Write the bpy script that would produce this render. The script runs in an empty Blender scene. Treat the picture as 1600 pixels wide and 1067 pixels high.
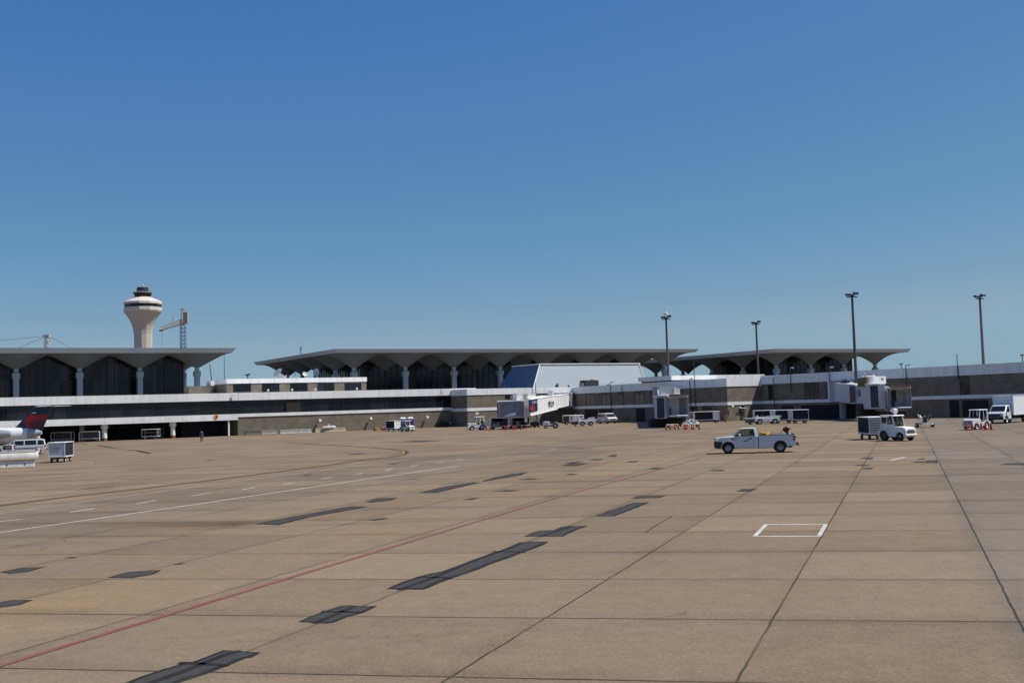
import bpy, bmesh, math, random
from mathutils import Vector, Matrix
random.seed(7)
SC = bpy.context.scene
COL = SC.collection
R = math.radians

# ---------------------------------------------------------------- camera
F_PX, PW, PH = 1700.0, 1600.0, 1067.0          # focal length in photo pixels, photo size
CAM_H, ROLL, HOR_Y, HOR_K = 3.85, math.atan(.0315), 635.3, .0315
PITCH = math.atan((HOR_Y - PH / 2) / F_PX * math.cos(ROLL))
CAMPOS = Vector((0, 0, CAM_H))
_f = Vector((0, math.cos(PITCH), math.sin(PITCH)))
_u = Vector((0, -math.sin(PITCH), math.cos(PITCH)))
_r = Vector((1, 0, 0))
CR = _r * math.cos(ROLL) - _u * math.sin(ROLL)
CU = _r * math.sin(ROLL) + _u * math.cos(ROLL)
CF = _f
cd = bpy.data.cameras.new('camera')
cam = bpy.data.objects.new('camera', cd)
COL.objects.link(cam)
cd.sensor_width = 36.0
cd.lens = 36.0 * F_PX / PW
cd.clip_start, cd.clip_end = .5, 20000
m = Matrix.Identity(4)
for i, v in enumerate((CR, CU, -CF)):
    for k in range(3):
        m[k][i] = v[k]
m.translation = CAMPOS
cam.matrix_world = m
SC.camera = cam

# ---------------------------------------------------------------- sky, sun, exposure
SUN = Vector((.68, -.02, 1.0)).normalized()
SUN_EL = math.asin(SUN.z)
SUN_AZ = math.atan2(SUN.x, SUN.y)              # clockwise from +Y
W = bpy.data.worlds.new("World")
SC.world = W
W.use_nodes = True
nt = W.node_tree
bg = nt.nodes['Background']
sky = nt.nodes.new('ShaderNodeTexSky')
sky.sky_type = 'NISHITA'
sky.sun_disc = False
sky.sun_elevation = SUN_EL
sky.sun_rotation = SUN_AZ
sky.altitude = 0
sky.air_density = .7
sky.dust_density = .5
sky.ozone_density = 6.0
SKY_S = .12
bg.inputs[1].default_value = SKY_S
# deep polarised blue: a little less red overhead, paler at the horizon
_sp = nt.nodes.new('ShaderNodeSeparateColor'); _cb = nt.nodes.new('ShaderNodeCombineColor')
nt.links.new(sky.outputs[0], _sp.inputs[0])
for _i, (_gam, _gain, _top) in enumerate(((1.2, .93, .26), (.75, .625, .4), (.2, .535, .53))):
    _m = []
    for _op, _v in (('MULTIPLY', SKY_S), ('POWER', _gam), ('MULTIPLY', _gain), ('MINIMUM', _top), ('DIVIDE', SKY_S)):
        _k = nt.nodes.new('ShaderNodeMath'); _k.operation = _op; _k.inputs[1].default_value = _v
        nt.links.new(_m[-1].outputs[0] if _m else _sp.outputs[_i], _k.inputs[0]); _m.append(_k)
    nt.links.new(_m[-1].outputs[0], _cb.inputs[_i])
nt.links.new(_cb.outputs[0], bg.inputs[0])
sd = bpy.data.lights.new('sun', 'SUN')
sd.energy = 5.0
sd.angle = R(.53)
sd.color = (1, .955, .88)
sun = bpy.data.objects.new('sun', sd)
COL.objects.link(sun)
sun.rotation_euler = SUN.to_track_quat('Z', 'Y').to_euler()
sun.location = (60, -20, 90)
SC.view_settings.view_transform = 'Standard'
SC.view_settings.look = 'None'
SC.view_settings.exposure = 0.0
SC.view_settings.gamma = 1.0
SC.cycles.max_bounces = 6
SC.cycles.transparent_max_bounces = 8

# ---------------------------------------------------------------- surveying: photo measurements to places on the apron
def ray(px, py):
    return (CF + CR * ((px - PW / 2) / F_PX) + CU * (-(py - PH / 2) / F_PX))
def G(px, py, z=0.0):
    d = ray(px, py)
    return CAMPOS + d * ((z - CAM_H) / d.z)
def HY(px):
    return HOR_Y - HOR_K * (px - 800)
def AT(px, py, Y):
    d = ray(px, py)
    return CAMPOS + d * (Y / d.y)
def GX(px, off):
    """ground point 'off' pixels under the horizon"""
    return G(px, HY(px) + off)

class Frame:
    """local axes: x along a wall (left to right as seen), -y out of the wall, z up"""
    def __init__(s, p, ang):
        s.o = Vector((p.x, p.y, 0)); s.a = ang
        s.x = Vector((math.cos(ang), math.sin(ang), 0)); s.y = Vector((-math.sin(ang), math.cos(ang), 0))
    @staticmethod
    def two(p, q):
        return Frame(p, math.atan2(q.y - p.y, q.x - p.x))
    def loc(s, w):
        v = Vector(w) - s.o
        return Vector((v.dot(s.x), v.dot(s.y), v.z))
    def wld(s, x, y, z=0):
        return s.o + s.x * x + s.y * y + Vector((0, 0, z))
    def hit(s, px, py, y=0.0):
        d = ray(px, py)
        t = (y - (CAMPOS - s.o).dot(s.y)) / d.dot(s.y)
        p = s.loc(CAMPOS + d * t)
        return p.x, p.z

# ---------------------------------------------------------------- materials
MATS = {}
def mat(name, col, rough=.6, metal=0.0, var=0.0, scale=3.0, bump=0.0, spec=.5, streak=False, coat=0.0):
    if name in MATS: return MATS[name]
    mt = bpy.data.materials.new(name); mt.use_nodes = True
    n, l = mt.node_tree.nodes, mt.node_tree.links
    b = n['Principled BSDF']
    b.inputs['Base Color'].default_value = (*col, 1)
    b.inputs['Roughness'].default_value = rough
    b.inputs['Metallic'].default_value = metal
    b.inputs['Specular IOR Level'].default_value = spec
    if coat: b.inputs['Coat Weight'].default_value = coat; b.inputs['Coat Roughness'].default_value = .08
    if var or bump:
        tc = n.new('ShaderNodeTexCoord')
        mp = n.new('ShaderNodeMapping')
        if streak: mp.inputs['Scale'].default_value = (1, 1, .12)
        l.new(tc.outputs['Object'], mp.inputs[0])
        ns = n.new('ShaderNodeTexNoise'); ns.inputs['Scale'].default_value = scale; ns.inputs['Detail'].default_value = 8; ns.inputs['Roughness'].default_value = .65
        l.new(mp.outputs[0], ns.inputs['Vector'])
        if var:
            cr = n.new('ShaderNodeValToRGB')
            cr.color_ramp.elements[0].position = .3; cr.color_ramp.elements[1].position = .72
            cr.color_ramp.elements[0].color = (*[c * (1 - var) for c in col], 1)
            cr.color_ramp.elements[1].color = (*[min(1, c * (1 + var * .7)) for c in col], 1)
            l.new(ns.outputs[0], cr.inputs[0]); l.new(cr.outputs[0], b.inputs['Base Color'])
        if bump:
            bp = n.new('ShaderNodeBump'); bp.inputs['Strength'].default_value = bump; bp.inputs['Distance'].default_value = .05
            l.new(ns.outputs[0], bp.inputs['Height']); l.new(bp.outputs[0], b.inputs['Normal'])
    MATS[name] = mt
    return mt

def brick_mat(name, c1, c2, mortar, sc=1.0):
    mt = bpy.data.materials.new(name); mt.use_nodes = True
    n, l = mt.node_tree.nodes, mt.node_tree.links
    b = n['Principled BSDF']; b.inputs['Roughness'].default_value = .9; b.inputs['Specular IOR Level'].default_value = .15
    tc = n.new('ShaderNodeTexCoord')
    sx = n.new('ShaderNodeSeparateXYZ'); l.new(tc.outputs['Object'], sx.inputs[0])
    ad = n.new('ShaderNodeMath'); ad.operation = 'ADD'; l.new(sx.outputs[0], ad.inputs[0]); l.new(sx.outputs[1], ad.inputs[1])
    cb = n.new('ShaderNodeCombineXYZ'); l.new(ad.outputs[0], cb.inputs[0]); l.new(sx.outputs[2], cb.inputs[1])
    br = n.new('ShaderNodeTexBrick'); l.new(cb.outputs[0], br.inputs['Vector'])
    br.inputs['Scale'].default_value = sc; br.inputs['Brick Width'].default_value = .42; br.inputs['Row Height'].default_value = .2
    br.inputs['Mortar Size'].default_value = .018
    br.inputs['Color1'].default_value = (*c1, 1); br.inputs['Color2'].default_value = (*c2, 1); br.inputs['Mortar'].default_value = (*mortar, 1)
    ns = n.new('ShaderNodeTexNoise'); ns.inputs['Scale'].default_value = .5; ns.inputs['Detail'].default_value = 9; ns.inputs['Roughness'].default_value = .7
    l.new(tc.outputs['Object'], ns.inputs['Vector'])
    mr = n.new('ShaderNodeMapRange'); mr.inputs[1].default_value = .3; mr.inputs[2].default_value = .7; mr.inputs[3].default_value = .7; mr.inputs[4].default_value = 1.22
    l.new(ns.outputs[0], mr.inputs[0])
    mx = n.new('ShaderNodeVectorMath'); mx.operation = 'SCALE'; l.new(br.outputs[0], mx.inputs[0]); l.new(mr.outputs[0], mx.inputs['Scale'])
    l.new(mx.outputs[0], b.inputs['Base Color'])
    MATS[name] = mt
    return mt

def ribbed_mat(name, col, period, depth=.5, rough=.5):
    """sheet with real ribs felt through a bump (fine corrugation far away)"""
    mt = bpy.data.materials.new(name); mt.use_nodes = True
    n, l = mt.node_tree.nodes, mt.node_tree.links
    b = n['Principled BSDF']; b.inputs['Roughness'].default_value = rough; b.inputs['Base Color'].default_value = (*col, 1)
    tc = n.new('ShaderNodeTexCoord')
    wv = n.new('ShaderNodeTexWave'); wv.bands_direction = 'X'; wv.inputs['Scale'].default_value = 1 / period / 3.1416 * 1.0
    l.new(tc.outputs['Object'], wv.inputs['Vector'])
    bp = n.new('ShaderNodeBump'); bp.inputs['Strength'].default_value = depth; bp.inputs['Distance'].default_value = .1
    l.new(wv.outputs['Fac'], bp.inputs['Height']); l.new(bp.outputs[0], b.inputs['Normal'])
    MATS[name] = mt
    return mt

def glass_mat(name, tint=(.55, .62, .6), clear=.6):
    mt = bpy.data.materials.new(name); mt.use_nodes = True
    n, l = mt.node_tree.nodes, mt.node_tree.links
    b = n['Principled BSDF']; out = n['Material Output']
    b.inputs['Base Color'].default_value = (.01, .013, .014, 1); b.inputs['Roughness'].default_value = .06
    tr = n.new('ShaderNodeBsdfTransparent'); tr.inputs[0].default_value = (*tint, 1)
    mx = n.new('ShaderNodeMixShader'); mx.inputs[0].default_value = clear
    l.new(b.outputs[0], mx.inputs[1]); l.new(tr.outputs[0], mx.inputs[2]); l.new(mx.outputs[0], out.inputs[0])
    MATS[name] = mt
    return mt

white = mat('painted white', (.8, .8, .79), .55, var=.1, scale=.8, streak=True)
def panel_mat(name, col, width):
    """painted metal panels: every panel a touch different, thin dark joints, rain streaks"""
    mt = bpy.data.materials.new(name); mt.use_nodes = True
    n, l = mt.node_tree.nodes, mt.node_tree.links
    b = n['Principled BSDF']; b.inputs['Roughness'].default_value = .6
    tc = n.new('ShaderNodeTexCoord'); sx = n.new('ShaderNodeSeparateXYZ'); l.new(tc.outputs['Object'], sx.inputs[0])
    ad = n.new('ShaderNodeMath'); ad.operation = 'ADD'; l.new(sx.outputs[0], ad.inputs[0]); l.new(sx.outputs[1], ad.inputs[1])
    cb = n.new('ShaderNodeCombineXYZ'); l.new(ad.outputs[0], cb.inputs[0]); cb.inputs[1].default_value = 20
    br = n.new('ShaderNodeTexBrick'); l.new(cb.outputs[0], br.inputs['Vector']); br.offset = 0
    br.inputs['Scale'].default_value = 1; br.inputs['Brick Width'].default_value = width; br.inputs['Row Height'].default_value = 50; br.inputs['Mortar Size'].default_value = .03
    br.inputs['Color1'].default_value = (*col, 1); br.inputs['Color2'].default_value = (*[c * .9 for c in col], 1); br.inputs['Mortar'].default_value = (*[c * .5 for c in col], 1)
    mp = n.new('ShaderNodeMapping'); mp.inputs['Scale'].default_value = (1, 1, .08); l.new(tc.outputs['Object'], mp.inputs[0])
    ns = n.new('ShaderNodeTexNoise'); ns.inputs['Scale'].default_value = 1.2; ns.inputs['Detail'].default_value = 9; ns.inputs['Roughness'].default_value = .7; l.new(mp.outputs[0], ns.inputs['Vector'])
    mr = n.new('ShaderNodeMapRange'); mr.inputs[1].default_value = .3; mr.inputs[2].default_value = .6; mr.inputs[3].default_value = .86; mr.inputs[4].default_value = 1.03; l.new(ns.outputs[0], mr.inputs[0])
    mx = n.new('ShaderNodeVectorMath'); mx.operation = 'SCALE'; l.new(br.outputs[0], mx.inputs[0]); l.new(mr.outputs[0], mx.inputs['Scale']); l.new(mx.outputs[0], b.inputs['Base Color'])
    MATS[name] = mt
    return mt
fascia_m = panel_mat('white fascia panels', (.8, .795, .78), 4.9)
brick = brick_mat('tan brick', (.195, .165, .125), (.16, .135, .105), (.2, .175, .14), .55)
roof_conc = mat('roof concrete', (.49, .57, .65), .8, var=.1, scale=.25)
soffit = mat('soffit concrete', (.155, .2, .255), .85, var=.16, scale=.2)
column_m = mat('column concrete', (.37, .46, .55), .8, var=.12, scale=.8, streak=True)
def pane_glass(name, base, light, pw, ph, rough=.1, spec=.35):
    """glazing whose panes differ a little: uneven reflection put into the pane colour, slightly turned sheets"""
    mt = bpy.data.materials.new(name); mt.use_nodes = True
    n, l = mt.node_tree.nodes, mt.node_tree.links
    b = n['Principled BSDF']; b.inputs['Roughness'].default_value = rough; b.inputs['Specular IOR Level'].default_value = spec
    tc = n.new('ShaderNodeTexCoord'); sx = n.new('ShaderNodeSeparateXYZ'); l.new(tc.outputs['Object'], sx.inputs[0])
    ad = n.new('ShaderNodeMath'); ad.operation = 'ADD'; l.new(sx.outputs[0], ad.inputs[0]); l.new(sx.outputs[1], ad.inputs[1])
    cb = n.new('ShaderNodeCombineXYZ')
    for src, d, i in ((ad.outputs[0], pw, 0), (sx.outputs[2], ph, 1)):
        q = n.new('ShaderNodeMath'); q.operation = 'DIVIDE'; q.inputs[1].default_value = d; l.new(src, q.inputs[0])
        f = n.new('ShaderNodeMath'); f.operation = 'FLOOR'; l.new(q.outputs[0], f.inputs[0]); l.new(f.outputs[0], cb.inputs[i])
    wn = n.new('ShaderNodeTexWhiteNoise'); wn.noise_dimensions = '2D'; l.new(cb.outputs[0], wn.inputs['Vector'])
    cr = n.new('ShaderNodeValToRGB'); cr.color_ramp.elements[0].position = .45; cr.color_ramp.elements[1].position = 1.0
    cr.color_ramp.elements[0].color = (*base, 1); cr.color_ramp.elements[1].color = (*light, 1)
    l.new(wn.outputs['Value'], cr.inputs[0]); l.new(cr.outputs[0], b.inputs['Base Color'])
    ns = n.new('ShaderNodeTexNoise'); ns.inputs['Scale'].default_value = .6; l.new(tc.outputs['Object'], ns.inputs['Vector'])
    bp = n.new('ShaderNodeBump'); bp.inputs['Strength'].default_value = .05; bp.inputs['Distance'].default_value = .2; l.new(ns.outputs[0], bp.inputs['Height']); l.new(bp.outputs[0], b.inputs['Normal'])
    MATS[name] = mt
    return mt
dark_glass = pane_glass('dark window glass', (.008, .01, .014), (.02, .024, .03), 1.9, 4.0, .12)
inner_glass = pane_glass('hall glass', (.007, .01, .016), (.045, .052, .06), 1.905, 3.4, .12, .3)
mullion_m = mat('dark mullion', (.014, .016, .02), .5)
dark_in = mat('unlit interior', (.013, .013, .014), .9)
grey_in = mat('grey interior wall', (.12, .12, .12), .9, var=.2)
frame_blk = mat('black frame', (.02, .02, .022), .5)
rubber = mat('tyre rubber', (.018, .018, .019), .85, var=.2, scale=9)
rim_m = mat('wheel steel', (.55, .56, .57), .4, metal=.3)
blk = mat('black plastic', (.015, .015, .017), .55)
grime = mat('undercarriage', (.02, .019, .018), .9, var=.3, scale=4)
car_white = mat('white car paint', (.56, .57, .58), .35, coat=.2, var=.05, scale=2)
gse_white = mat('white equipment paint', (.74, .74, .72), .5, var=.2, scale=1.6, streak=True)
gse_grey = mat('grey equipment paint', (.33, .35, .37), .55, var=.2, scale=1.6)
navy = mat('navy paint', (.007, .017, .06), .4)
navy_cloth = mat('navy curtain', (.007, .011, .024), .85, var=.3, scale=3)
blue_edge = mat('blue panel', (.02, .06, .2), .5)
toilet_blue = mat('toilet blue plastic', (.012, .045, .22), .5, var=.1)
red_m = mat('emblem red', (.5, .012, .02), .4)
red_dk = mat('emblem dark red', (.27, .007, .014), .4)
orange = mat('cone orange', (.5, .035, .018), .6, var=.1, scale=6)
yellow = mat('equipment yellow', (.7, .4, .03), .5, var=.15)
rust = mat('rusty bellows', (.2, .09, .05), .9, var=.4, scale=3)
lens_red = mat('tail lamp red', (.25, .008, .01), .25)
lens_clear = mat('headlamp glass', (.5, .52, .55), .15)
steel = mat('galvanised steel', (.42, .43, .44), .45, metal=.5, var=.15)
pole_brown = mat('weathered pole', (.085, .08, .075), .6, var=.25, scale=.6, streak=True)
lamp_dark = mat('lamp housing', (.03, .035, .045), .5)
tower_conc = mat('tower concrete', (.5, .45, .395), .85, var=.06, scale=.12)
tower_white = mat('tower panel', (.6, .55, .49), .8, var=.04, scale=.2)
crane_blue = mat('crane blue', (.045, .1, .19), .5)
crane_pale = mat('crane pale grey', (.45, .43, .4), .6)
skin_m = mat('skin', (.3, .17, .11), .6)
cloth_navy = mat('navy workwear', (.012, .02, .06), .9)
cloth_blk = mat('dark clothing', (.015, .014, .014), .9)
hair_m = mat('dark hair', (.012, .009, .007), .8)
see_glass = glass_mat('car window glass', (.62, .7, .64), .72)
tint_glass = mat('tinted car glass', (.012, .016, .018), .06, spec=.5)
clad = ribbed_mat('ribbed blue cladding', (.36, .41, .45), .6, .5, .5)
clad_shaded = mat('shade blue cladding', (.1, .135, .18), .5, var=.1, scale=.4)  # cladding of the left face, darkened to paint in its shade
old_conc = mat('barrier concrete', (.36, .35, .32), .9, var=.3, scale=1.5, bump=.2)
old_conc2 = mat('yellowed barrier', (.42, .36, .24), .9, var=.25, scale=1.5, bump=.2)
barrier_white = mat('scuffed white barrier', (.66, .66, .63), .7, var=.3, scale=1.8, bump=.1)

# ---------------------------------------------------------------- mesh building
class MB:
    def __init__(s): s.bm = bmesh.new(); s.m = 0
    def mi(s, m): s.m = m; return s
    def _f(s, vs):
        try:
            f = s.bm.faces.new(vs); f.material_index = s.m; return f
        except ValueError: return None
    def quad(s, *pts):
        return s._f([s.bm.verts.new(p) for p in pts])
    def box(s, x0, x1, y0, y1, z0, z1):
        v = [s.bm.verts.new(p) for p in ((x0, y0, z0), (x1, y0, z0), (x1, y1, z0), (x0, y1, z0), (x0, y0, z1), (x1, y0, z1), (x1, y1, z1), (x0, y1, z1))]
        for q in ((3, 2, 1, 0), (4, 5, 6, 7), (0, 1, 5, 4), (1, 2, 6, 5), (2, 3, 7, 6), (3, 0, 4, 7)):
            s._f([v[i] for i in q])
        return s
    def hexa(s, a, b):
        """two loops of equal length joined, both ends capped"""
        va = [s.bm.verts.new(p) for p in a]; vb = [s.bm.verts.new(p) for p in b]; n = len(va)
        s._f(va[::-1]); s._f(vb)
        for i in range(n):
            j = (i + 1) % n; s._f([va[i], va[j], vb[j], vb[i]])
        return s
    def prism(s, prof, y0, y1, top=None):
        """profile in x,z pushed along y"""
        return s.hexa([(x, y0, z) for x, z in prof], [(x, y1, z) for x, z in prof])
    def loops(s, L, cap=True):
        V = [[s.bm.verts.new(p) for p in lp] for lp in L]; n = len(V[0])
        for a, b in zip(V[:-1], V[1:]):
            for i in range(n):
                j = (i + 1) % n; s._f([a[i], a[j], b[j], b[i]])
        if cap: s._f(V[0][::-1]); s._f(V[-1])
        return s
    def lathe(s, prof, n=24, c=(0, 0), cap=True, rot=0.0):
        L = []
        for r, z in prof:
            lp = []
            for i in range(n):
                a = 2 * math.pi * i / n + rot
                p = (c[0] + r * math.cos(a), c[1] + r * math.sin(a), z)
                lp.append(p)
            L.append(lp)
        return s.loops(L, cap)
    def tube(s, p, q, r0, r1=None, n=8):
        r1 = r0 if r1 is None else r1
        p, q = Vector(p), Vector(q); d = q - p
        if d.length < 1e-6: return s
        k = d.to_track_quat('Z', 'Y'); L = []
        for c, r in ((p, r0), (q, r1)):
            L.append([c + k @ Vector((r * math.cos(2 * math.pi * i / n), r * math.sin(2 * math.pi * i / n), 0)) for i in range(n)])
        return s.loops(L)
    def bar(s, p, q, w):
        return s.tube(p, q, w * .7071, n=4)
    def path(s, pts, r, n=6):
        for a, b in zip(pts[:-1], pts[1:]): s.tube(a, b, r, n=n)
        return s
    def warp(s, fn):
        for v in s.bm.verts: v.co = Vector(fn(v.co))
        return s
    def build(s, name, mats, parent=None, loc=None, rz=0.0, smooth=None, bevel=0.0, seg=1):
        bmesh.ops.recalc_face_normals(s.bm, faces=s.bm.faces[:])
        me = bpy.data.meshes.new(name); s.bm.to_mesh(me); s.bm.free()
        for mt in (mats if isinstance(mats, (list, tuple)) else [mats]): me.materials.append(mt)
        if smooth:
            me.polygons.foreach_set('use_smooth', [True] * len(me.polygons))
            me.set_sharp_from_angle(angle=R(smooth))
        o = bpy.data.objects.new(name, me); COL.objects.link(o)
        if parent: o.parent = parent
        if loc is not None: o.location = loc
        o.rotation_euler.z = rz
        if bevel:
            b = o.modifiers.new('bevel', 'BEVEL'); b.width = bevel; b.segments = seg; b.limit_method = 'ANGLE'; b.angle_limit = R(35)
        return o

def tag(o, label, cat, group=None):
    o['label'] = label; o['category'] = cat
    if group: o['group'] = group
    return o
def struct(o):
    o['kind'] = 'structure'; return o
def thing(name, label, cat, loc=(0, 0, 0), rz=0.0, group=None):
    o = bpy.data.objects.new(name, None); COL.objects.link(o)
    o.location = loc; o.rotation_euler.z = rz; o.empty_display_size = .3
    return tag(o, label, cat, group)
def kids(o): return [c for c in bpy.data.objects if c.parent is o]
def dup(root, loc, rz, label, group=None):
    """a copy of a thing with copies of its parts and sub-parts"""
    def cp(o, par):
        c = o.copy(); COL.objects.link(c)
        if par: c.parent = par
        for ch in kids(o): cp(ch, c)
        return c
    r = cp(root, None); r.location = loc; r.rotation_euler = (0, 0, rz); r['label'] = label
    if group: r['group'] = group
    return r
def lettering(name, txt, size, mt, parent, M, ext=.004):
    cu = bpy.data.curves.new(name, 'FONT'); cu.body = txt; cu.size = size; cu.extrude = ext; cu.align_x = 'CENTER'; cu.align_y = 'CENTER'
    t = bpy.data.objects.new('tmp', cu); COL.objects.link(t)
    me = bpy.data.meshes.new_from_object(t.evaluated_get(bpy.context.evaluated_depsgraph_get()))
    bpy.data.objects.remove(t)
    me.materials.clear(); me.materials.append(mt)
    o = bpy.data.objects.new(name, me); COL.objects.link(o); o.parent = parent; o.matrix_local = M
    return o
# ---------------------------------------------------------------- the apron
def ground_material():
    mt = bpy.data.materials.new('concrete apron'); mt.use_nodes = True
    n, l = mt.node_tree.nodes, mt.node_tree.links
    b = n['Principled BSDF']; b.inputs['Roughness'].default_value = .92; b.inputs['Specular IOR Level'].default_value = .12
    geo = n.new('ShaderNodeNewGeometry')
    def M(op, a, c=None, clamp=False):
        k = n.new('ShaderNodeMath'); k.operation = op; k.use_clamp = clamp
        for i, v in enumerate((a, c)):
            if v is None: continue
            if isinstance(v, (int, float)): k.inputs[i].default_value = v
            else: l.new(v, k.inputs[i])
        return k.outputs[0]
    def noise(scale, detail=6, rough=.6, vec=None, stretch=None):
        k = n.new('ShaderNodeTexNoise'); k.inputs['Scale'].default_value = scale; k.inputs['Detail'].default_value = detail; k.inputs['Roughness'].default_value = rough
        src = vec or geo.outputs['Position']
        if stretch:
            mp = n.new('ShaderNodeMapping'); mp.inputs['Rotation'].default_value = (0, 0, stretch[0]); mp.inputs['Scale'].default_value = stretch[1]
            l.new(src, mp.inputs[0]); src = mp.outputs[0]
        l.new(src, k.inputs['Vector']); return k.outputs[0]
    def rng(v, a, c, d=0.0, e=1.0):
        k = n.new('ShaderNodeMapRange'); k.inputs[1].default_value = a; k.inputs[2].default_value = c; k.inputs[3].default_value = d; k.inputs[4].default_value = e
        l.new(v, k.inputs[0]); return k.outputs[0]
    def mix(f, a, c, mode='MIX'):
        k = n.new('ShaderNodeMix'); k.data_type = 'RGBA'; k.blend_type = mode
        if isinstance(f, (int, float)): k.inputs[0].default_value = f
        else: l.new(f, k.inputs[0])
        for i, v in ((6, a), (7, c)):
            if isinstance(v, tuple): k.inputs[i].default_value = (*v, 1)
            else: l.new(v, k.inputs[i])
        return k.outputs[2]
    def dotp(v, off):
        k = n.new('ShaderNodeVectorMath'); k.operation = 'DOT_PRODUCT'; l.new(geo.outputs['Position'], k.inputs[0]); k.inputs[1].default_value = v
        return M('SUBTRACT', k.outputs['Value'], off)
    # slab grid from the joints in the picture
    p1, p2 = G(1235, 920), G(1308, 796)
    d1 = Vector((p2.x - p1.x, p2.y - p1.y, 0)).normalized()
    q1, q2 = G(870, 905.3), G(1562, 906)
    d2 = Vector((q2.x - q1.x, q2.y - q1.y, 0)).normalized()
    n1 = Vector((d1.y, -d1.x, 0)); n2 = Vector((-d2.y, d2.x, 0))
    if n2.dot(d1) < 0: n2 = -n2
    w = abs((G(1562, 905) - p1).dot(n1)); w = (w + abs((G(1020, 862) - p1).dot(n1))) / 2
    L = abs((G(1268, 861.5) - G(1207, 968.5)).dot(n2)) / 2
    wob = M('MULTIPLY', M('SUBTRACT', noise(1.3, 4), .5), .07)
    def joints(nv, org, per, width, soft):
        t = M('DIVIDE', M('ADD', dotp(tuple(nv), org.dot(nv)), wob), per)
        fr = M('ABSOLUTE', M('SUBTRACT', M('SUBTRACT', t, M('FLOOR', t)), .5))
        dist = M('MULTIPLY', M('SUBTRACT', .5, fr), per)       # metres to the nearest joint
        return t, dist, M('SUBTRACT', 1.0, rng(dist, width * .5, width), True)
    t1, dist1, j1 = joints(n1, p1, w, .03, .3)
    t2, dist2, j2 = joints(n2, G(1243, 905), L, .045, .3)
    gap1 = rng(noise(.11, 3), .36, .5); gap2 = rng(noise(.16, 3, vec=None), .3, .5, .55, 1)
    jm = M('MAXIMUM', M('MULTIPLY', j1, M('ADD', M('MULTIPLY', gap1, .5), .5)), M('MULTIPLY', j2, gap2))
    # slab to slab tint
    cb = n.new('ShaderNodeCombineXYZ'); l.new(M('FLOOR', M('ADD', t1, .5)), cb.inputs[0]); l.new(M('FLOOR', M('ADD', t2, .5)), cb.inputs[1])
    cbo = n.new('ShaderNodeCombineXYZ'); l.new(M('FLOOR', t1), cbo.inputs[0]); l.new(M('FLOOR', t2), cbo.inputs[1])
    wn = n.new('ShaderNodeTexWhiteNoise'); wn.noise_dimensions = '2D'; l.new(cbo.outputs[0], wn.inputs['Vector'])
    ang = math.atan2(d2.y, d2.x)
    big = noise(.018, 4, .5)
    mid = noise(.09, 8, .65, stretch=(-ang, (.45, 1.3, 1)))
    fine = noise(1.1, 10, .75)
    grain = noise(16, 8, .85); grain2 = noise(3.6, 6, .8)
    c = mix(rng(big, .36, .64), (.234, .172, .112), (.216, .167, .115))
    c = mix(M('MULTIPLY', rng(mid, .42, .68), .46), c, (.268, .183, .105))
    c = mix(M('MULTIPLY', rng(noise(.22, 7, .7, stretch=(-ang, (.5, 1.4, 1))), .55, .75), .5), c, (.275, .19, .1))
    c = mix(M('MULTIPLY', rng(noise(.05, 6, .7, stretch=(.3, (1, .6, 1))), .52, .72), .5), c, (.17, .142, .112))
    # greyer slabs towards the right edge, a greyer lane at the left
    gx = rng(dotp(tuple(n1), (G(1475, 760) - Vector((0, 0, 0))).dot(n1)), -.3, .3)
    c = mix(M('MULTIPLY', gx, .65), c, (.185, .158, .128))
    la, lb = G(0, 832), G(715, 728)
    ld = Vector((lb.x - la.x, lb.y - la.y, 0)).normalized(); ln = Vector((-ld.y, ld.x, 0))
    if ln.y < 0: ln = -ln
    lane = M('MULTIPLY', rng(dotp(tuple(ln), la.dot(ln)), -16, -8), M('SUBTRACT', 1.0, rng(dotp(tuple(ln), la.dot(ln)), 7, 9), True))
    c = mix(M('MULTIPLY', lane, .5), c, (.175, .145, .112))
    # rusty ground between the lane and the red line, and a brown run-off stain
    ra_, rb_ = G(0, 1040), G(1095, 716); rd = (rb_ - ra_).normalized(); rn = Vector((-rd.y, rd.x, 0))
    if rn.x > 0: rn = -rn
    dr = dotp(tuple(rn), ra_.dot(rn))
    zone = M('MULTIPLY', rng(dr, .3, 2.5), M('SUBTRACT', 1.0, rng(dr, 9, 14), True))
    rusty = M('MULTIPLY', zone, rng(noise(.13, 7, .65, stretch=(-ang, (.6, 1.3, 1))), .36, .62))
    c = mix(M('MULTIPLY', rusty, .6), c, (.285, .188, .095))
    far = M('MULTIPLY', rng(dotp((0, 1, 0), 0), 75, 110), rng(noise(.06, 6, .65, stretch=(-ang, (.5, 1.3, 1))), .4, .66))
    c = mix(M('MULTIPLY', far, .38), c, (.25, .175, .11))
    e0, e1 = G(402, 819), G(90, 818)
    ed = (e1 - e0); EL = ed.length; ed.normalize(); en = Vector((-ed.y, ed.x, 0))
    ex = dotp(tuple(ed), e0.dot(ed)); ey = M('ABSOLUTE', M('ADD', dotp(tuple(en), e0.dot(en)), M('MULTIPLY', M('SUBTRACT', noise(.3, 4), .5), 1.6)))
    stain = M('MULTIPLY', M('MULTIPLY', rng(ex, -.4, .8), M('SUBTRACT', 1.0, rng(ex, .5, EL), True)), M('SUBTRACT', 1.0, rng(ey, .3, 1.7), True))
    c = mix(M('MULTIPLY', stain, .8), c, (.095, .058, .03))
    val = M('ADD', M('MULTIPLY', rng(fine, .25, .75, -.14, .14), 1.0), M('ADD', rng(grain, .35, .65, -.34, .34), rng(grain2, .3, .7, -.12, .12)))
    val = M('ADD', val, M('MULTIPLY', M('SUBTRACT', wn.outputs['Value'], .5), .26))
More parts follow.
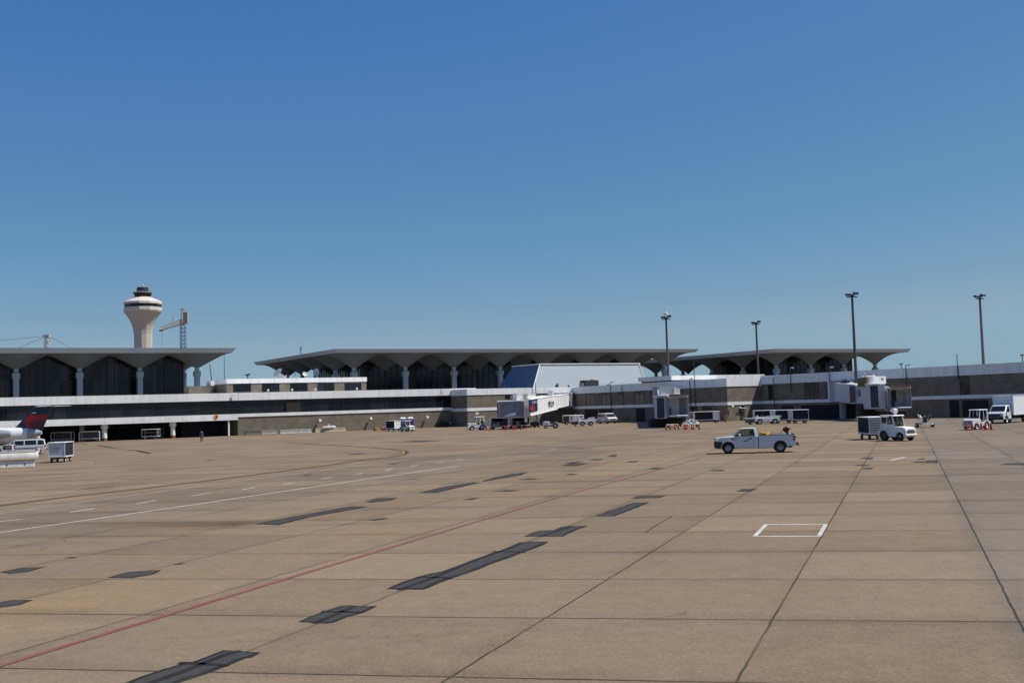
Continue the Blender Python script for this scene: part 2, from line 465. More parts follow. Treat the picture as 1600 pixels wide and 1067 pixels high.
    # dirt washed along the cross joints
    soil = M('MULTIPLY', M('SUBTRACT', 1.0, rng(dist2, 0, .9), True), rng(noise(.12, 5, .6, stretch=(-ang, (.5, 1.5, 1))), .42, .66))
    val = M('SUBTRACT', val, M('MULTIPLY', soil, .26))
    soil1 = M('MULTIPLY', M('SUBTRACT', 1.0, rng(dist1, 0, .5), True), rng(noise(.2, 5), .42, .66))
    val = M('SUBTRACT', val, M('MULTIPLY', soil1, .14))
    # small oil spots and long wheel streaks
    vo = n.new('ShaderNodeTexVoronoi'); vo.inputs['Scale'].default_value = .22; l.new(geo.outputs['Position'], vo.inputs['Vector'])
    spot = M('MULTIPLY', M('SUBTRACT', 1.0, rng(M('ADD', vo.outputs['Distance'], M('MULTIPLY', M('SUBTRACT', fine, .5), .12)), .02, .09), True), rng(noise(.06, 3), .5, .6))
    val = M('SUBTRACT', val, M('MULTIPLY', spot, .4))
    streak = rng(noise(.14, 5, .7, stretch=(-ang + .06, (.12, 2.6, 1))), .6, .78)
    val = M('SUBTRACT', val, M('MULTIPLY', streak, .22))
    # hairline cracks in some slabs
    vc = n.new('ShaderNodeTexVoronoi'); vc.feature = 'DISTANCE_TO_EDGE'; vc.inputs['Scale'].default_value = .17
    wv = n.new('ShaderNodeVectorMath'); wv.operation = 'ADD'
    wn2 = n.new('ShaderNodeTexNoise'); wn2.inputs['Scale'].default_value = .9; wn2.inputs['Detail'].default_value = 6; l.new(geo.outputs['Position'], wn2.inputs['Vector'])
    l.new(geo.outputs['Position'], wv.inputs[0]); l.new(wn2.outputs['Color'], wv.inputs[1]); l.new(wv.outputs[0], vc.inputs['Vector'])
    crack = M('MULTIPLY', M('SUBTRACT', 1.0, rng(vc.outputs['Distance'], .001, .0045), True), rng(noise(.07, 3), .56, .64))
    val = M('SUBTRACT', val, M('MULTIPLY', crack, .45))
    # rubber smeared along the lane
    rub = M('MULTIPLY', lane, rng(noise(.35, 6, .7, stretch=(-math.atan2(ld.y, ld.x), (.06, 1.6, 1))), .52, .7))
    val = M('SUBTRACT', val, M('MULTIPLY', rub, .2))
    sc = n.new('ShaderNodeVectorMath'); sc.operation = 'SCALE'; l.new(c, sc.inputs[0]); l.new(M('MULTIPLY', M('ADD', 1.0, val), .93), sc.inputs['Scale'])
    c2 = mix(M('MULTIPLY', jm, .86), sc.outputs[0], (.03, .027, .024))
    l.new(c2, b.inputs['Base Color'])
    bp = n.new('ShaderNodeBump'); bp.inputs['Strength'].default_value = .12; bp.inputs['Distance'].default_value = .02
    l.new(fine, bp.inputs['Height']); l.new(bp.outputs[0], b.inputs['Normal'])
    return mt, d1, d2
gm, SLAB_D1, SLAB_D2 = ground_material()
g = MB()
g.quad((-4000, -300, 0), (4000, -300, 0), (4000, 6000, 0), (-4000, 6000, 0))
struct(g.build('apron_ground', gm))

def worn(name, col, worn_col, amount=.5, scale=2.0):
    mt = bpy.data.materials.new(name); mt.use_nodes = True
    n, l = mt.node_tree.nodes, mt.node_tree.links
    b = n['Principled BSDF']; b.inputs['Roughness'].default_value = .85; b.inputs['Specular IOR Level'].default_value = .15
    geo = n.new('ShaderNodeNewGeometry')
    ns = n.new('ShaderNodeTexNoise'); ns.inputs['Scale'].default_value = scale; ns.inputs['Detail'].default_value = 9; ns.inputs['Roughness'].default_value = .7
    l.new(geo.outputs['Position'], ns.inputs['Vector'])
    cr = n.new('ShaderNodeValToRGB'); cr.color_ramp.elements[0].position = max(0, amount - .22); cr.color_ramp.elements[1].position = amount + .22
    cr.color_ramp.elements[0].color = (*worn_col, 1); cr.color_ramp.elements[1].color = (*col, 1)
    l.new(ns.outputs[0], cr.inputs[0]); l.new(cr.outputs[0], b.inputs['Base Color'])
    return mt
EARTH = (.2, .16, .118)
paint_white = worn('apron white paint', (.6, .59, .56), (.28, .245, .2), .43, 2.6)
paint_faint = worn('faded white paint', (.27, .245, .215), (.19, .16, .125), .52, .9)
paint_red = worn('apron red paint', (.25, .06, .055), (.2, .115, .085), .5, 1.2)
paint_brown = worn('old yellow line', (.085, .055, .03), (.135, .095, .058), .45, .7)
paint_yellow = worn('yellow paint', (.5, .28, .04), (.3, .19, .07), .4)
tar = worn('tar seal', (.016, .016, .017), (.035, .032, .03), .5, 1.5)
patch_m = worn('asphalt patch', (.033, .033, .033), (.07, .066, .062), .52, 4.0)
tar_faint = worn('thin tar', (.07, .06, .05), (.15, .12, .09), .5, .5)
stain_m = worn('brown stain', (.13, .094, .06), (.175, .13, .085), .5, .3)

LAYER = [.004]
def flat(name, pts, mt, z=None, inner=None, inner_m=None):
    """polygon given by its corners on the apron (photo survey), a sheet with ragged edge"""
    z = z or .004
    P = [G(x, y) for x, y in pts]
    b = MB(); b._f([b.bm.verts.new((p.x, p.y, z)) for p in P])
    ms = [mt]
    if inner:
        c = sum(P, Vector()) / len(P); b.m = 1; ms.append(inner_m)
        Q = []
        for p in P:
            d = c - p
            Q.append(p + d * min(.45, inner / max(d.length, .01)))
        b._f([b.bm.verts.new((p.x, p.y, z + .004)) for p in Q])
    return struct(b.build(name, ms))
def patch(pts):
    """asphalt repair: each edge broken up into a ragged outline"""
    P = [G(x, y) for x, y in pts]
    c = sum(P, Vector()) / len(P)
    E = []
    for a, q in zip(P, P[1:] + P[:1]):
        n_ = max(1, int((q - a).length / .45))
        for i in range(n_):
            v = a.lerp(q, i / n_)
            if i: v = v + Vector((random.uniform(-.03, .03), random.uniform(-.03, .03), 0))
            E.append(v)
    b = MB(); b._f([b.bm.verts.new((p.x, p.y, .004)) for p in E])
    b.m = 1
    # shrink towards the inside by a constant width
    n_ = len(E); Q = []
    area = sum(E[i].x * E[(i + 1) % n_].y - E[(i + 1) % n_].x * E[i].y for i in range(n_))
    sg = 1 if area > 0 else -1
    size = math.sqrt(abs(area) / 2); inset = min(.15, size * .07)
    for i in range(n_):
        t = (E[(i + 1) % n_] - E[i - 1]); t.z = 0
        if t.length < 1e-5: Q.append(E[i]); continue
        t.normalize(); Q.append(E[i] + Vector((-t.y, t.x, 0)) * inset * sg)
    b._f([b.bm.verts.new((p.x, p.y, .008)) for p in Q])
    bmesh.ops.triangulate(b.bm, faces=b.bm.faces[:])
    return struct(b.build('asphalt_patch', [tar, patch_m]))
def line(name, pts, width, mt, z=.004, ragged=0.0, name_kind=True):
    P = [G(x, y) if not isinstance(x, Vector) else x for x, y in pts]
    if ragged:
        E = []
        for a, q in zip(P[:-1], P[1:]):
            k = max(1, int((q - a).length / 1.5))
            for i in range(k):
                v = a.lerp(q, i / k)
                E.append(v + Vector((random.uniform(-1, 1), random.uniform(-1, 1), 0)) * ragged if E else v)
        P = E + [P[-1]]
    b = MB(); prev = None
    for i, p in enumerate(P):
        t = (P[min(i + 1, len(P) - 1)] - P[max(i - 1, 0)]); t.z = 0; t.normalize()
        nn = Vector((-t.y, t.x, 0)) * width / 2
        cur = [b.bm.verts.new((p.x + nn.x, p.y + nn.y, z)), b.bm.verts.new((p.x - nn.x, p.y - nn.y, z))]
        if prev: b._f([prev[0], prev[1], cur[1], cur[0]])
        prev = cur
    return struct(b.build(name, mt))

def spline(pts, k=6):
    out = []
    n_ = len(pts)
    for i in range(n_ - 1):
        p0, p1, p2, p3 = (Vector((*pts[max(0, min(n_ - 1, i + j))], 0)) for j in (-1, 0, 1, 2))
        for s in range(k):
            t = s / k
            v = .5 * ((2 * p1) + (p2 - p0) * t + (2 * p0 - 5 * p1 + 4 * p2 - p3) * t * t + (3 * p1 - p0 - 3 * p2 + p3) * t ** 3)
            out.append((v.x, v.y))
    return out + [pts[-1]]

line('painted_red_line', [(-60, 1061), (0, 1040), (484, 893), (900, 768.5), (1095, 716)], .15, paint_red, .012)
line('painted_lane_line', [(-100, 846), (0, 831.5), (300, 788.5), (500, 759), (600, 744.5), (715, 728)], .14, paint_white)
for a, q in (((-40, 818.5), (32, 811)), ((110, 800), (148, 794)), ((212, 787), (243, 781.5)), ((300, 774.5), (327, 770.3)), ((378, 765), (400, 761)), ((442, 757), (460, 753.5)),
             ((502, 748), (519, 745.3)), ((554, 741.5), (567, 739)), ((602, 735), (613, 732.5)), ((641, 728.5), (653, 726.5)), ((680, 723.5), (692, 721.8)), ((712, 718.5), (724, 717))):
    line('painted_lane_dash', [a, q], .14, paint_white)
line('faded_lane_edge', [(-60, 811), (0, 802), (100, 788), (220, 772), (330, 757), (480, 737), (560, 727), (640, 717)], .4, paint_faint)
curve = spline([(-60, 799), (0, 790), (100, 777), (220, 763.5), (340, 749), (480, 731), (560, 720), (610, 713.5), (630, 709), (632, 705.5), (618, 702.5), (580, 699.3), (520, 695.5), (440, 691)])
line('taxi_guide_line', curve, .75, paint_brown)
line('taxi_guide_line', spline([(598, 715), (622, 711.5), (631, 707.5), (629, 704.5), (615, 702)]), .16, paint_yellow, .008)
line('tar_border', spline([(598, 715.8), (624, 712.2), (634, 707.8), (631.5, 704), (615, 701.3)]), .16, tar, .010)
line('painted_stand_curve', spline([(112, 717), (135, 717.5), (149, 721), (147, 725), (128, 728)]), .16, paint_red)
line('painted_white_curve', spline([(805, 713.5), (840, 709), (862, 704), (866, 700.5), (856, 699.3)]), .2, paint_faint)
line('painted_stop_line', [(1177, 837.6), (1281, 837.6)], .16, paint_white)
line('painted_stop_line', [(1196, 819.2), (1292, 819.2)], .16, paint_white)
line('painted_stop_line', [(1179, 837.9), (1197.5, 818.9)], .12, paint_white, .008)
line('painted_stop_line', [(1279.5, 837.9), (1290.5, 818.9)], .12, paint_white, .008)
for a, q, w_ in (((1345, 718.8), (1353, 718.2), .25), ((1366, 714.8), (1412, 714.2), .14), ((1366, 719.6), (1392, 719), .14), ((1392, 719), (1414, 714.3), .25), ((1386, 695.5), (1402, 694.6), .3)):
    line('painted_stand_mark', [a, q], w_, paint_white, .008)
# long sealed joints
for pts, w_, m_ in (([(0, 744.5), (40, 743), (120, 739.6)], .35, tar), ([(120, 739.6), (200, 735), (210, 734)], .12, tar_faint), ([(210, 734), (300, 730), (400, 725.5), (550, 718.8), (640, 715.5), (720, 711.5), (860, 707), (1000, 703), (1080, 699)], .16, tar),
                    ([(632, 744), (720, 742), (824, 739)], .22, tar_faint), ([(815, 697.5), (870, 698.5), (915, 700)], .3, tar), ([(600, 691), (640, 690), (690, 688)], .45, tar_faint),
                    ([(205, 732), (200, 735), (250, 727)], .1, tar_faint), ([(112, 691.5), (138, 694)], .5, tar), ([(152, 695.8), (180, 700)], .5, tar), ([(182, 701), (195, 702.3)], .35, tar_faint), ([(200, 703), (215, 704), (235, 708.5)], .55, tar),
                    ([(130, 763.8), (178, 759.3)], .3, tar), ([(1010, 831), (1030, 818), (1050, 806)], .035, tar), ([(1415, 688.5), (1500, 684), (1560, 679.5)], .3, tar_faint),
                    ([(1040, 706), (1075, 702)], .2, tar_faint)):
    line('tar_joint', pts, w_, m_, .006, ragged=.03)
for pts in ([(130, 1092), (196.7, 1066), (217, 1057.7), (252.5, 1045.6), (280.4, 1038), (286, 1034.4), (299, 1034.4), (349.3, 1015.4), (407.9, 1019), (393, 1027), (384.6, 1028), (354.9, 1040), (321.4, 1053), (280, 1066), (220, 1087), (160, 1108)],
            [(465.4, 971.2), (482.9, 963.5), (504.3, 955.4), (520.4, 950), (533.7, 945.8), (547, 945.4), (563, 946.3), (589.3, 946.7), (571, 956), (541.8, 964), (523, 972), (509.6, 973.8), (497.6, 972.9)],
            [(603.5, 920), (627.5, 909.2), (652.5, 900.8), (673.3, 895.6), (690, 892.5), (723, 880.6), (752.5, 869.6), (788, 857), (811, 847.7), (825.4, 845.6), (857.7, 846), (840, 855), (819, 862.3), (798, 870.6), (767, 881), (736, 893.5), (704.6, 904), (669, 918.5), (661, 921)],
            [(817.8, 837.8), (833, 831.6), (842.5, 828.7), (865.8, 827.7), (877.4, 822.9), (887, 821.5), (919, 821.5), (896.7, 829.6), (880, 838)],
            [(930, 806.4), (954.7, 796.8), (991.5, 784.8), (1014.7, 784.8), (985.7, 796.8), (960.5, 806.4)],
            [(985.3, 778.6), (997.3, 774.5), (1041.8, 774), (1030, 777.8)], [(1150, 767.5), (1160, 763.5), (1183, 763.5), (1174, 768)],
            [(396.4, 818.4), (449.6, 808.3), (548.3, 790.7), (576.3, 791.3), (538.6, 798), (488.3, 807), (436, 820)],
            [(570, 784), (590, 778), (622, 777.5), (610, 782), (580, 785)], [(652, 770), (690, 761), (740, 753), (750, 754), (720, 761), (680, 770)],
            [(753, 751.5), (775, 745), (800, 740), (824, 737.5), (815, 742), (790, 746.5), (757, 752)],
            [(168, 902), (200, 893), (253, 890), (240, 897), (205, 903)], [(0, 894), (30, 887), (72, 885), (45, 893), (15, 896)],
            [(-30, 945), (20, 937), (52, 937), (30, 945), (0, 949), (-30, 952)], [(876, 727.5), (896, 723), (920, 724), (900, 728)],
            [(880, 723), (905, 720.6), (912, 721.4), (890, 724)], [(573, 812), (600, 808.5), (608, 810), (585, 813.2)], [(1440, 722.5), (1450, 719), (1464, 719), (1465, 723.4)], [(1425, 722.5), (1432, 720.8), (1446, 721), (1440, 723)],
            [(1560, 726), (1575, 723.5), (1640, 722), (1640, 727)], [(1345, 732.5), (1352, 730.3), (1366, 730.3), (1360, 733)], [(1334, 727.5), (1340, 726), (1360, 726), (1354, 728)],
            [(1343, 717.4), (1350, 714.7), (1366, 714.7), (1360, 717.4)], [(1108, 735.6), (1116, 733.6), (1133, 733.8), (1128, 736)], [(720, 780.5), (738, 777.6), (750, 778), (736, 780.8)], [(768, 767.3), (790, 765.4), (815, 765.8), (796, 768)],
            [(808, 749), (830, 747), (846, 747.5), (825, 749.5)], [(880, 741.5), (890, 740), (905, 740.4), (895, 742.3)], [(920, 719), (930, 716.8), (943, 717), (936, 719.2)], [(948, 713), (958, 710), (966, 710.5), (960, 713.5)], [(1012, 733), (1022, 730.4), (1038, 730.6), (1028, 733)], [(975, 722), (985, 720), (1000, 720), (992, 722.3)],
            [(470, 742.4), (485, 740.6), (490, 741), (478, 742.8)], [(605, 725.2), (618, 723.2), (624, 723.4), (612, 725.5)], [(270, 881), (283, 879.5), (290, 880), (278, 882)], [(100, 871.5), (112, 869.8), (122, 870.2), (114, 872)], [(1430, 718), (1440, 716.2), (1448, 716.2), (1442, 718)], [(320, 718.8), (328, 717.8), (336, 718.1), (330, 719.1)], [(540, 709.7), (560, 708), (575, 708.2), (556, 710)], [(625, 690), (650, 688.3), (690, 688.6), (660, 690.6)]):
    patch(pts)
for pts in ([(150, 1100), (235.8, 1066.4), (288, 1048.4), (321.4, 1035.3), (356.7, 1021.4), (375, 1017)], [(280, 1035.7), (358, 1039.4)], [(491, 973.5), (525.7, 959.5), (555, 946.7)], [(503, 955.4), (568.6, 956.8)], [(623, 921.7), (679.6, 902), (744, 874.8), (794, 857), (815, 847.7)], [(652.5, 901.5), (706.7, 903)], [(769, 861.7), (821, 862.3)], [(845, 838), (872, 829), (893, 822)]):
    line('tar_joint', pts, .13, tar, .014, ragged=.025)
# ---------------------------------------------------------------- terminal buildings
def offA(x): return 31.7 * (3437 - x) / (3437 - 372)
A0, A1 = GX(372, offA(372)), GX(716, offA(716))
FA = Frame.two(A0, A1)
B0, I0 = GX(731, 28.9), GX(896, 27.1)
FB = Frame.two(B0, I0)
K0 = GX(1138, 33.5)
FC = Frame.two(I0, K0)
L0 = GX(1192, 32.7)
FE = Frame.two(K0, L0)
M0 = L0 + (GX(1600, 40.6) - L0) * 1.35
FFr = Frame.two(L0, M0)

def root_at(name, fr, label, cat, group=None):
    return thing(name, label, cat, fr.o, fr.a, group)
def wbox(mb, fr, px0, px1, py0, py1, y0, y1, yref=0.0):
    """box on a wall, its outline measured in the picture, y0..y1 deep"""
    cx, cy = (px0 + px1) / 2, (py0 + py1) / 2
    x0, _ = fr.hit(px0, cy, yref); x1, _ = fr.hit(px1, cy, yref); _, z1 = fr.hit(cx, py0, yref); _, z0 = fr.hit(cx, py1, yref)
    mb.box(x0, x1, y0, y1, z0, z1)
    return x0, x1, z0, z1
def window(fr, root, px0, px1, py0, py1, name='window', bars=1, glass=None, yref=0.0):
    b = MB(); x0, x1, z0, z1 = wbox(b, fr, px0, px1, py0, py1, yref - .02, yref + .1, yref)
    w = b.build(name, glass or dark_glass, root)
    f = MB(); t = .07
    for a, q, c, d in ((x0 - t, x1 + t, z1, z1 + t), (x0 - t, x1 + t, z0 - t, z0)): f.box(a, q, yref - .07, yref + .05, c, d)
    for a in (x0 - t, x1): f.box(a, a + t, yref - .07, yref + .05, z0, z1)
    for i in range(bars):
        c = x0 + (x1 - x0) * (i + 1) / (bars + 1); f.box(c - .03, c + .03, yref - .06, yref + .05, z0, z1)
    f.build('frame', frame_blk, w)
    return w

# ---- left concourse with the open undercroft
ra = root_at('concourse_building', FA, 'long two storey tan brick concourse with dark window strip and open undercroft at left', 'building')
xl = FA.loc(GX(-330, offA(-330))).x; xr = FA.loc(B0).x + 6
b = MB(); b.box(xl, xr, -.14, 34, 6.68, 8.12); b.build('parapet_band', fascia_m, ra)
b = MB(); b.box(xl, xr, .35, 33, 4.12, 6.68); b.m = 1
x = xl
while x < xr: b.box(x - .04, x + .04, .28, .36, 4.14, 6.66); x += 1.9
b.build('window_strip', [dark_glass, mullion_m], ra)
b = MB(); b.box(0.0, xr, -.14, 33, 3.52, 4.12); b.build('sill_band', fascia_m, ra)
b = MB(); b.box(xl, -.02, -.16, 12.4, 3.42, 4.12); b.box(xl, -.02, -.22, 12.4, 2.98, 3.38); b.box(xl, -.05, -.1, 12.3, 3.3, 3.5)
x = -.02
for x in (-.9, -6.2, -10.5, -28, -44): b.box(x - .04, x + .04, -.19, -.1, 3.44, 4.1)
b.build('canopy_fascia', fascia_m, ra)
b = MB(); b.box(0.0, xr, 0, 33, 0, 3.52); b.build('brick_wall', brick, ra)
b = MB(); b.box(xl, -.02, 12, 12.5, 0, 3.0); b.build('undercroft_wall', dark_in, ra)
b = MB()
for k in range(9): b.box(-34 + k * 2.9, -34 + k * 2.9 + 2.5, 11.86, 11.98, 2.2, 2.38)
b.build('glazing_rail', grey_in, ra)
for px in (165, 272, 60):
    p = FA.loc(GX(px, offA(px))); c = (p.x, .75)
    col = MB(); col.lathe([(.43, .0), (.43, 2.12)], 18, c).mi(1).lathe([(.445, 0), (.445, .55)], 18, c)
    cc = col.build('column', [fascia_m, rust], ra, smooth=40)
    k = MB(); k.lathe([(.42, 2.1), (.62, 2.3), (.62, 2.7), (.5, 2.98)], 18, c); k.build('column_capital', fascia_m, cc, smooth=40)
p = FA.loc(GX(358, offA(358))); b = MB(); b.box(p.x - .14, p.x + .14, 0, .28, 0, 2.98); b.build('post', fascia_m, ra)
p = FA.hit(128, 670, 6); b = MB(); b.lathe([(.45, 0), (.45, 3.0)], 16, (p[0], 6)); b.build('column', column_m, ra, smooth=40)
p = FA.hit(320, 670, 9); b = MB(); b.box(p[0] - 4.5, p[0] + 4.5, 9, 9.5, 0, 2.9); b.build('service_door', mat('dull blue shutter', (.02, .028, .05), .6), ra)
b = MB(); wbox(b, FA, 448, 470, 629, 646, .1, .34); b.build('service_door', mat('brown door', (.014, .01, .009), .6), ra)
# wall fittings of their own
def wall_lamp(fr, px, py, label, big=1.0, y=-.0, group='lamps on the concourse walls'):
    x, z = fr.hit(px, py, y)
    p = fr.wld(x, y, z)
    t = thing('wall_lamp', label, 'lamp', p, fr.a, group)
    b = MB(); b.bar((0, 0, -.1), (0, -.45 * big, -.02), .07); b.build('bracket', steel, t)
    b = MB(); b.hexa([(-.2 * big, -.38, -.12), (.2 * big, -.38, -.12), (.2 * big, -.38, .14), (-.2 * big, -.38, .14)], [(-.28 * big, -.85 * big, -.32 * big), (.28 * big, -.85 * big, -.32 * big), (.24 * big, -.8 * big, .06), (-.24 * big, -.8 * big, .06)]); b.build('lamp_head', gse_white, t, bevel=.03)
wall_lamp(FA, 498, 656, 'white lamp high on the brick wall, above the long yellowed barrier', 1)
wall_lamp(FA, 577.5, 653, 'white lamp on the brick wall, left of the two blue toilets', 1)
wall_lamp(FA, 665.5, 651, 'white lamp on the brick wall, above and left of the tarped heap', 1)
wall_lamp(FE, 1142, 634, 'dark lamp under the white band at the brick corner', .7)
wall_lamp(FE, 1154, 636.5, 'dark lamp beside the brown door', .6)
for px, py, lb in ((364, 616.5, 'small security camera on the left end of the white parapet'), (420.5, 611, 'squat white roof fitting below the second penthouse window'), (458, 609.5, 'rounded white roof fitting below the third penthouse window'), (494.5, 611, 'white cube fitting between the third and fourth penthouse windows'), (559.5, 610, 'white fitting at the right end of the penthouse front')):
    x, z = FA.hit(px, py, -.2); p = FA.wld(x, -.25 if px < 400 else .4, z if px < 400 else 8.12)
    t = thing('roof_fitting' if px > 400 else 'security_camera', lb, 'camera' if px < 400 else 'roof fitting', p, FA.a, 'small fittings along the parapet')
    if px < 400:
        b = MB(); b.path([(-.6, 0, -1.0), (-.3, -.1, -.1), (0, -.2, 0)], .04); b.build('arm', steel, t)
        b = MB(); b.tube((-.1, -.2, 0), (.35, -.35, -.1), .14); b.build('camera_body', gse_white, t)
    else:
        b = MB(); b.lathe([(.16, 0), (.16, .3)], 10); b.build('base', steel, t)
        b = MB(); b.lathe([(.18, .25), (.22, .36), (.19, .52), (.06, .6)], 12); b.build('hood', gse_white, t, smooth=50)
x, z = FA.hit(338, 651, -.25); p = FA.wld(x, -.28, z)
t = thing('warning_sign', 'orange diamond sign on the white canopy edge', 'sign', p, FA.a)
b = MB(); b.hexa([(0, 0, -.5), (.5, 0, 0), (0, 0, .5), (-.5, 0, 0)], [(0, -.04, -.5), (.5, -.04, 0), (0, -.04, .5), (-.5, -.04, 0)]); b.build('sign_plate', mat('sign orange', (.6, .25, .03), .5), t)
b = MB(); b.box(-.13, .13, -.05, -.042, -.2, .2); b.build('symbol', blk, t)

# ---- penthouse on its roof
PY = 9.0
x0, z1 = FA.hit(354, 592, PY); x1, zz = FA.hit(572, 589, PY); _, zf = FA.hit(460, 597.8, PY)
_, z1 = FA.hit(460, 590.6, PY)
rp = thing('roof_penthouse', 'low brick penthouse with five dark windows and white parapet on the left concourse roof', 'building', FA.wld(0, 0, 8.12), FA.a)
b = MB(); b.box(x0, x1, PY, PY + 9, 0, zf - 8.12); b.build('brick_wall', brick, rp)
b = MB(); b.box(x0 - .12, x1 + .12, PY - .12, PY + 9.1, zf - 8.12, z1 - 8.12); b.build('parapet_band', fascia_m, rp)
FAr = Frame(FA.o, FA.a)
for a, q in ((365, 391.6), (410, 436), (454, 480), (497, 522), (539, 564)):
    w = window(FA, rp, a, q, 599, 611.5, bars=1, yref=PY)
    w.location.z = -8.12
x2, _ = FA.hit(322, 600, PY + 6); x3, _ = FA.hit(334, 600, PY + 6); _, z3 = FA.hit(330, 595, PY + 6); _, z4 = FA.hit(330, 602.8, PY + 6)
rs = thing('roof_plant_room', 'small brick roof room beside the last column of the left roof', 'building', FA.wld(0, 0, 8.12), FA.a)
b = MB(); b.box(x2 - 3.5, x3, PY + 6, PY + 9, 0, z4 - 8.12); b.build('brick_wall', brick, rs)
b = MB(); b.box(x2 + .9, x3 + .1, PY + 5.9, PY + 9.05, z4 - 8.12, z3 - 8.12); b.build('parapet_band', fascia_m, rs)

# ---- block with the jet bridge on it
rb = root_at('gate_building', FB, 'sunlit tan brick gate building behind the navy sign jet bridge', 'building')
xr = FB.loc(I0).x + 1.5
b = MB(); b.box(-.12, xr, -.12, 30, 6.53, 7.83); b.build('parapet_band', fascia_m, rb)
b = MB(); b.box(0, xr, 0, 30, 3.84, 6.53); b.box(0, xr, 0, 30, 0, 3.2); b.build('brick_wall', brick, rb)
b = MB(); b.box(-.1, xr, -.1, 30, 3.2, 3.84); b.build('sill_band', fascia_m, rb)
b = MB(); wbox(b, FB, 789, 797, 616.5, 623.5, -.03, .1); b.build('window', tint_glass, rb)
x, z = FB.hit(745, 645.8); t = thing('wall_notice', 'small white notice on the brick wall above the cabbed tractor', 'sign', FB.wld(x, -.02, z), FB.a)
b = MB(); b.box(-.4, .4, -.05, 0, -.25, .25); b.build('notice_board', gse_white, t)
b = MB(); b.box(-.3, .3, -.056, -.052, .02, .12); b.box(-.3, .1, -.056, -.052, -.12, -.04); b.build('print', mat('grey print', (.25, .25, .25), .6), t)

# ---- gate pier: shaded long face and sunlit end
rc = root_at('gate_pier', FC, 'two storey gate pier with shaded long side and one sunlit brick end', 'building')
Q0 = L0 + (I0 - K0)
foot = [FC.loc(p) for p in (I0, K0, L0 + (L0 - K0) * .4, Q0 + (L0 - K0) * .4)]
def slab(foot, z0, z1, out):
    c = sum((Vector((p.x, p.y)) for p in foot), Vector((0, 0))) / len(foot)
    n_ = len(foot); res = []
    for i in range(n_):
        p0, p1, p2 = (Vector((foot[(i + j) % n_].x, foot[(i + j) % n_].y)) for j in (-1, 0, 1))
        e1, e2 = (p1 - p0).normalized(), (p2 - p1).normalized()
        n1, n2 = Vector((e1.y, -e1.x)), Vector((e2.y, -e2.x))
        if n1.dot(p1 - c) < 0: n1 = -n1
        if n2.dot(p1 - c) < 0: n2 = -n2
        v = p1 + (n1 + n2) * (out / (1 + n1.dot(n2)))
        res.append(v)
    return [(v.x, v.y, z0) for v in res], [(v.x, v.y, z1) for v in res]
b = MB(); b.hexa(*slab(foot, 6.25, 7.74, .12)); b.build('parapet_band', fascia_m, rc)
b = MB(); b.hexa(*slab(foot, 3.46, 6.25, 0)); b.hexa(*slab(foot, 0, 2.9, 0)); b.build('brick_wall', brick, rc)
b = MB(); b.hexa(*slab(foot, 2.9, 3.46, .1)); b.build('sill_band', fascia_m, rc)
for a, q, c, d in ((916.7, 928.7, 614.5, 631.5), (940.8, 953.5, 614, 631.3), (966, 974.5, 613, 631), (992, 1007, 611, 630.8), (1017, 1023, 610.5, 630.4)):
    window(FC, rc, a, q, c, d)
for a, q in ((1082, 1088), (1098.7, 1104.2), (1106.4, 1111.5)):
    window(FC, rc, a, q, 634.8, 640, bars=0)
for a, q, c in ((914, 934, 639.8), (936, 955, 639.5), (994, 1008, 638.4)):
    b = MB(); x0, x1, z0, z1 = wbox(b, FC, a, q, c, 652, -.03, .1)
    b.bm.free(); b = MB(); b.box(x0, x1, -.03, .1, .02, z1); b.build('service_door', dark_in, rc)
# sunlit end: the brown door
FEc = FE
def on_end(px0, px1, py0, py1, y0, y1, name, mt, ground=False):
    x0, _ = FE.hit(px0, 645); x1, _ = FE.hit(px1, 645); _, z1 = FE.hit((px0 + px1) / 2, py0); _, z0 = FE.hit((px0 + px1) / 2, py1)
    if ground: z0 = .02
    b = MB(); b.box(x0, x1, y0, y1, z0, z1)
    o = b.build(name, mt, rc)
    o.location = FC.loc(FE.wld(0, 0, 0)); o.rotation_euler.z = FE.a - FC.a
    return o
door = on_end(1156.2, 1163.3, 638.4, 656, -.05, .1, 'door', mat('brown steel door', (.05, .028, .02), .6, var=.2), True)
on_end(1156.2, 1163.3, 633.4, 637, -.04, .1, 'window', dark_glass)
on_end(1155.6, 1163.8, 637, 638, -.5, .1, 'door_hood', fascia_m)
on_end(1158.5, 1161.5, 641, 642.6, -.06, -.052, 'notice_board', gse_white)

# ---- right wing
rf = root_at('concourse_wing', FFr, 'long shaded concourse wing receding behind the box truck at right', 'building')
xr = FFr.loc(M0).x
b = MB(); b.box(0, xr, -.12, 30, 6.5, 8.08); b.build('parapet_band', fascia_m, rf)
b = MB(); b.box(0, xr, 0, 29.9, 3.44, 6.5); b.box(0, xr, 0, 29.9, 0, 2.9); b.build('brick_wall', brick, rf)
b = MB(); b.box(0, xr, -.1, 29.95, 2.9, 3.44); b.build('sill_band', fascia_m, rf)
window(FFr, rf, 1257.8, 1278.8, 598.5, 623, bars=2)
window(FFr, rf, 1201.5, 1207, 602, 624, bars=0)
window(FFr, rf, 1291.5, 1295, 598.5, 622.5, bars=0)
window(FFr, rf, 1500.5, 1514.5, 588, 615.4, bars=0)
for a, q, c in ((1484, 1499, 625.5), (1504, 1545, 625.2), (1580, 1640, 624), (1222, 1240, 634), (1252, 1345, 632)):  # last two: door openings, near-black to paint in the shade below the bridge
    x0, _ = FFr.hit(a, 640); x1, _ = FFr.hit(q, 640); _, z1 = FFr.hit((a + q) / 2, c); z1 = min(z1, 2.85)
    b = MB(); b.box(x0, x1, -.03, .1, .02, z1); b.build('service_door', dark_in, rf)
b = MB(); 
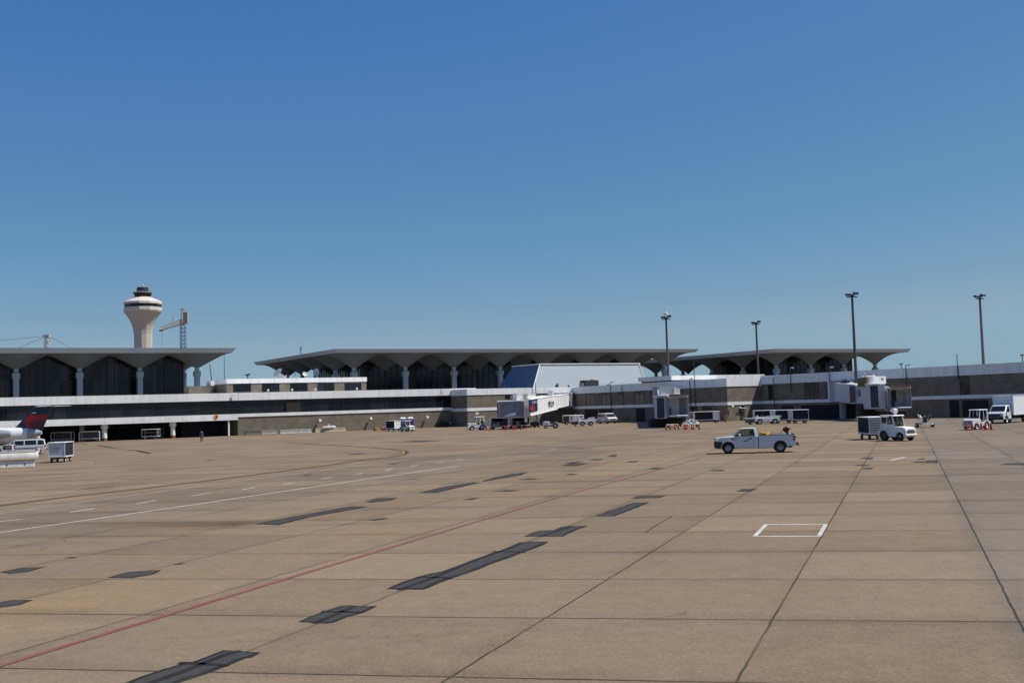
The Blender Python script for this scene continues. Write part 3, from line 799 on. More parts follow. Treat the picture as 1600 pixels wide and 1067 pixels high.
x0, _ = FFr.hit(1296, 610); x1, _ = FFr.hit(1299.5, 610); b.box(x0, x1, -.5, .0, 2.9, 6.5); b.build('bridge_frame', gse_white, rf)

# ---- raised white box on the roof between the two right roofs
PR = Frame(FE.wld(0, 0, 0), FE.a)
y_ = 16.0
x0, z1 = PR.hit(1049, 586.6, y_); x1, _ = PR.hit(1194.5, 585.2, y_); _, z0 = PR.hit(1120, 592.5, y_)
_, z1 = PR.hit(1120, 585.8, y_)
ru = thing('roof_plant_screen', 'long low white panelled screen on the roof behind the sunlit brick end', 'building', PR.wld(0, 0, 7.74), PR.a)
b = MB(); b.box(x0, x1, y_, y_ + 10, z0 - 7.74, z1 - 7.74); 
x = x0
while x < x1: b.box(x - .03, x + .03, y_ - .02, y_, z0 - 7.74, z1 - 7.74); x += 3.1
b.build('white_panel', fascia_m, ru)
b = MB(); b.box(x0 + .4, x1 - .4, y_ + .5, y_ + 9.5, 0, z0 - 7.74); b.build('base_wall', brick, ru)

# ---- metal clad hall with leaning sides
yb, yt = 25.0, 27.2
xb0, _ = FB.hit(831, 606, yb); xb1, _ = FB.hit(1012, 603, yb)
xt0, zt = FB.hit(843, 569.3, yt); xt1, zt2 = FB.hit(998, 569.3, yt)
zt = (zt + zt2) / 2
rm = thing('metal_clad_hall', 'ribbed blue metal hall with leaning sides on the roof behind the jet bridge', 'building', FB.wld(0, 0, 7.83), FB.a)
H = zt - 7.83
xbl, _ = FB.hit(785, 606, yb + 16)
b = MB()
bot = [(xb0, yb, -.6), (xb1, yb, -.6), (xb1, yb + 17, -.6), (xb0 - .4, yb + 17, -.6)]
top = [(xt0, yt, H), (xt1, yt, H), (xt1, yt + 12, H), (xt0, yt + 12, H)]
V = [b.bm.verts.new(p) for p in bot + top]
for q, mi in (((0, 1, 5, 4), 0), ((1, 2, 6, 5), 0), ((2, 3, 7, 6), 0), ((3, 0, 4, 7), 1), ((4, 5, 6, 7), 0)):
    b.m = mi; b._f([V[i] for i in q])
b.build('cladding', [clad, clad_shaded], rm)
b = MB(); nr = 46
for i in range(nr + 1):
    t_ = i / nr
    p = Vector((xb0 + (xb1 - xb0) * t_, yb - .03, -.6)); q = Vector((xt0 + (xt1 - xt0) * t_, yt - .03, H - 1.0))
    b.bar(p, q, .14)
b.build('standing_rib', mat('rib grey', (.3, .37, .43), .5), rm)
b = MB(); b.hexa([(xt0 - .3, yt - .25, H), (xt1 + .3, yt - .25, H), (xt1 + .3, yt + 12.2, H), (xt0 - .3, yt + 12.2, H)], [(xt0 - .3, yt - .25, H + .28), (xt1 + .3, yt - .25, H + .28), (xt1 + .3, yt + 12.2, H + .28), (xt0 - .3, yt + 12.2, H + .28)]); b.build('coping', fascia_m, rm)
b = MB(); b.hexa([(xt0 + .02, yt - .12, H - .75), (xt1, yt - .12, H - .75), (xt1, yt - .02, H), (xt0 + .02, yt - .02, H)], [(xt0 + .02, yt + .3, H - .75), (xt1, yt + .3, H - .75), (xt1, yt + .3, H), (xt0 + .02, yt + .3, H)]); b.build('coping_shadow_strip', frame_blk, rm)  # black strip that paints in the shadow below the coping
b = MB(); b.bar((xb1 + .05, yb - .06, -.6), (xt1 + .05, yt - .06, H), .3); b.build('corner_trim', fascia_m, rm)
b = MB(); b.bar((xb0, yb - .06, -.6), (xt0, yt - .06, H), .22); b.build('corner_trim', fascia_m, rm)

# ---- roof equipment on the gate pier
def on_roof(px, Yextra, z): 
    pass
yr = 5.0
x, _ = FB.hit(919, 600, yr + 8)
hv = thing('cooling_unit', 'dark boxy cooling unit on the roof in front of the ribbed hall', 'roof unit', FB.wld(x, yr + 8, 7.83), FB.a)
b = MB(); b.box(-1.7, 2.4, -1, 1, .35, 1.75); b.build('casing', mat('dark unit paint', (.035, .035, .037), .7, var=.3), hv)
b = MB(); b.box(-2.1, -1.72, -.8, .8, .3, 1.2); b.box(-1.5, -1.3, -1, 1, 0, .35); b.box(2.0, 2.2, -1, 1, 0, .35); b.build('support', steel, hv)
b = MB(); b.lathe([(.5, 1.75), (.5, 1.95)], 14, (1.3, 0)); b.build('fan_guard', steel, hv)
for k, (px, h_, w_, lb) in enumerate(((870, 1.0, .5, 'dark curled roof vent left of the cooling unit'), (889, .7, .5, 'short square roof vent just left of the dark cooling unit'), (949, .6, .5, 'low roof vent just right of the dark cooling unit'), (975, .6, .5, 'low roof vent farthest right of the dark cooling unit'))):
    x, _ = FB.hit(px, 603, 9 if px < 900 else 14)
    t = thing('roof_vent', lb, 'vent', FB.wld(x, 9 if px < 900 else 14, 7.83), FB.a, 'vents on the gate roof')
    b = MB(); b.box(-w_ / 2, w_ / 2, -.25, .25, 0, h_ * .7); b.build('duct', mat('dark unit paint', (.035, .035, .037), .7), t)
    b = MB(); b.tube((0, -.1, h_ * .7), (0, -.5, h_ * .9), .28, .3, 10); b.build('hood', steel if k % 2 else lamp_dark, t)

# ---------------------------------------------------------------- terminal halls under umbrella roofs
TH = R(31.0)
def umbrella_hall(name, label, ref_px, px2, n_between, module, n0, n1, rows, zc_py, edge_py, edge2_py, p_exp, glass_row, glass_x, y_top_px, my=None, deep=None):
    # distance from the spacing of two front columns
    c, s_ = math.cos(TH), math.sin(TH)
    ra_, rb_ = [(CF + CR * ((px - 800) / F_PX)) for px in (ref_px, px2)]
    ka, kb = ra_.x / ra_.y, rb_.x / rb_.y
    mm = module * n_between
    Y = (mm * c - kb * mm * s_) / (kb - ka)
    o = Vector((ka * Y, Y, 0)); fr = Frame(o, TH)
    my = my or module; hm = module / 2; hy = my / 2
    xs0, xs1 = (n0 - .5) * module, (n1 + .5) * module
    ys0, ys1 = -hy, (rows - .5) * my
    mid = y_top_px
    _, Ht = fr.hit(mid, edge_py, -hy - .35); _, Hb = fr.hit(mid, edge2_py, -hy)
    _, zc = fr.hit(ref_px, zc_py, 0)
    rt = thing(name, label, 'terminal', fr.o, fr.a)
    NG = 7
    proto = None
    for j in range(rows):
        for i in range(n0, n1 + 1):
            edge = i in (n0, n1) or j in (0, rows - 1)
            if not edge and j > 2: continue
            if proto is None:
                b = MB(); g_ = []
                N = 2 * NG
                for a in range(N + 1):
                    row = []
                    for q in range(N + 1):
                        u, v = (a / NG - 1), (q / NG - 1)
                        z = zc + (Hb - zc) * (1 - (1 - abs(u)) ** p_exp * (1 - abs(v)) ** p_exp)
                        row.append(b.bm.verts.new((u * hm, v * hy, z)))
                    g_.append(row)
                for a in range(N):
                    for q in range(N): b._f([g_[a][q], g_[a + 1][q], g_[a + 1][q + 1], g_[a][q + 1]])
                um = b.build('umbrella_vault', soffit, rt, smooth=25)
                k = MB(); k.box(-.62, .62, -.62, .62, -.2 + 7.0, zc - .6); k.box(-.5, .5, -.5, .5, zc - .6, zc + .75)
                ck = k.build('column', column_m, um, bevel=.12)
                k = MB(); k.box(-.8, .8, -.8, .8, zc - 1.9, zc - .6); k.build('column_collar', column_m, um, bevel=.05)
                proto = um
            else:
                um = proto.copy(); COL.objects.link(um); um.parent = rt
                for ch in (kids(proto) if j == 0 or i in (n0, n1) else ()):
                    d = ch.copy(); COL.objects.link(d); d.parent = um
            um.location = (i * module, j * my, 0)
    # slanted edge band all round
    t_ = .75
    b = MB()
    lo = [(xs0, ys0, Hb), (xs1, ys0, Hb), (xs1, ys1, Hb), (xs0, ys1, Hb)]
    hi = [(xs0 - t_, ys0 - t_, Ht), (xs1 + t_, ys0 - t_, Ht), (xs1 + t_, ys1 + t_, Ht), (xs0 - t_, ys1 + t_, Ht)]
    V = [b.bm.verts.new(p) for p in lo + hi]
    for k in range(4):
        j = (k + 1) % 4; b._f([V[k], V[j], V[4 + j], V[4 + k]])
    b._f(V[4:])
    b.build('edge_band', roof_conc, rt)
    # glazed hall below
    gx0, gx1 = glass_x[0] * module, glass_x[1] * module
    gy = glass_row * my; gback = (deep if deep else rows - 1.2) * my
    b = MB(); b.box(gx0, gx1, gy, gback, 5.0, Hb - .06); b.build('glass_wall', inner_glass, rt)
    b = MB(); x = gx0; k = 0
    while x <= gx1 + .01:
        w_ = .22 if k % 4 == 0 else .08
        b.box(x - w_, x + w_, gy - (.3 if k % 4 == 0 else .14), gy - .01, 5.0, Hb - .1); x += module / 8; k += 1
    for z in (zc - 1.4, zc + 1.4): b.box(gx0, gx1, gy - .12, gy - .012, z - .12, z + .12)
    y = gy
    for xx in (gx0, gx1):
        y = gy
        while y < gback:
            b.box(xx - .12, xx + .12, y - .1, y + .1, 5.0, Hb - .1); y += module / 8
    b.build('mullion', mullion_m, rt)
    # floor slab and lower storey under the hall
    b = MB(); b.box(gx0 - 3, gx1 + 3, gy - 3, gback + 4, 0, 6.4); b.build('podium', brick, rt)
    return fr, Ht, Hb, zc, rt

FL_, *LL = umbrella_hall('terminal_hall', 'glazed terminal hall under the leftmost umbrella roof, in front of the control tower', 124, 218, 1, 14.0, -3, 2, 4, 578, 543.6, 551.6, 1.02, .28, (-3, 1.82), 124)
FM_, *MM = umbrella_hall('terminal_hall', 'main terminal hall under the longest umbrella roof in the middle', 632, 780, 2, 15.24, -1, 6, 5, 577, 545.2, 550.8, 1.22, 1.0, (-.5, 5.55), 700, 13.4)
FR_, *RR = umbrella_hall('terminal_hall', 'smaller terminal hall under the right umbrella roof, behind the tall mast', 1211, 1316, 2, 15.24, 0, 3, 5, 573.5, 545, 550.6, 1.35, .3, (.25, 2.6), 1300, None, 2.3)
print('ROOFS', FL_.o, LL[:3], FM_.o, MM[:3], FR_.o, RR[:3])
# ---------------------------------------------------------------- far behind: tower, cranes, masts
def tower():
    Y = 810.0; px = 224.5
    p = AT(px, 600, Y)
    t = thing('control_tower', 'pale concrete control tower with flared head behind the left roof', 'control tower', (p.x, p.y, 0), R(9))
    k = F_PX / 810.0
    def Z(zy): return CAM_H + (HY(px) - (440 + zy / 9.7)) / k
    def rr(w): return w / 9.7 / 2 / k
    n = 12
    b = MB(); b.lathe([(rr(276), 0), (rr(266), Z(1000)), (rr(270), Z(800)), (rr(285), Z(740)), (rr(318), Z(670)), (rr(372), Z(600)), (rr(450), Z(530)), (rr(540), Z(470)), (rr(556), Z(456))], n); b.build('shaft', tower_conc, t)
    b = MB(); b.lathe([(rr(552), Z(457)), (rr(566), Z(440)), (rr(566), Z(394)), (rr(540), Z(393))], n); b.lathe([(rr(540), Z(346)), (rr(566), Z(345)), (rr(566), Z(312)), (rr(500), Z(290)), (rr(250), Z(234))], n); b.build('pod', tower_white, t)
    b = MB(); b.lathe([(rr(548), Z(394)), (rr(548), Z(345))], n); b.build('window_band', dark_glass, t)
    b = MB(); b.lathe([(rr(232), Z(236)), (rr(278), Z(172))], n); b.build('cab_glass', dark_glass, t)
    b = MB(); b.lathe([(rr(284), Z(172)), (rr(284), Z(160)), (rr(200), Z(150))], n)
    for i in range(24):
        a = 2 * math.pi * i / 24; q = Vector((math.cos(a), math.sin(a), 0)) * rr(280); b.tube(q + Vector((0, 0, Z(172))), q + Vector((0, 0, Z(145))), .12, n=4)
    b.build('cab_roof', mat('cab roof', (.2, .2, .2), .6), t)
    b = MB(); b.lathe([(rr(160), Z(152)), (rr(176), Z(140)), (rr(176), Z(98)), (rr(150), Z(95))], n); b.build('radar_deck', lamp_dark, t)
    b = MB()
    for a, r_, zz in ((.3, 130, 60), (1.2, 150, 72), (2.4, 160, 66), (3.3, 90, 50), (4.1, 150, 75), (5.2, 170, 20), (5.9, 150, 68), (2.9, 170, 40)):
        q = Vector((math.cos(a), math.sin(a), 0)) * rr(r_); b.tube(q + Vector((0, 0, Z(100))), q + Vector((0, 0, Z(zz))), .16, n=4)
    b.lathe([(rr(178), Z(88)), (rr(178), Z(84))], n); b.build('antenna', steel, t)
    b = MB(); b.lathe([(.6, Z(62)), (1.1, Z(54)), (.9, Z(44)), (.2, Z(40))], 10, (.6, 0)); b.build('radome', tower_white, t, smooth=50)
tower()

def lattice(b, p, q, w, w1=None, n=8, r=.09):
    p, q = Vector(p), Vector(q); d = (q - p); k = d.to_track_quat('Z', 'Y'); w1 = w1 or w
    def C(i, t):
        ww = (w * (1 - t) + w1 * t) / 2
        return p + d * t + k @ Vector((ww * (1, -1, -1, 1)[i], ww * (1, 1, -1, -1)[i], 0))
    for i in range(4): b.bar(C(i, 0), C(i, 1), r * 2)
    for s in range(n):
        t0, t1 = s / n, (s + 1) / n
        for i in range(4):
            j = (i + 1) % 4
            b.bar(C(i, t0), C(j, t1) if s % 2 else C(j, t1), r * 1.3); b.bar(C(i, t1), C(j, t1), r * 1.3)
def crane():
    Y = 600.0
    p = AT(287, 600, Y)
    t = thing('tower_crane', 'blue tower crane with pale jib just right of the control tower', 'crane', (p.x, p.y, 0))
    zt = AT(287, 507, Y).z; zj = AT(287, 502.5, Y).z
    b = MB(); lattice(b, (0, 0, 0), (0, 0, zt), 2.5, n=26, r=.1); b.build('mast', crane_blue, t)
    tip = AT(253, 514.5, 645.0) - Vector((p.x, p.y, 0)); tip.z = zj + .2
    d = Vector((tip.x, tip.y, 0)).normalized()
    b = MB(); lattice(b, d * 1.5 + Vector((0, 0, zj)), tip, 2.4, 1.7, n=18, r=.09); b.build('jib', crane_pale, t)
    b = MB(); lattice(b, Vector((0, 0, zj)), -d * 7 + Vector((0, 0, zj)), 1.8, n=4, r=.12); b.box(-1.4, 1.4, -1.4, 1.4, zt, zj + .9); b.build('slewing_deck', crane_pale, t)
    b = MB(); q = -d * 8; b.box(2.6, 4.9, q.y - 1.3, q.y + 1.3, zj - 1.8, zj + 4.4); b.build('counterweight', mat('crane ballast', (.3, .27, .24), .9), t)
    b = MB(); lattice(b, (0, 0, zj + .8), (.3, -.4, zj + 7.4), 1.7, 1.2, n=5, r=.13); b.box(-1.0, 1.2, -.8, .6, zj + 6.8, zj + 7.2); b.bar((-1, -.4, zj + 7), (-1.2, -.4, zj + 8.6), .25); b.bar((1.2, -.4, zj + 7), (1.4, -.4, zj + 8.6), .25); b.build('top_mast', crane_pale, t)
    b = MB(); h = tip + Vector((0, 0, -1)); b.tube(h, h + Vector((0, 0, -11)), .07, n=4); b.build('hoist_cable', lamp_dark, t)
    b = MB(); b.box(tip.x - 1.4, tip.x + 1.0, tip.y - .8, tip.y + .8, tip.z - 1.6, tip.z - .6); b.build('jib_head', mat('crane ballast', (.3, .27, .24), .9), t)
    m_ = d * 22 + Vector((0, 0, zj + .8)); b = MB(); b.bar(m_ + Vector((-.8, 0, 0)), m_ + Vector((0, 0, 5.2)), .22); b.bar(m_ + Vector((1.0, 0, 0)), m_ + Vector((0, 0, 5.2)), .22); b.build('jib_strut', crane_pale, t)
crane()
def derrick():
    Y = 500.0; a = AT(69.5, 600, Y); q = AT(74, 524.5, Y)
    t = thing('lattice_derrick', 'leaning lattice mast top with guy cables rising over the far left roof', 'crane', (a.x, a.y, 0))
    o = Vector((a.x, a.y, 0))
    b = MB(); lattice(b, AT(68, 655, Y) - o - Vector((0, 0, AT(68, 655, Y).z)), q - o, 2.2, 1.8, n=16, r=.11); b.build('mast', crane_pale, t)
    b = MB(); e = q - o; b.box(e.x - 1.5, e.x + 1.2, e.y - 1, e.y + 1, e.z - .9, e.z + .4); b.build('mast_head', crane_pale, t)
    b = MB()
    for px, py in ((0, 532.3), (30, 543), (110, 543)):
        w_ = AT(px, py, Y) - o; d = (w_ - e)
        L_ = min(9, (e.z - .3) / max(.05, (e.z - w_.z)))
        b.tube(e, e + d * min(L_, 4.5), .07, n=4)
    b.build('guy_cable', lamp_dark, t)
derrick()

def mast_proto(loc, label):
    t = thing('light_mast', label, 'light mast', loc, 0, 'tall apron light masts')
    b = MB(); b.tube((0, 0, 0), (0, 0, 20.4), .3, .19, 12); b.build('pole', pole_brown, t, smooth=40)
    b = MB(); b.lathe([(.5, 0), (.5, .25), (.38, .3)], 12); b.build('base_plate', old_conc, t)
    b = MB(); b.bar((-.9, 0, 20.25), (.9, 0, 20.25), .14); b.tube((0, 0, 20.2), (0, 0, 20.7), .3, .26, 10); b.bar((.1, 0, 20.3), (.6, .1, 20.75), .12); b.build('cross_arm', lamp_dark, t)
    for s_ in (-1, 1):
        h = MB(); x = s_ * .64
        h.hexa([(x - .38, -.42, 20.38 + .2 * (s_ > 0)), (x + .38, -.42, 20.38 + .2 * (s_ > 0)), (x + .38, .38, 20.5 + .2 * (s_ > 0)), (x - .38, .38, 20.5 + .2 * (s_ > 0))], [(x - .38, -.38, 20.78 + .2 * (s_ > 0)), (x + .38, -.38, 20.78 + .2 * (s_ > 0)), (x + .38, .42, 20.9 + .2 * (s_ > 0)), (x - .38, .42, 20.9 + .2 * (s_ > 0))])
        h.build('lamp_head', lamp_dark, t, bevel=.04)
    return t
def mast_pos(px, py_top, H=21.0):
    Y = (H - CAM_H) * F_PX / (HY(px) - py_top) / math.cos(0)
    p = AT(px, py_top, Y); 
    d = ray(px, py_top); k = (H - CAM_H) / d.z; p = CAMPOS + d * k
    return (p.x, p.y, 0)
mp = mast_proto(mast_pos(1331, 457), 'tallest light mast, standing in front of the right jet bridge')
for px, py, lb in ((1040.5, 493, 'light mast behind the middle jet bridge, a white beacon on its head'), (1181, 501.5, 'light mast rising behind the sunlit brick end'), (1530.5, 460, 'light mast behind the long shaded wing at far right'),
                   (1408, 567.5, 'distant light mast peeking over the shaded wing right of the tall mast'), (1597, 553.5, 'distant light mast at the right edge of the photo'), (387, 584, 'distant light mast seen between the left and middle roofs')):
    m2 = dup(mp, mast_pos(px, py), random.uniform(-.3, .3), lb)
    if px == 1040.5:
        b = MB(); b.lathe([(.2, 20.9), (.42, 21.0), (.42, 21.5), (.2, 21.6)], 10); b.tube((0, 0, 21.6), (0, 0, 22.6), .1, n=6); b.build('beacon', gse_white, m2)

def thin_pole(px, py0, py1, Y, label, lamp=True, cat='lamp post', name='lamp_post', base=None):
    p = AT(px, (py0 + py1) / 2, Y); zt = AT(px, py0, Y).z; zb = AT(px, py1, Y).z if base is None else base
    t = thing(name, label, cat, (p.x, p.y, zb), 0, 'slim lamp posts along the gates' if lamp else 'bare poles and aerials')
    b = MB(); b.tube((0, 0, 0), (0, 0, zt - zb), .085, .06, 8); b.build('pole', lamp_dark, t)
    if lamp:
        b = MB(); b.path([(0, 0, zt - zb), (.15, -.2, zt - zb + .12), (.35, -.45, zt - zb + .1)], .05); b.build('arm', steel, t)
        b = MB(); b.hexa([(.1, -.5, zt - zb - .1), (.6, -.6, zt - zb - .1), (.6, -.4, zt - zb - .1), (.1, -.3, zt - zb - .1)], [(.15, -.5, zt - zb + .16), (.55, -.55, zt - zb + .16), (.55, -.42, zt - zb + .16), (.15, -.38, zt - zb + .16)]); b.build('lamp_head', gse_white, t)
    return t
YC = lambda px: FC.wld(*FC.hit(px, 640)[:1], 0).y - .6
YF = lambda px: FFr.wld(*FFr.hit(px, 640)[:1], 0).y - .6
YB = lambda px: FB.wld(*FB.hit(px, 640)[:1], 0).y - .6
thin_pole(954.5, 597, 641, YC(954), 'slim lamp post beside the white van, its lamp above the roof edge', base=0)
thin_pole(972, 604, 641, YC(972), 'slim low lamp on the shaded pier right of the white van', base=3.5)
thin_pole(1078.5, 592, 650, YC(1078), 'slim lamp post rising before the shaded brick, left one of a close pair', base=0)
thin_pole(1085.5, 560, 650, YC(1085), 'bare tall pole rising before the shaded brick, right one of a close pair', False, 'pole', 'aerial_pole', base=0)
thin_pole(1209, 590, 640, YF(1209), 'slim lamp post in the corner right of the sunlit brick end', base=0)
thin_pole(1235, 575, 600, YF(1235), 'lamp post with round white lamp above the shaded wing, before the right roof', base=5.0)
thin_pole(1296, 574, 600, YF(1296), 'lamp post above the left end of the right jet bridge', base=5.0)
thin_pole(1416.5, 571, 630, YF(1416), 'lamp post with curved top on the shaded wing right of the jet bridge', base=3.0)
thin_pole(1496, 553, 592, YF(1496), 'thin aerial with a white dome on the shaded wing parapet', False, 'pole', 'aerial_pole', base=6.0)
thin_pole(837, 597, 615, YB(837), 'short grey post fixed on the sunlit white parapet', False, 'pole', 'aerial_pole', base=6.0)
thin_pole(350.5, 554, 593, 255, 'bare thin pole just right of the leftmost roof corner', False, 'pole', 'aerial_pole', base=7)
t = thing('leaning_pole', 'thin pole leaning left beside the last column of the left roof', 'pole', (AT(334, 590, 250).x, 250, 7.5))
b = MB(); e0, e1 = AT(334.5, 592, 250), AT(328, 569, 250); b.tube((0, 0, 0), (e1.x - e0.x, 0, e1.z - 7.5), .1, n=6); b.build('pole', lamp_dark, t)
t = thing('roof_aerial', 'short aerial mast standing on the left slope of the middle roof', 'aerial', (AT(470, 556, 300).x, 300, MM[0] - .2))
b = MB(); b.tube((0, 0, 0), (0, 0, 2.2), .1, n=5); b.bar((-.4, 0, 1.2), (.4, 0, 1.8), .1); b.build('pole', lamp_dark, t)

# satellite dishes on the penthouse
def dish(px, py, rad, az, el, label, m_):
    YP = PY + 3
    x, z = FA.hit(px, py, YP); z0 = z1_pent
    p = FA.wld(x, YP, z0)
    t = thing('satellite_dish', label, 'satellite dish', p, 0, 'satellite dishes on the penthouse roof')
    h = max(z - z0, rad * .9)
    b = MB(); L = []
    for r_, d_ in ((.05, 0), (.5, .06), (.8, .16), (1, .27)):
        L.append((r_ * rad, d_ * rad))
    L2 = [(r_ + .02, d_ - .05 * rad) for r_, d_ in L]
    b.lathe(L + L2[::-1], 20)
    o = b.build('reflector', m_, t, smooth=40); o.location.z = h
    dirv = Vector((math.sin(az) * math.cos(el), math.cos(az) * math.cos(el), math.sin(el)))
    o.rotation_euler = dirv.to_track_quat('Z', 'Y').to_euler()
    b = MB(); tip = Vector((0, 0, h)) + dirv * rad * .75
    b.tube((0, 0, 0), Vector((0, 0, h)) - dirv * .1, .09, n=6); b.tube(Vector((0, 0, h - rad * .9)) + dirv * .2 * rad, tip, .03, n=4); b.build('mount', steel, t)
    b = MB(); b.tube(tip, tip + dirv * .12, .08, n=6); b.build('feed_horn', lamp_dark, t)
z1_pent = z1 if False else FA.hit(460, 590.6, PY)[1]
dishg = mat('dish grey', (.2, .25, .33), .6)
dish(435, 583, 1.05, R(-70), R(42), 'largest tilted grey satellite dish, leftmost on the penthouse', dishg)
dish(446.5, 588, .28, R(200), R(30), 'tiny white satellite dish second from the left on the penthouse', gse_white)
dish(461, 585, .5, R(60), R(45), 'satellite dish turned away, half hidden in shade at the middle of the penthouse', dishg)
dish(476.5, 584.5, .48, R(160), R(25), 'small bright white satellite dish left of the round grey one', gse_white)
dish(495, 582, .82, R(215), R(0), 'round grey satellite dish facing the apron, rightmost on the penthouse', dishg)

# leaning red and white ladder mast against the parapet corner
Yl = FA.wld(FA.hit(711, 610, -.3)[0], -.3).y
t = thing('ladder_mast', 'thin red and white ladder mast leaning at the parapet corner', 'ladder', (AT(711, 612, Yl).x, Yl, 6.9))
b = MB()
for dx in (-.12, .12): b.bar((dx - .1, 0, -.1), (dx - .35, .2, 2.6), .05)
for k in range(9): b.bar((-.25 - .028 * k, .02 * k, .2 + .26 * k), (.02 - .028 * k, .02 * k, .2 + .26 * k), .04)
b.mi(1).bar((-.1, 0, -.1), (.7, 0, 1.2), .07); b.bar((-.1, 0, -.1), (-.5, 0, .9), .05)
b.build('ladder_rail', [mat('ladder red', (.35, .12, .1), .6), gse_white], t)
for px, lb in ((690, 'thin wire tripod on the parapet left of the ladder mast'),):
    x, _ = FA.hit(px, 612, -.2)
    t = thing('wire_tripod', lb, 'tripod', FA.wld(x, -.2, 6.8), FA.a)
    b = MB(); b.bar((-.35, 0, 0), (0, 0, 1.5), .04); b.bar((.35, 0, 0), (0, 0, 1.5), .04); b.bar((-.2, 0, .6), (.2, 0, .6), .03); b.build('tripod_leg', steel, t)
# ---------------------------------------------------------------- vehicles and ramp equipment (local axes: x forward, y left, z up)
def wheel(parent, x, y, r, w, rim=None, hub=.62):
    s_ = 1 if y > 0 else -1
    b = MB(); b.lathe([(r * hub, -w / 2), (r * .93, -w / 2), (r, -w * .32), (r, w * .32), (r * .93, w / 2), (r * hub, w / 2)], 20, cap=False)
    b.warp(lambda v: (v.x, v.z * s_, v.y)); o = b.build('wheel', rubber, parent, (x, y, r), smooth=40)
    b = MB(); b.lathe([(r * hub, -w * .4), (r * hub, w * .46), (r * hub * .9, w * .4), (r * hub * .78, w * .2), (r * .2, w * .28), (r * .17, w * .42), (.01, w * .42)], 16)
    b.warp(lambda v: (v.x, v.z * s_, v.y)); b.build('rim', rim or rim_m, o, smooth=35)
    return o
def place(pf, pr, xf, xr, side):
    """root position and heading from the near wheels' contact points"""
    a, q = G(*pf), G(*pr); d = (a - q); d.z = 0; d.normalize(); left = Vector((-d.y, d.x, 0))
    m_ = (a + q) / 2 - d * (xf + xr) / 2 - left * side
    return (m_.x, m_.y, 0), math.atan2(d.y, d.x)
def spot(px, py): p = G(px, py); return (p.x, p.y, 0)

def arch(cx, cz, r, a0=0, a1=180, n=12):
    return [(cx + r * math.cos(R(a0 + (a1 - a0) * i / n)), cz + r * math.sin(R(a0 + (a1 - a0) * i / n))) for i in range(n + 1)]

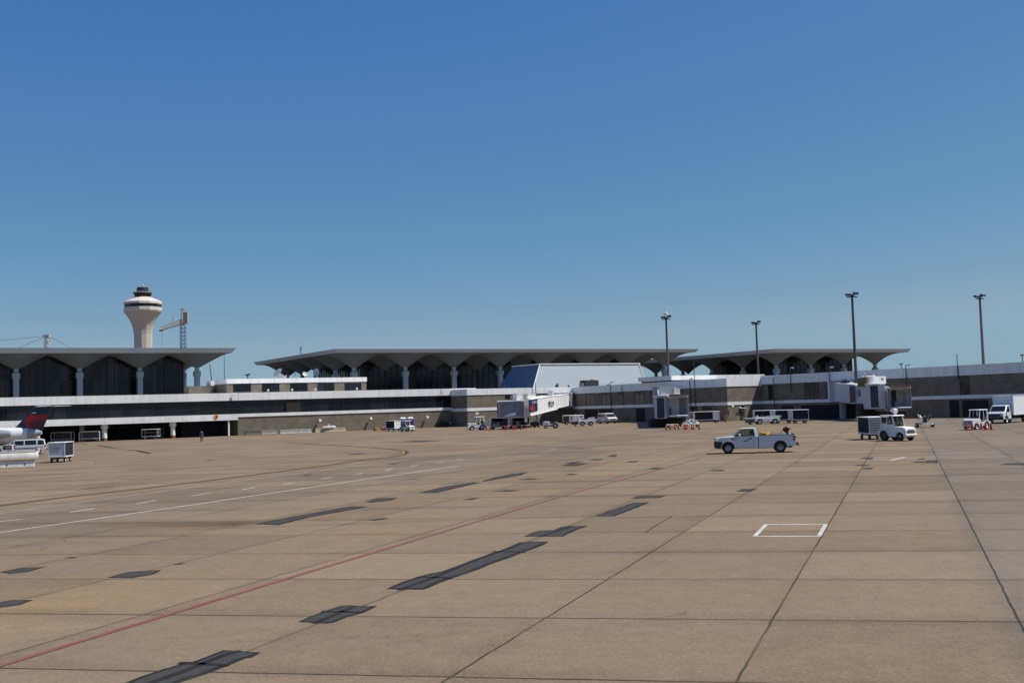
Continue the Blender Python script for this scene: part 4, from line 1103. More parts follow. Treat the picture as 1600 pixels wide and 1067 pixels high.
def person(label, joints_pose, shirt_m, trouser_m, loc, rz, name='person'):
    """one continuous body grown on a skeleton; clothes follow it"""
    J = joints_pose
    t = thing(name, label, 'person', loc, rz)
    def grow(nm, chain, edges, mt, par):
        me = bpy.data.meshes.new(nm); ids = list(chain); ix = {k: i for i, k in enumerate(ids)}
        me.from_pydata([J[k] for k in ids], [(ix[a], ix[b_]) for a, b_ in edges], [])
        o = bpy.data.objects.new(nm, me); COL.objects.link(o)
        sk = o.modifiers.new('skin', 'SKIN'); sk.use_smooth_shade = True
        sl = me.skin_vertices[0].data
        for k in ids:
            sl[ix[k]].radius = (chain[k], chain[k]); sl[ix[k]].use_root = (k == ids[0])
        ss = o.modifiers.new('sub', 'SUBSURF'); ss.levels = ss.render_levels = 1
        m2 = bpy.data.meshes.new_from_object(o.evaluated_get(bpy.context.evaluated_depsgraph_get()))
        bpy.data.objects.remove(o)
        return m2
    body = grow('body', dict(pelvis=.14, waist=.125, chest=.15, neck=.055, head=.085, crown=.07, lsh=.07, lel=.045, lwr=.03, lha=.035, rsh=.07, rel=.045, rwr=.03, rha=.035, lhip=.085, lkn=.06, lan=.042, lto=.035, rhip=.085, rkn=.06, ran=.042, rto=.035),
                [('pelvis', 'waist'), ('waist', 'chest'), ('chest', 'neck'), ('neck', 'head'), ('head', 'crown'), ('chest', 'lsh'), ('lsh', 'lel'), ('lel', 'lwr'), ('lwr', 'lha'), ('chest', 'rsh'), ('rsh', 'rel'), ('rel', 'rwr'), ('rwr', 'rha'),
                 ('pelvis', 'lhip'), ('lhip', 'lkn'), ('lkn', 'lan'), ('lan', 'lto'), ('pelvis', 'rhip'), ('rhip', 'rkn'), ('rkn', 'ran'), ('ran', 'rto')], skin_m, t)
    b = MB(); b.bm.from_mesh(body)
    for s_ in 'lr':
        h = Vector(J[s_ + 'ha']); wv = Vector(J[s_ + 'wr']); d = (h - wv).normalized(); sd_ = d.cross(Vector((1, 0, 0))).normalized()
        fw = Vector((1, 0, 0))
        for k, L_ in enumerate((.07, .082, .078, .06)):
            st = h + fw * (.03 - .02 * k); kn = st + d * L_ * .55 + sd_ * .004; b.tube(st, kn, .0095, .009, 6); b.tube(kn, kn + (d + fw * .15).normalized() * L_ * .5, .009, .007, 6)
        th = wv.lerp(h, .55) + fw * .03; b.tube(th, th + (d + fw * 1.1).normalized() * .055, .011, .009, 6)
    hd = Vector(J['head']); b.tube(hd + Vector((.08, 0, .02)), hd + Vector((.115, 0, -.01)), .014, .018, 6)
    for s_ in (-1, 1): b.tube(hd + Vector((-.01, s_ * .08, .0)), hd + Vector((-.02, s_ * .095, .03)), .022, .016, 6)
    b.mi(1)
    for s_ in (-1, 1): b.lathe([(.002, .01), (.011, .02), (.002, .03)], 6, (hd.x + .083, hd.y + s_ * .032)) if False else b.box(hd.x + .078, hd.x + .09, hd.y + s_ * .034 - .012, hd.y + s_ * .034 + .012, hd.z + .02, hd.z + .032)
    b.box(hd.x + .075, hd.x + .087, hd.y - .022, hd.y + .022, hd.z - .055, hd.z - .047)
    b.build('body', [skin_m, hair_m], t, smooth=60)
    def cloth(nm, chain, edges, mt):
        m2 = grow(nm, chain, edges, mt, t); m2.materials.clear(); m2.materials.append(mt)
        o = bpy.data.objects.new(nm, m2); COL.objects.link(o); o.parent = t
    cloth('shirt', dict(pelvis=.16, waist=.145, chest=.168, lsh=.082, lel=.06, rsh=.082, rel=.06), [('pelvis', 'waist'), ('waist', 'chest'), ('chest', 'lsh'), ('lsh', 'lel'), ('chest', 'rsh'), ('rsh', 'rel')], shirt_m)
    cloth('trousers', dict(pelvis=.155, lhip=.1, lkn=.078, lan=.065, rhip=.1, rkn=.078, ran=.065), [('pelvis', 'lhip'), ('lhip', 'lkn'), ('lkn', 'lan'), ('pelvis', 'rhip'), ('rhip', 'rkn'), ('rkn', 'ran')], trouser_m)
    b = MB(); c = Vector(J['crown']); b.lathe([(.01, .075), (.06, .06), (.092, .01), (.095, -.05), (.06, -.055)], 12); hh = b.build('hair', hair_m, t, (c.x - .012, c.y, c.z), smooth=60)
    for s_ in 'lr':
        a = Vector(J[s_ + 'an']); b = MB(); b.box(a.x - .09, a.x + .19, a.y - .05, a.y + .05, a.z - .085, a.z + .01); b.build('shoe', cloth_blk, t, bevel=.03)
    return t
STAND = dict(pelvis=(0, 0, .95), waist=(.01, 0, 1.12), chest=(0, 0, 1.34), neck=(0, 0, 1.5), head=(.02, 0, 1.62), crown=(.01, 0, 1.69), lsh=(0, .19, 1.41), lel=(-.03, .25, 1.13), lwr=(.04, .26, .88), lha=(.06, .26, .79), rsh=(0, -.19, 1.41), rel=(-.05, -.25, 1.13), rwr=(.02, -.26, .88), rha=(.04, -.26, .79),
             lhip=(0, .1, .88), lkn=(.06, .11, .5), lan=(0, .12, .09), lto=(.15, .13, .04), rhip=(0, -.1, .88), rkn=(-.02, -.11, .5), ran=(-.12, -.12, .09), rto=(.02, -.13, .04))
SIT = dict(pelvis=(0, 0, .0), waist=(-.02, 0, .17), chest=(-.06, 0, .38), neck=(-.05, 0, .53), head=(-.02, 0, .65), crown=(-.03, 0, .72), lsh=(-.05, .19, .45), lel=(.12, .25, .22), lwr=(.36, .2, .3), lha=(.44, .17, .33), rsh=(-.05, -.19, .45), rel=(.12, -.25, .2), rwr=(.36, -.2, .28), rha=(.44, -.17, .3),
           lhip=(.05, .1, -.02), lkn=(.45, .12, .04), lan=(.6, .12, -.34), lto=(.72, .12, -.38), rhip=(.05, -.1, -.02), rkn=(.45, -.12, .04), ran=(.58, -.12, -.34), rto=(.7, -.12, -.38))

# ---- white pickup
def pickup(loc, rz, label):
    t = thing('pickup_truck', label, 'pickup truck', loc, rz)
    X = lambda v: 2.915 - v
    fx, rx, az, ar = .93, 4.58, .41, .47
    front = [(.1, .62), (.06, .8), (.07, 1.0), (.12, 1.09), (.35, 1.135), (.8, 1.18), (1.3, 1.225), (3.04, 1.25), (3.05, .36), (fx + ar, .36)] + arch(fx, az, ar, 0, 180)[1:-1] + [(fx - ar, .46), (.12, .5)]
    b = MB()
    def tum(v):
        k = 1 - max(0, v.z - .75) * .09
        nose = 1 - max(0, (v.x - X(.55))) ** 2 * .45
        return (v.x, v.y * k * nose, v.z)
    b.prism([(X(a), z) for a, z in front], -.98, .98).warp(tum)
    b.build('body', car_white, t, bevel=.035, seg=2, smooth=30)
    # load bed
    b = MB()
    side = [(3.09, .38), (3.09, 1.25), (5.6, 1.275), (5.66, 1.2), (5.66, .52), (5.55, .46), (rx + ar, .46)] + arch(rx, az, ar, 0, 180)[1:-1] + [(rx - ar, .38)]
    for y0, y1 in ((.9, .98), (-.98, -.9)): b.prism([(X(a), z) for a, z in side], y0, y1)
    b.box(X(3.18), X(3.1), -.89, .89, .6, 1.24); b.box(X(5.64), X(5.56), -.89, .89, .55, 1.26)
    b.warp(tum); b.build('load_bed', car_white, t, bevel=.02, smooth=30)
    b = MB(); b.box(X(5.55), X(3.2), -.9, .9, .62, .68); b.build('bed_floor', grime, t)
    b = MB()
    for s_ in (-1, 1): b.box(X(5.6), X(3.1), s_ * .925 - .045, s_ * .925 + .045, 1.262, 1.3)
    b.box(X(5.64), X(5.55), -.88, .88, 1.265, 1.3); b.build('bed_rail', blk, t, bevel=.01)
    b = MB()
    for s_ in (-1, 1):
        for cx in (fx, rx):
            pr = arch(cx, az, ar + .05, -4, 184, 14); pi_ = arch(cx, az, ar - .0, -4, 184, 14)
            L = [[(X(a), s_ * .955, z), (X(a), s_ * 1.0, z), (X(c), s_ * 1.0, w_), (X(c), s_ * .955, w_)] for (a, z), (c, w_) in zip(pr, pi_)]
            b.loops(L)
    b.build('wheel_arch_lip', car_white, t, smooth=40)
    b = MB(); b.box(X(5.4), X(.4), -.8, .8, .34, .62); b.box(X(1.6), X(.3), -.85, .85, .4, .9); b.box(X(5.1), X(4.1), -.88, .88, .4, .85); b.box(X(3.12), X(3.04), -.9, .9, .5, 1.2); b.build('chassis', grime, t)
    # cab frame, see-through
    zb, zt = 1.235, 1.735; yb_, yt_ = .915, .70
    b = MB()
    for s_ in (-1, 1):
        b.hexa([(X(1.36), s_ * yb_, zb), (X(1.48), s_ * yb_, zb), (X(1.48), s_ * (yb_ - .07), zb), (X(1.36), s_ * (yb_ - .07), zb)], [(X(1.92), s_ * yt_, zt), (X(2.0), s_ * yt_, zt), (X(2.0), s_ * (yt_ - .07), zt), (X(1.92), s_ * (yt_ - .07), zt)])
        b.hexa([(X(2.82), s_ * yb_, zb), (X(3.04), s_ * yb_, zb), (X(3.04), s_ * (yb_ - .07), zb), (X(2.82), s_ * (yb_ - .07), zb)], [(X(2.73), s_ * yt_, zt), (X(2.93), s_ * yt_, zt), (X(2.93), s_ * (yt_ - .07), zt), (X(2.73), s_ * (yt_ - .07), zt)])
    b.loops([[(X(1.9), y_, z_) for y_, z_ in ((-.72, 1.72), (.72, 1.72), (.66, 1.765), (-.66, 1.765))], [(X(2.1), y_, z_) for y_, z_ in ((-.735, 1.715), (.735, 1.715), (.64, 1.8), (-.64, 1.8))], [(X(2.85), y_, z_) for y_, z_ in ((-.735, 1.715), (.735, 1.715), (.64, 1.79), (-.64, 1.79))], [(X(2.97), y_, z_) for y_, z_ in ((-.72, 1.7), (.72, 1.7), (.66, 1.76), (-.66, 1.76))]])
    b.build('cab_frame', car_white, t, bevel=.015, smooth=40)
    b = MB(); b.quad((X(1.42), yb_ - .07, zb), (X(1.42), -yb_ + .07, zb), (X(1.96), -yt_ + .06, zt), (X(1.96), yt_ - .06, zt)); b.build('windscreen', see_glass, t)
    b = MB(); b.quad((X(3.0), yb_ - .08, zb), (X(3.0), -yb_ + .08, zb), (X(2.9), -yt_ + .07, zt), (X(2.9), yt_ - .07, zt)); b.build('rear_window', tint_glass, t)
    for s_ in (1, -1):
        b = MB(); b.box(X(2.98), X(1.5), s_ * .966 - .006 if False else (s_ * .93), s_ * .952, .42, 1.2); b.bm.free()
        w = MB(); w.quad((X(1.47), s_ * (yb_ - .02), zb), (X(2.83), s_ * (yb_ - .02), zb), (X(2.74), s_ * (yt_ - .02), zt - .02), (X(1.98), s_ * (yt_ - .02), zt - .02)); w.build('side_window', see_glass, t)
        f = MB()
        pts = [(X(1.46), s_ * (yb_ + .004), zb + .01), (X(1.98), s_ * (yt_ + .012), zt - .02), (X(2.74), s_ * (yt_ + .012), zt - .02), (X(2.83), s_ * (yb_ + .004), zb + .01), (X(1.46), s_ * (yb_ + .004), zb + .01)]
        for a, q in zip(pts[:-1], pts[1:]): f.bar(a, q, .055)
        f.bar((X(1.72), s_ * (yb_ + .0), zb), (X(1.78), s_ * (.85), 1.5), .03)
        f.build('window_seal', blk, t)
        m_ = MB(); m_.box(X(1.84), X(1.66), s_ * .95, s_ * 1.16, 1.2, 1.42); m_.build('mirror', car_white if s_ > 0 else blk, t, bevel=.04)
        h = MB(); h.box(X(2.62), X(2.4), s_ * .955, s_ * .985, 1.02, 1.09); h.build('door_handle', blk, t)
        d = MB()
        for a in ((X(1.55), .42, X(1.5), 1.2), (X(2.72), .42, X(2.76), 1.22)): d.bar((a[0], s_ * .972, a[1]), (a[2], s_ * .945, a[3]), .016)
        d.bar((X(1.55), s_ * .972, .44), (X(2.72), s_ * .972, .44), .014); d.build('door_seam', frame_blk, t)
        lt = MB(); lt.box(X(5.665), X(5.46), s_ * .9, s_ * .985, .86, 1.17); o = lt.build('tail_lamp', lens_red, t, bevel=.02)
        k = MB(); k.box(X(5.668), X(5.5), s_ * .92, s_ * .988, .96, 1.03); k.build('reversing_lens', lens_clear, o)
        hl = MB(); hl.box(X(.3), X(.07), s_ * .66, s_ * .93, .86, 1.02); hl.build('headlight', lens_clear, t, bevel=.03)
        v = MB(); v.box(X(1.36), X(1.2), s_ * .955, s_ * .972, .98, 1.07); v.build('wing_badge', blk, t)
    # lettering stripe on the door: a dark swoosh
    b = MB(); b.hexa([(X(1.5), .958, .87), (X(2.24), .958, .84), (X(2.42), .958, 1.0), (X(2.2), .958, .93)], [(X(1.5), .964, .87), (X(2.24), .964, .84), (X(2.42), .964, 1.0), (X(2.2), .964, .93)])
    for k in range(7): b.box(X(1.7 + k * .065 + .04), X(1.7 + k * .065), .956, .962, .93 - k * .002, .965)
    b.build('door_emblem', mat('door print grey', (.12, .13, .16), .5), t)
    b = MB(); b.loops([[(X(x_), y_, z_) for y_, z_ in ((-1.0, .38), (1.0, .38), (1.0, .9), (-1.0, .9))] for x_ in (.56, .2)] + [[(X(-.02), y_, z_) for y_, z_ in ((-.84, .42), (.84, .42), (.84, .82), (-.84, .82))]]); b.build('front_bumper', blk, t, bevel=.04)
    b = MB(); b.box(X(.1), X(.03), -.62, .62, .76, 1.0); b.build('grille', blk, t, bevel=.02)
    b = MB(); b.box(X(5.85), X(5.62), -.88, .88, .5, .72); b.bar((X(5.8), 0, .5), (X(6.05), 0, .46), .07); b.build('rear_bumper', mat('dark bumper', (.045, .05, .06), .5), t, bevel=.03)
    b = MB(); b.box(X(2.9), X(2.45), -.75, .75, .6, .95); b.box(X(2.98), X(2.8), -.75, .75, .9, 1.5); b.build('bench_seat', mat('grey seat', (.09, .085, .08), .9), t, bevel=.05)
    b = MB(); b.box(X(1.9), X(1.5), -.8, .8, 1.0, 1.24); b.build('dashboard', blk, t, bevel=.04)
    b = MB(); b.lathe([(.17, -.015), (.19, 0), (.17, .015)], 16); o = b.build('steering_wheel', blk, t, (X(2.02), .38, 1.2)); o.rotation_euler = (0, R(-62), 0)
    for xx in (fx, rx):
        for s_ in (-1, 1): wheel(t, X(xx), s_ * .82, .38, .25, mat('alloy rim', (.3, .31, .33), .35, metal=.5), .6)
    return t
loc, rz = place((1137.5, 709), (1220.5, 707), 2.915 - .93, 2.915 - 4.58, .94)
P1 = pickup(loc, rz, 'white single cab pickup truck driving left across the open apron')
fr = Matrix.Translation(loc) @ Matrix.Rotation(rz, 4, 'Z')
person('driver in dark clothes at the wheel of the white pickup crossing the apron', SIT, cloth_blk, cloth_blk, fr @ Vector((2.915 - 2.55, .38, .98 - .25 + .05)), rz)
# load in the bed
def on_truck(x, y, z): return fr @ Vector((2.915 - x, y, z))
t = thing('hose_coil', 'yellow hose coil lying in the front of the pickup bed', 'hose', on_truck(3.55, .45, .68), rz)
b = MB()
for k in range(9):
    r_ = .36 - .012 * (k % 3)
    pts = [(r_ * math.cos(a) * .95, r_ * math.sin(a), .06 + k * .085 + .03 * math.sin(a * 2 + k)) for a in [2 * math.pi * i / 18 for i in range(19)]]
    b.path(pts, .05)
b.build('hose', yellow, t, smooth=50)
b = MB(); b.box(-.06, .06, -.4, .4, .06, .7); b.build('strap', mat('strap dark', (.1, .06, .01), .8), t, bevel=.02)
t = thing('cable_reel', 'dark brown cable reel on a bent stand at the back of the pickup bed', 'reel', on_truck(5.05, .35, .68), rz)
b = MB(); b.path([(.45, 0, 0), (.42, 0, .55), (.3, 0, .85), (.1, 0, .95)], .02); b.bar((-.1, 0, 0), (-.1, 0, .75), .1); b.build('stand', mat('reel rust', (.07, .028, .022), .8), t)
b = MB(); b.lathe([(.2, -.1), (.2, -.07), (.1, -.06), (.1, .06), (.2, .07), (.2, .1)], 14); o = b.build('spool', mat('reel rust', (.07, .028, .022), .8), t, (-.02, 0, .92)); o.rotation_euler = (R(70), 0, R(20))
b = MB(); b.box(-.34, -.12, -.06, .06, .92, 1.0); b.bar((-.1, 0, .98), (.12, 0, 1.06), .08); b.build('crank_handle', mat('reel rust', (.07, .028, .022), .8), t)

# ---- baggage tractors
def tug(label, loc, rz, cab=True, scale=1.0, group='baggage tractors on the apron', beacon=False, pale=None, rims=None):
    t = thing('baggage_tractor', label, 'baggage tractor', loc, rz, group); t.scale = (scale,) * 3
    W_ = pale or gse_white
    b = MB(); prof = [(-1.4, .34), (-1.4, .82), (.1, .84), (.25, 1.14), (1.1, 1.1), (1.36, 1.0), (1.44, .8), (1.44, .36), (1.22, .34)] + [(x, z) for x, z in arch(.85, .3, .4, 0, 180, 8)] + [(.3, .34), (-.28, .34)] + arch(-.72, .4, .47, 0, 180, 8) + [(-1.2, .34)]
    b.prism(prof, -.68, .68); b.warp(lambda v: (v.x, v.y * (1 - max(0, v.x - .4) * .12) * (1 - max(0, v.z - .8) * .18), v.z)); b.build('body', W_, t, bevel=.05, seg=2, smooth=30)
    b = MB(); b.box(-1.3, 1.2, -.5, .5, .26, .6); b.build('chassis', grime, t)
    b = MB(); b.box(1.38, 1.462, -.42, .42, .62, .68); b.box(1.38, 1.462, -.42, .42, .72, .78) ; b.box(1.38, 1.46, -.35, .35, .84, .88); b.build('grille', blk, t)
    b = MB(); b.box(1.36, 1.52, -.62, .62, .4, .54); b.build('bumper', W_, t, bevel=.03)
    for s_ in (-1, 1):
        b = MB(); b.lathe([(.09, 0), (.1, .04), (.04, .07)], 10); o = b.build('headlight', lens_clear, t, (1.4, s_ * .46, .74)); o.rotation_euler = (0, R(90), 0)
        b = MB(); pr = arch(-.72, .4, .5, 0, 180, 10); pi_ = arch(-.72, .4, .45, 0, 180, 10)
        b.loops([[(a, s_ * .5, z), (a, s_ * .74, z), (c, s_ * .74, w_), (c, s_ * .5, w_)] for (a, z), (c, w_) in zip(pr, pi_)]); b.build('fender', W_, t, smooth=40)
    b = MB(); b.box(-.75, -.3, -.5, .5, .8, .98); b.box(-.9, -.72, -.5, .5, .9, 1.4); b.build('seat', blk, t, bevel=.05)
    b = MB(); b.lathe([(.17, -.015), (.19, 0), (.17, .015)], 14); o = b.build('steering_wheel', blk, t, (.02, .2, 1.22)); o.rotation_euler = (0, R(-55), 0)
    if cab:
        for s_ in (-1, 1):
            for p_, q_, w_ in (((.3, s_ * .58, 1.1), (.12, s_ * .56, 1.98), .09), ((-1.05, s_ * .6, .8), (-1.0, s_ * .57, 1.98), .1), ((-.42, s_ * .62, .82), (-.44, s_ * .57, 1.98), .06)):
                b = MB(); b.bar(p_, q_, w_); b.build('cab_pillar', W_, t)
        b = MB(); b.loops([[(-1.15, -.66, 1.97), (.32, -.66, 1.97), (.32, .66, 1.97), (-1.15, .66, 1.97)], [(-1.12, -.62, 2.06), (.26, -.62, 2.06), (.26, .62, 2.06), (-1.12, .62, 2.06)]]); b.build('cab_roof', W_, t, bevel=.03)
        b = MB(); b.quad((.29, -.55, 1.13), (.29, .55, 1.13), (.13, .53, 1.95), (.13, -.53, 1.95)); b.build('windscreen', see_glass, t)
        b = MB(); b.box(-1.06, -1.0, -.54, .54, .84, 1.3); b.build('rear_panel', W_, t)
        if cab == 'doors':
            for s_ in (-1, 1):
                b = MB(); b.box(-.98, .2, s_ * .6 - .02, s_ * .6 + .02, .72, 1.34); b.box(-.98, -.46, s_ * .585 - .02, s_ * .585 + .02, 1.34, 1.42); d = b.build('door', W_, t, bevel=.015)
                b = MB(); b.box(-.4, .16, s_ * .585 - .01, s_ * .585 + .01, 1.36, 1.94); b.build('door_window', see_glass, d)
                b = MB(); b.box(-.96, -.48, s_ * .585 - .01, s_ * .585 + .01, 1.44, 1.94); b.build('door_window', tint_glass, d)
    if beacon:
        b = MB(); b.lathe([(.12, 2.06), (.12, 2.2), (.22, 2.25), (.24, 2.48), (.12, 2.58)], 12, (-.2, .1)); b.box(-.42, .02, -.2, .0, 2.3, 2.52); b.build('beacon', gse_white, t, bevel=.02)
    for s_ in (-1, 1):
        wheel(t, .85, s_ * .56, .32, .2, rims); wheel(t, -.72, s_ * .6, .42, .26, rims)
    b = MB(); b.box(-1.56, -1.38, -.08, .08, .36, .5); b.build('tow_hook', blk, t)
    return t

def cart(label, loc, rz, L=3.0, Wd=1.55, H=1.9, near='open', far='curtain', front=None, rear=None, name='baggage_cart', cat='baggage cart', group='covered baggage carts', cargo=None, slats=False, scale=1.0, flap=None):
    t = thing(name, label, cat, loc, rz, group); t.scale = (scale,) * 3
    l, w = L / 2, Wd / 2
    b = MB(); b.box(-l, l, -w, w, .48, .6); b.build('deck', gse_white, t, bevel=.01)
    b = MB(); b.box(-l - .06, l + .06, -w - .06, w + .06, H - .08, H); b.build('canopy', gse_white, t, bevel=.03)
    for x in (-l + .03, l - .03):
        for y in (-w + .03, w - .03):
            b = MB(); b.box(x - .03, x + .03, y - .03, y + .03, .6, H - .08); b.build('corner_post', gse_white, t)
    for x, m_, nm in ((l - .05, front or gse_white, 1), (-l + .05, rear or gse_white, 0)):
        if m_ == 'none': continue
        if slats and nm:
            b = MB()
            for k in range(6): b.box(x + .03, x + .12, -w + .06, w - .06, .66 + k * .21, .75 + k * .21)
            b.build('rail', car_white, t)
            b = MB(); b.box(x - .03, x + .01, -w + .06, w - .06, .6, H - .08); o = b.build('end_panel', gse_grey, t)
        else:
            b = MB(); b.box(x - .02, x + .02, -w + .06, w - .06, .6, H - .08); o = b.build('end_panel', m_, t)
            b = MB(); s_ = 1 if nm else -1; b.box(x + s_ * .021, x + s_ * .027, -.25, .3, 1.3, 1.36); b.box(x + s_ * .021, x + s_ * .027, -.25, .1, 1.2, 1.24); b.build('print', mat('grey print', (.25, .25, .25), .6), o)
    for y, kind in ((-w + .04, near), (w - .04, far)):
        if kind == 'curtain':
            b = MB(); n_ = 22; L_ = []
            for i in range(n_ + 1):
                x = -l + .08 + (L - .16) * i / n_; dy = .025 * math.sin(i * 2.1); L_.append([(x, y + dy - .008, .56), (x, y + dy + .008, .56), (x, y + dy * .4 + .008, H - .1), (x, y + dy * .4 - .008, H - .1)])
            b.loops(L_); b.build('curtain', navy_cloth, t)
        elif kind == 'half':
            b = MB(); b.box(l - L * .3, l - .07, y - .012, y + .012, .58, H - .1); b.build('curtain', navy, t)
        elif kind == 'panelled':
            b = MB(); b.box(l - L * .27, l - .07, y - .015, y + .015, .56, H - .1); b.build('side_panel', fascia_m, t)
            b = MB(); n_ = 16; L_ = []
            for i in range(n_ + 1):
                x = -l + .08 + (L * .71 - .1) * i / n_; dy = .02 * math.sin(i * 2.1); L_.append([(x, y + dy - .008, .62), (x, y + dy + .008, .62), (x, y + dy * .4 + .008, H - .1), (x, y + dy * .4 - .008, H - .1)])
            b.loops(L_); b.build('curtain', navy_cloth, t)
    b = MB(); b.box(-l + .08, l - .08, -.03, .03, 1.2, 1.25); b.box(-l + .4, -l + .46, -.03, .03, .6, H - .1); b.box(l - .46, l - .4, -.03, .03, .6, H - .1); b.build('divider_rail', gse_white, t)
    b = MB(); b.box(-l + .1, l - .1, -.5, .5, .34, .48); b.build('chassis', grime, t)
    for x in (-l + .5, l - .5):
        for s_ in (-1, 1): wheel(t, x, s_ * (w - .16), .23, .14, hub=.55)
    b = MB(); b.bar((l, 0, .36), (l + .75, 0, .3), .07); b.lathe([(.09, .27), (.09, .32)], 8, (l + .8, 0)); b.build('tow_bar', blk, t)
    return t

def bags(label, loc, rz, seed, n=5):
    rnd = random.Random(seed); cols = [(.03, .03, .035), (.1, .03, .03), (.03, .04, .09), (.18, .16, .14), (.4, .4, .38)]
    for k in range(n):
        x = -.95 + k * .42; h = rnd.uniform(.4, .72); c = rnd.choice(cols)
        p = Matrix.Translation(loc) @ Matrix.Rotation(rz, 4, 'Z') @ Vector((x, -.36, .6))
        t = thing('suitcase', label % (('first', 'second', 'third', 'fourth', 'fifth')[k]), 'suitcase', p, rz, 'suitcases in the open carts')
        b = MB(); b.box(-.17, .17, -.25, .25, .02, h); b.build('shell', mat('case %d' % cols.index(c), c, .5), t, bevel=.05)
        b = MB(); b.path([(-.1, 0, h), (-.1, 0, h + .06), (.1, 0, h + .06), (.1, 0, h)], .012); b.build('handle', blk, t)

tug('white cab tractor facing the camera, pulling the slatted cart below the right jet bridge', spot(1402, 688.2), R(-62), 'doors', 1.04, beacon=True, rims=mat('dark rim', (.07, .07, .075), .5))
cart('baggage cart with black curtain and slatted white end, behind the white cab tractor', spot(1365, 686), R(-90), 3.1, 1.7, 1.98, near='curtain', slats=True)
tug('white tractor with an open cab standing among cones beside the box truck', spot(1526, 670.8), R(-148), True, 1.0)
tug('white open cab tractor heading left in front of two loaded carts by the gate wall', spot(745, 671.8), R(-165), True, 1.13)
tug('low white tractor pulling a single cart, in front of the blue toilets', spot(636, 674), R(-40), True, .95)
tug('white tractor nose seen behind the left belt loader, beside the van', spot(931, 661.5), R(178), False, 1.1)
cart('shade-grey ended baggage cart standing alone near the left edge, right of the white barrier', spot(95.5, 721.5), R(-84), 2.7, 1.5, 1.88, near='half', far='curtain', front=mat('scuffed shade-grey panel', (.5, .52, .55), .6, var=.15))  # end panel colour greyed to paint in the shade on that face
ca = spot(779, 670.5); cart('open baggage cart loaded with cases, directly behind the open cab tractor', ca, R(16), 3.1, 1.55, 2.0, near='half', far='curtain')
bags('%s suitcase from the left in the cart behind the open cab tractor', ca, R(16), 3)
cb_ = spot(812, 669.3); cart('open baggage cart with navy end curtain, second behind the open cab tractor', cb_, R(16), 3.3, 1.55, 2.0, near='half', far='curtain')
bags('%s suitcase from the left in the rear cart under the jet bridge cab', cb_, R(16), 5, 3)
cart('baggage cart with dark side and white end, hitched to the low tractor by the toilets', spot(615, 673.5), R(-44), 2.5, 1.6, 1.95, near='curtain', front=gse_white)
cart('open baggage cart with one shelf rail, parked in the shade under the left concourse', spot(236, 686.2), R(2), 2.9, 1.5, 1.85, near='open', far='open', front=navy, rear=navy)
cart('dim curtained baggage cart parked behind the shelf cart under the left concourse', spot(237, 684.2), R(3), 4.6, 1.5, 1.95, near='curtain', far='curtain', front=gse_grey, rear=gse_grey)
cart('baggage cart with bright white side panel, in the shade left of the sunlit brick end', spot(1104, 660.6), R(0), 4.3, 1.6, 1.98, near='panelled', far='curtain')
cart('curtained baggage cart with rounded white panel, behind the right belt loader', spot(1194.5, 661), R(-4), 3.3, 1.6, 2.05, near='panelled', far='curtain')
cart('curtained baggage cart with lettered white panel, middle one of three behind the belt loader', spot(1224, 661), R(-4), 2.7, 1.6, 2.05, near='panelled', far='curtain')
cart('dark curtained baggage cart at the right end of the three behind the belt loader', spot(1250, 661), R(-4), 2.4, 1.6, 2.05, near='curtain', far='curtain')

def hoop_cart(px, py, label, rz):
    t = thing('hoop_cart', label, 'cart', spot(px, py), rz, 'hoop framed carts under the left concourse')
    b = MB(); b.box(-1.7, 1.7, -.8, .8, .4, .52); b.build('deck', gse_grey, t)
    for s_ in (-1, 1):
        b = MB(); y = s_ * .78
        b.path([(-1.78, y, .1), (-1.78, y, 1.55), (-1.72, y, 1.72), (-1.55, y, 1.8), (1.55, y, 1.8), (1.72, y, 1.72), (1.78, y, 1.55), (1.78, y, .1)], .085, 8); b.bar((-1.7, y, .6), (1.7, y, .6), .08); b.build('hoop', gse_white, t, smooth=40)
    b = MB(); b.box(-1.5, 1.5, .2, .24, .6, 1.7); b.build('backing_panel', mat('dull panel', (.1, .1, .095), .8, var=.3), t)
    for x in (-1.2, 1.2):
        for s_ in (-1, 1): wheel(t, x, s_ * .6, .2, .14)
hoop_cart(98, 691, 'hoop framed cart behind the shade-grey ended cart, left one of a pair', R(3))
hoop_cart(142, 689.8, 'hoop framed cart beside the round pillar, right one of a pair', R(3))

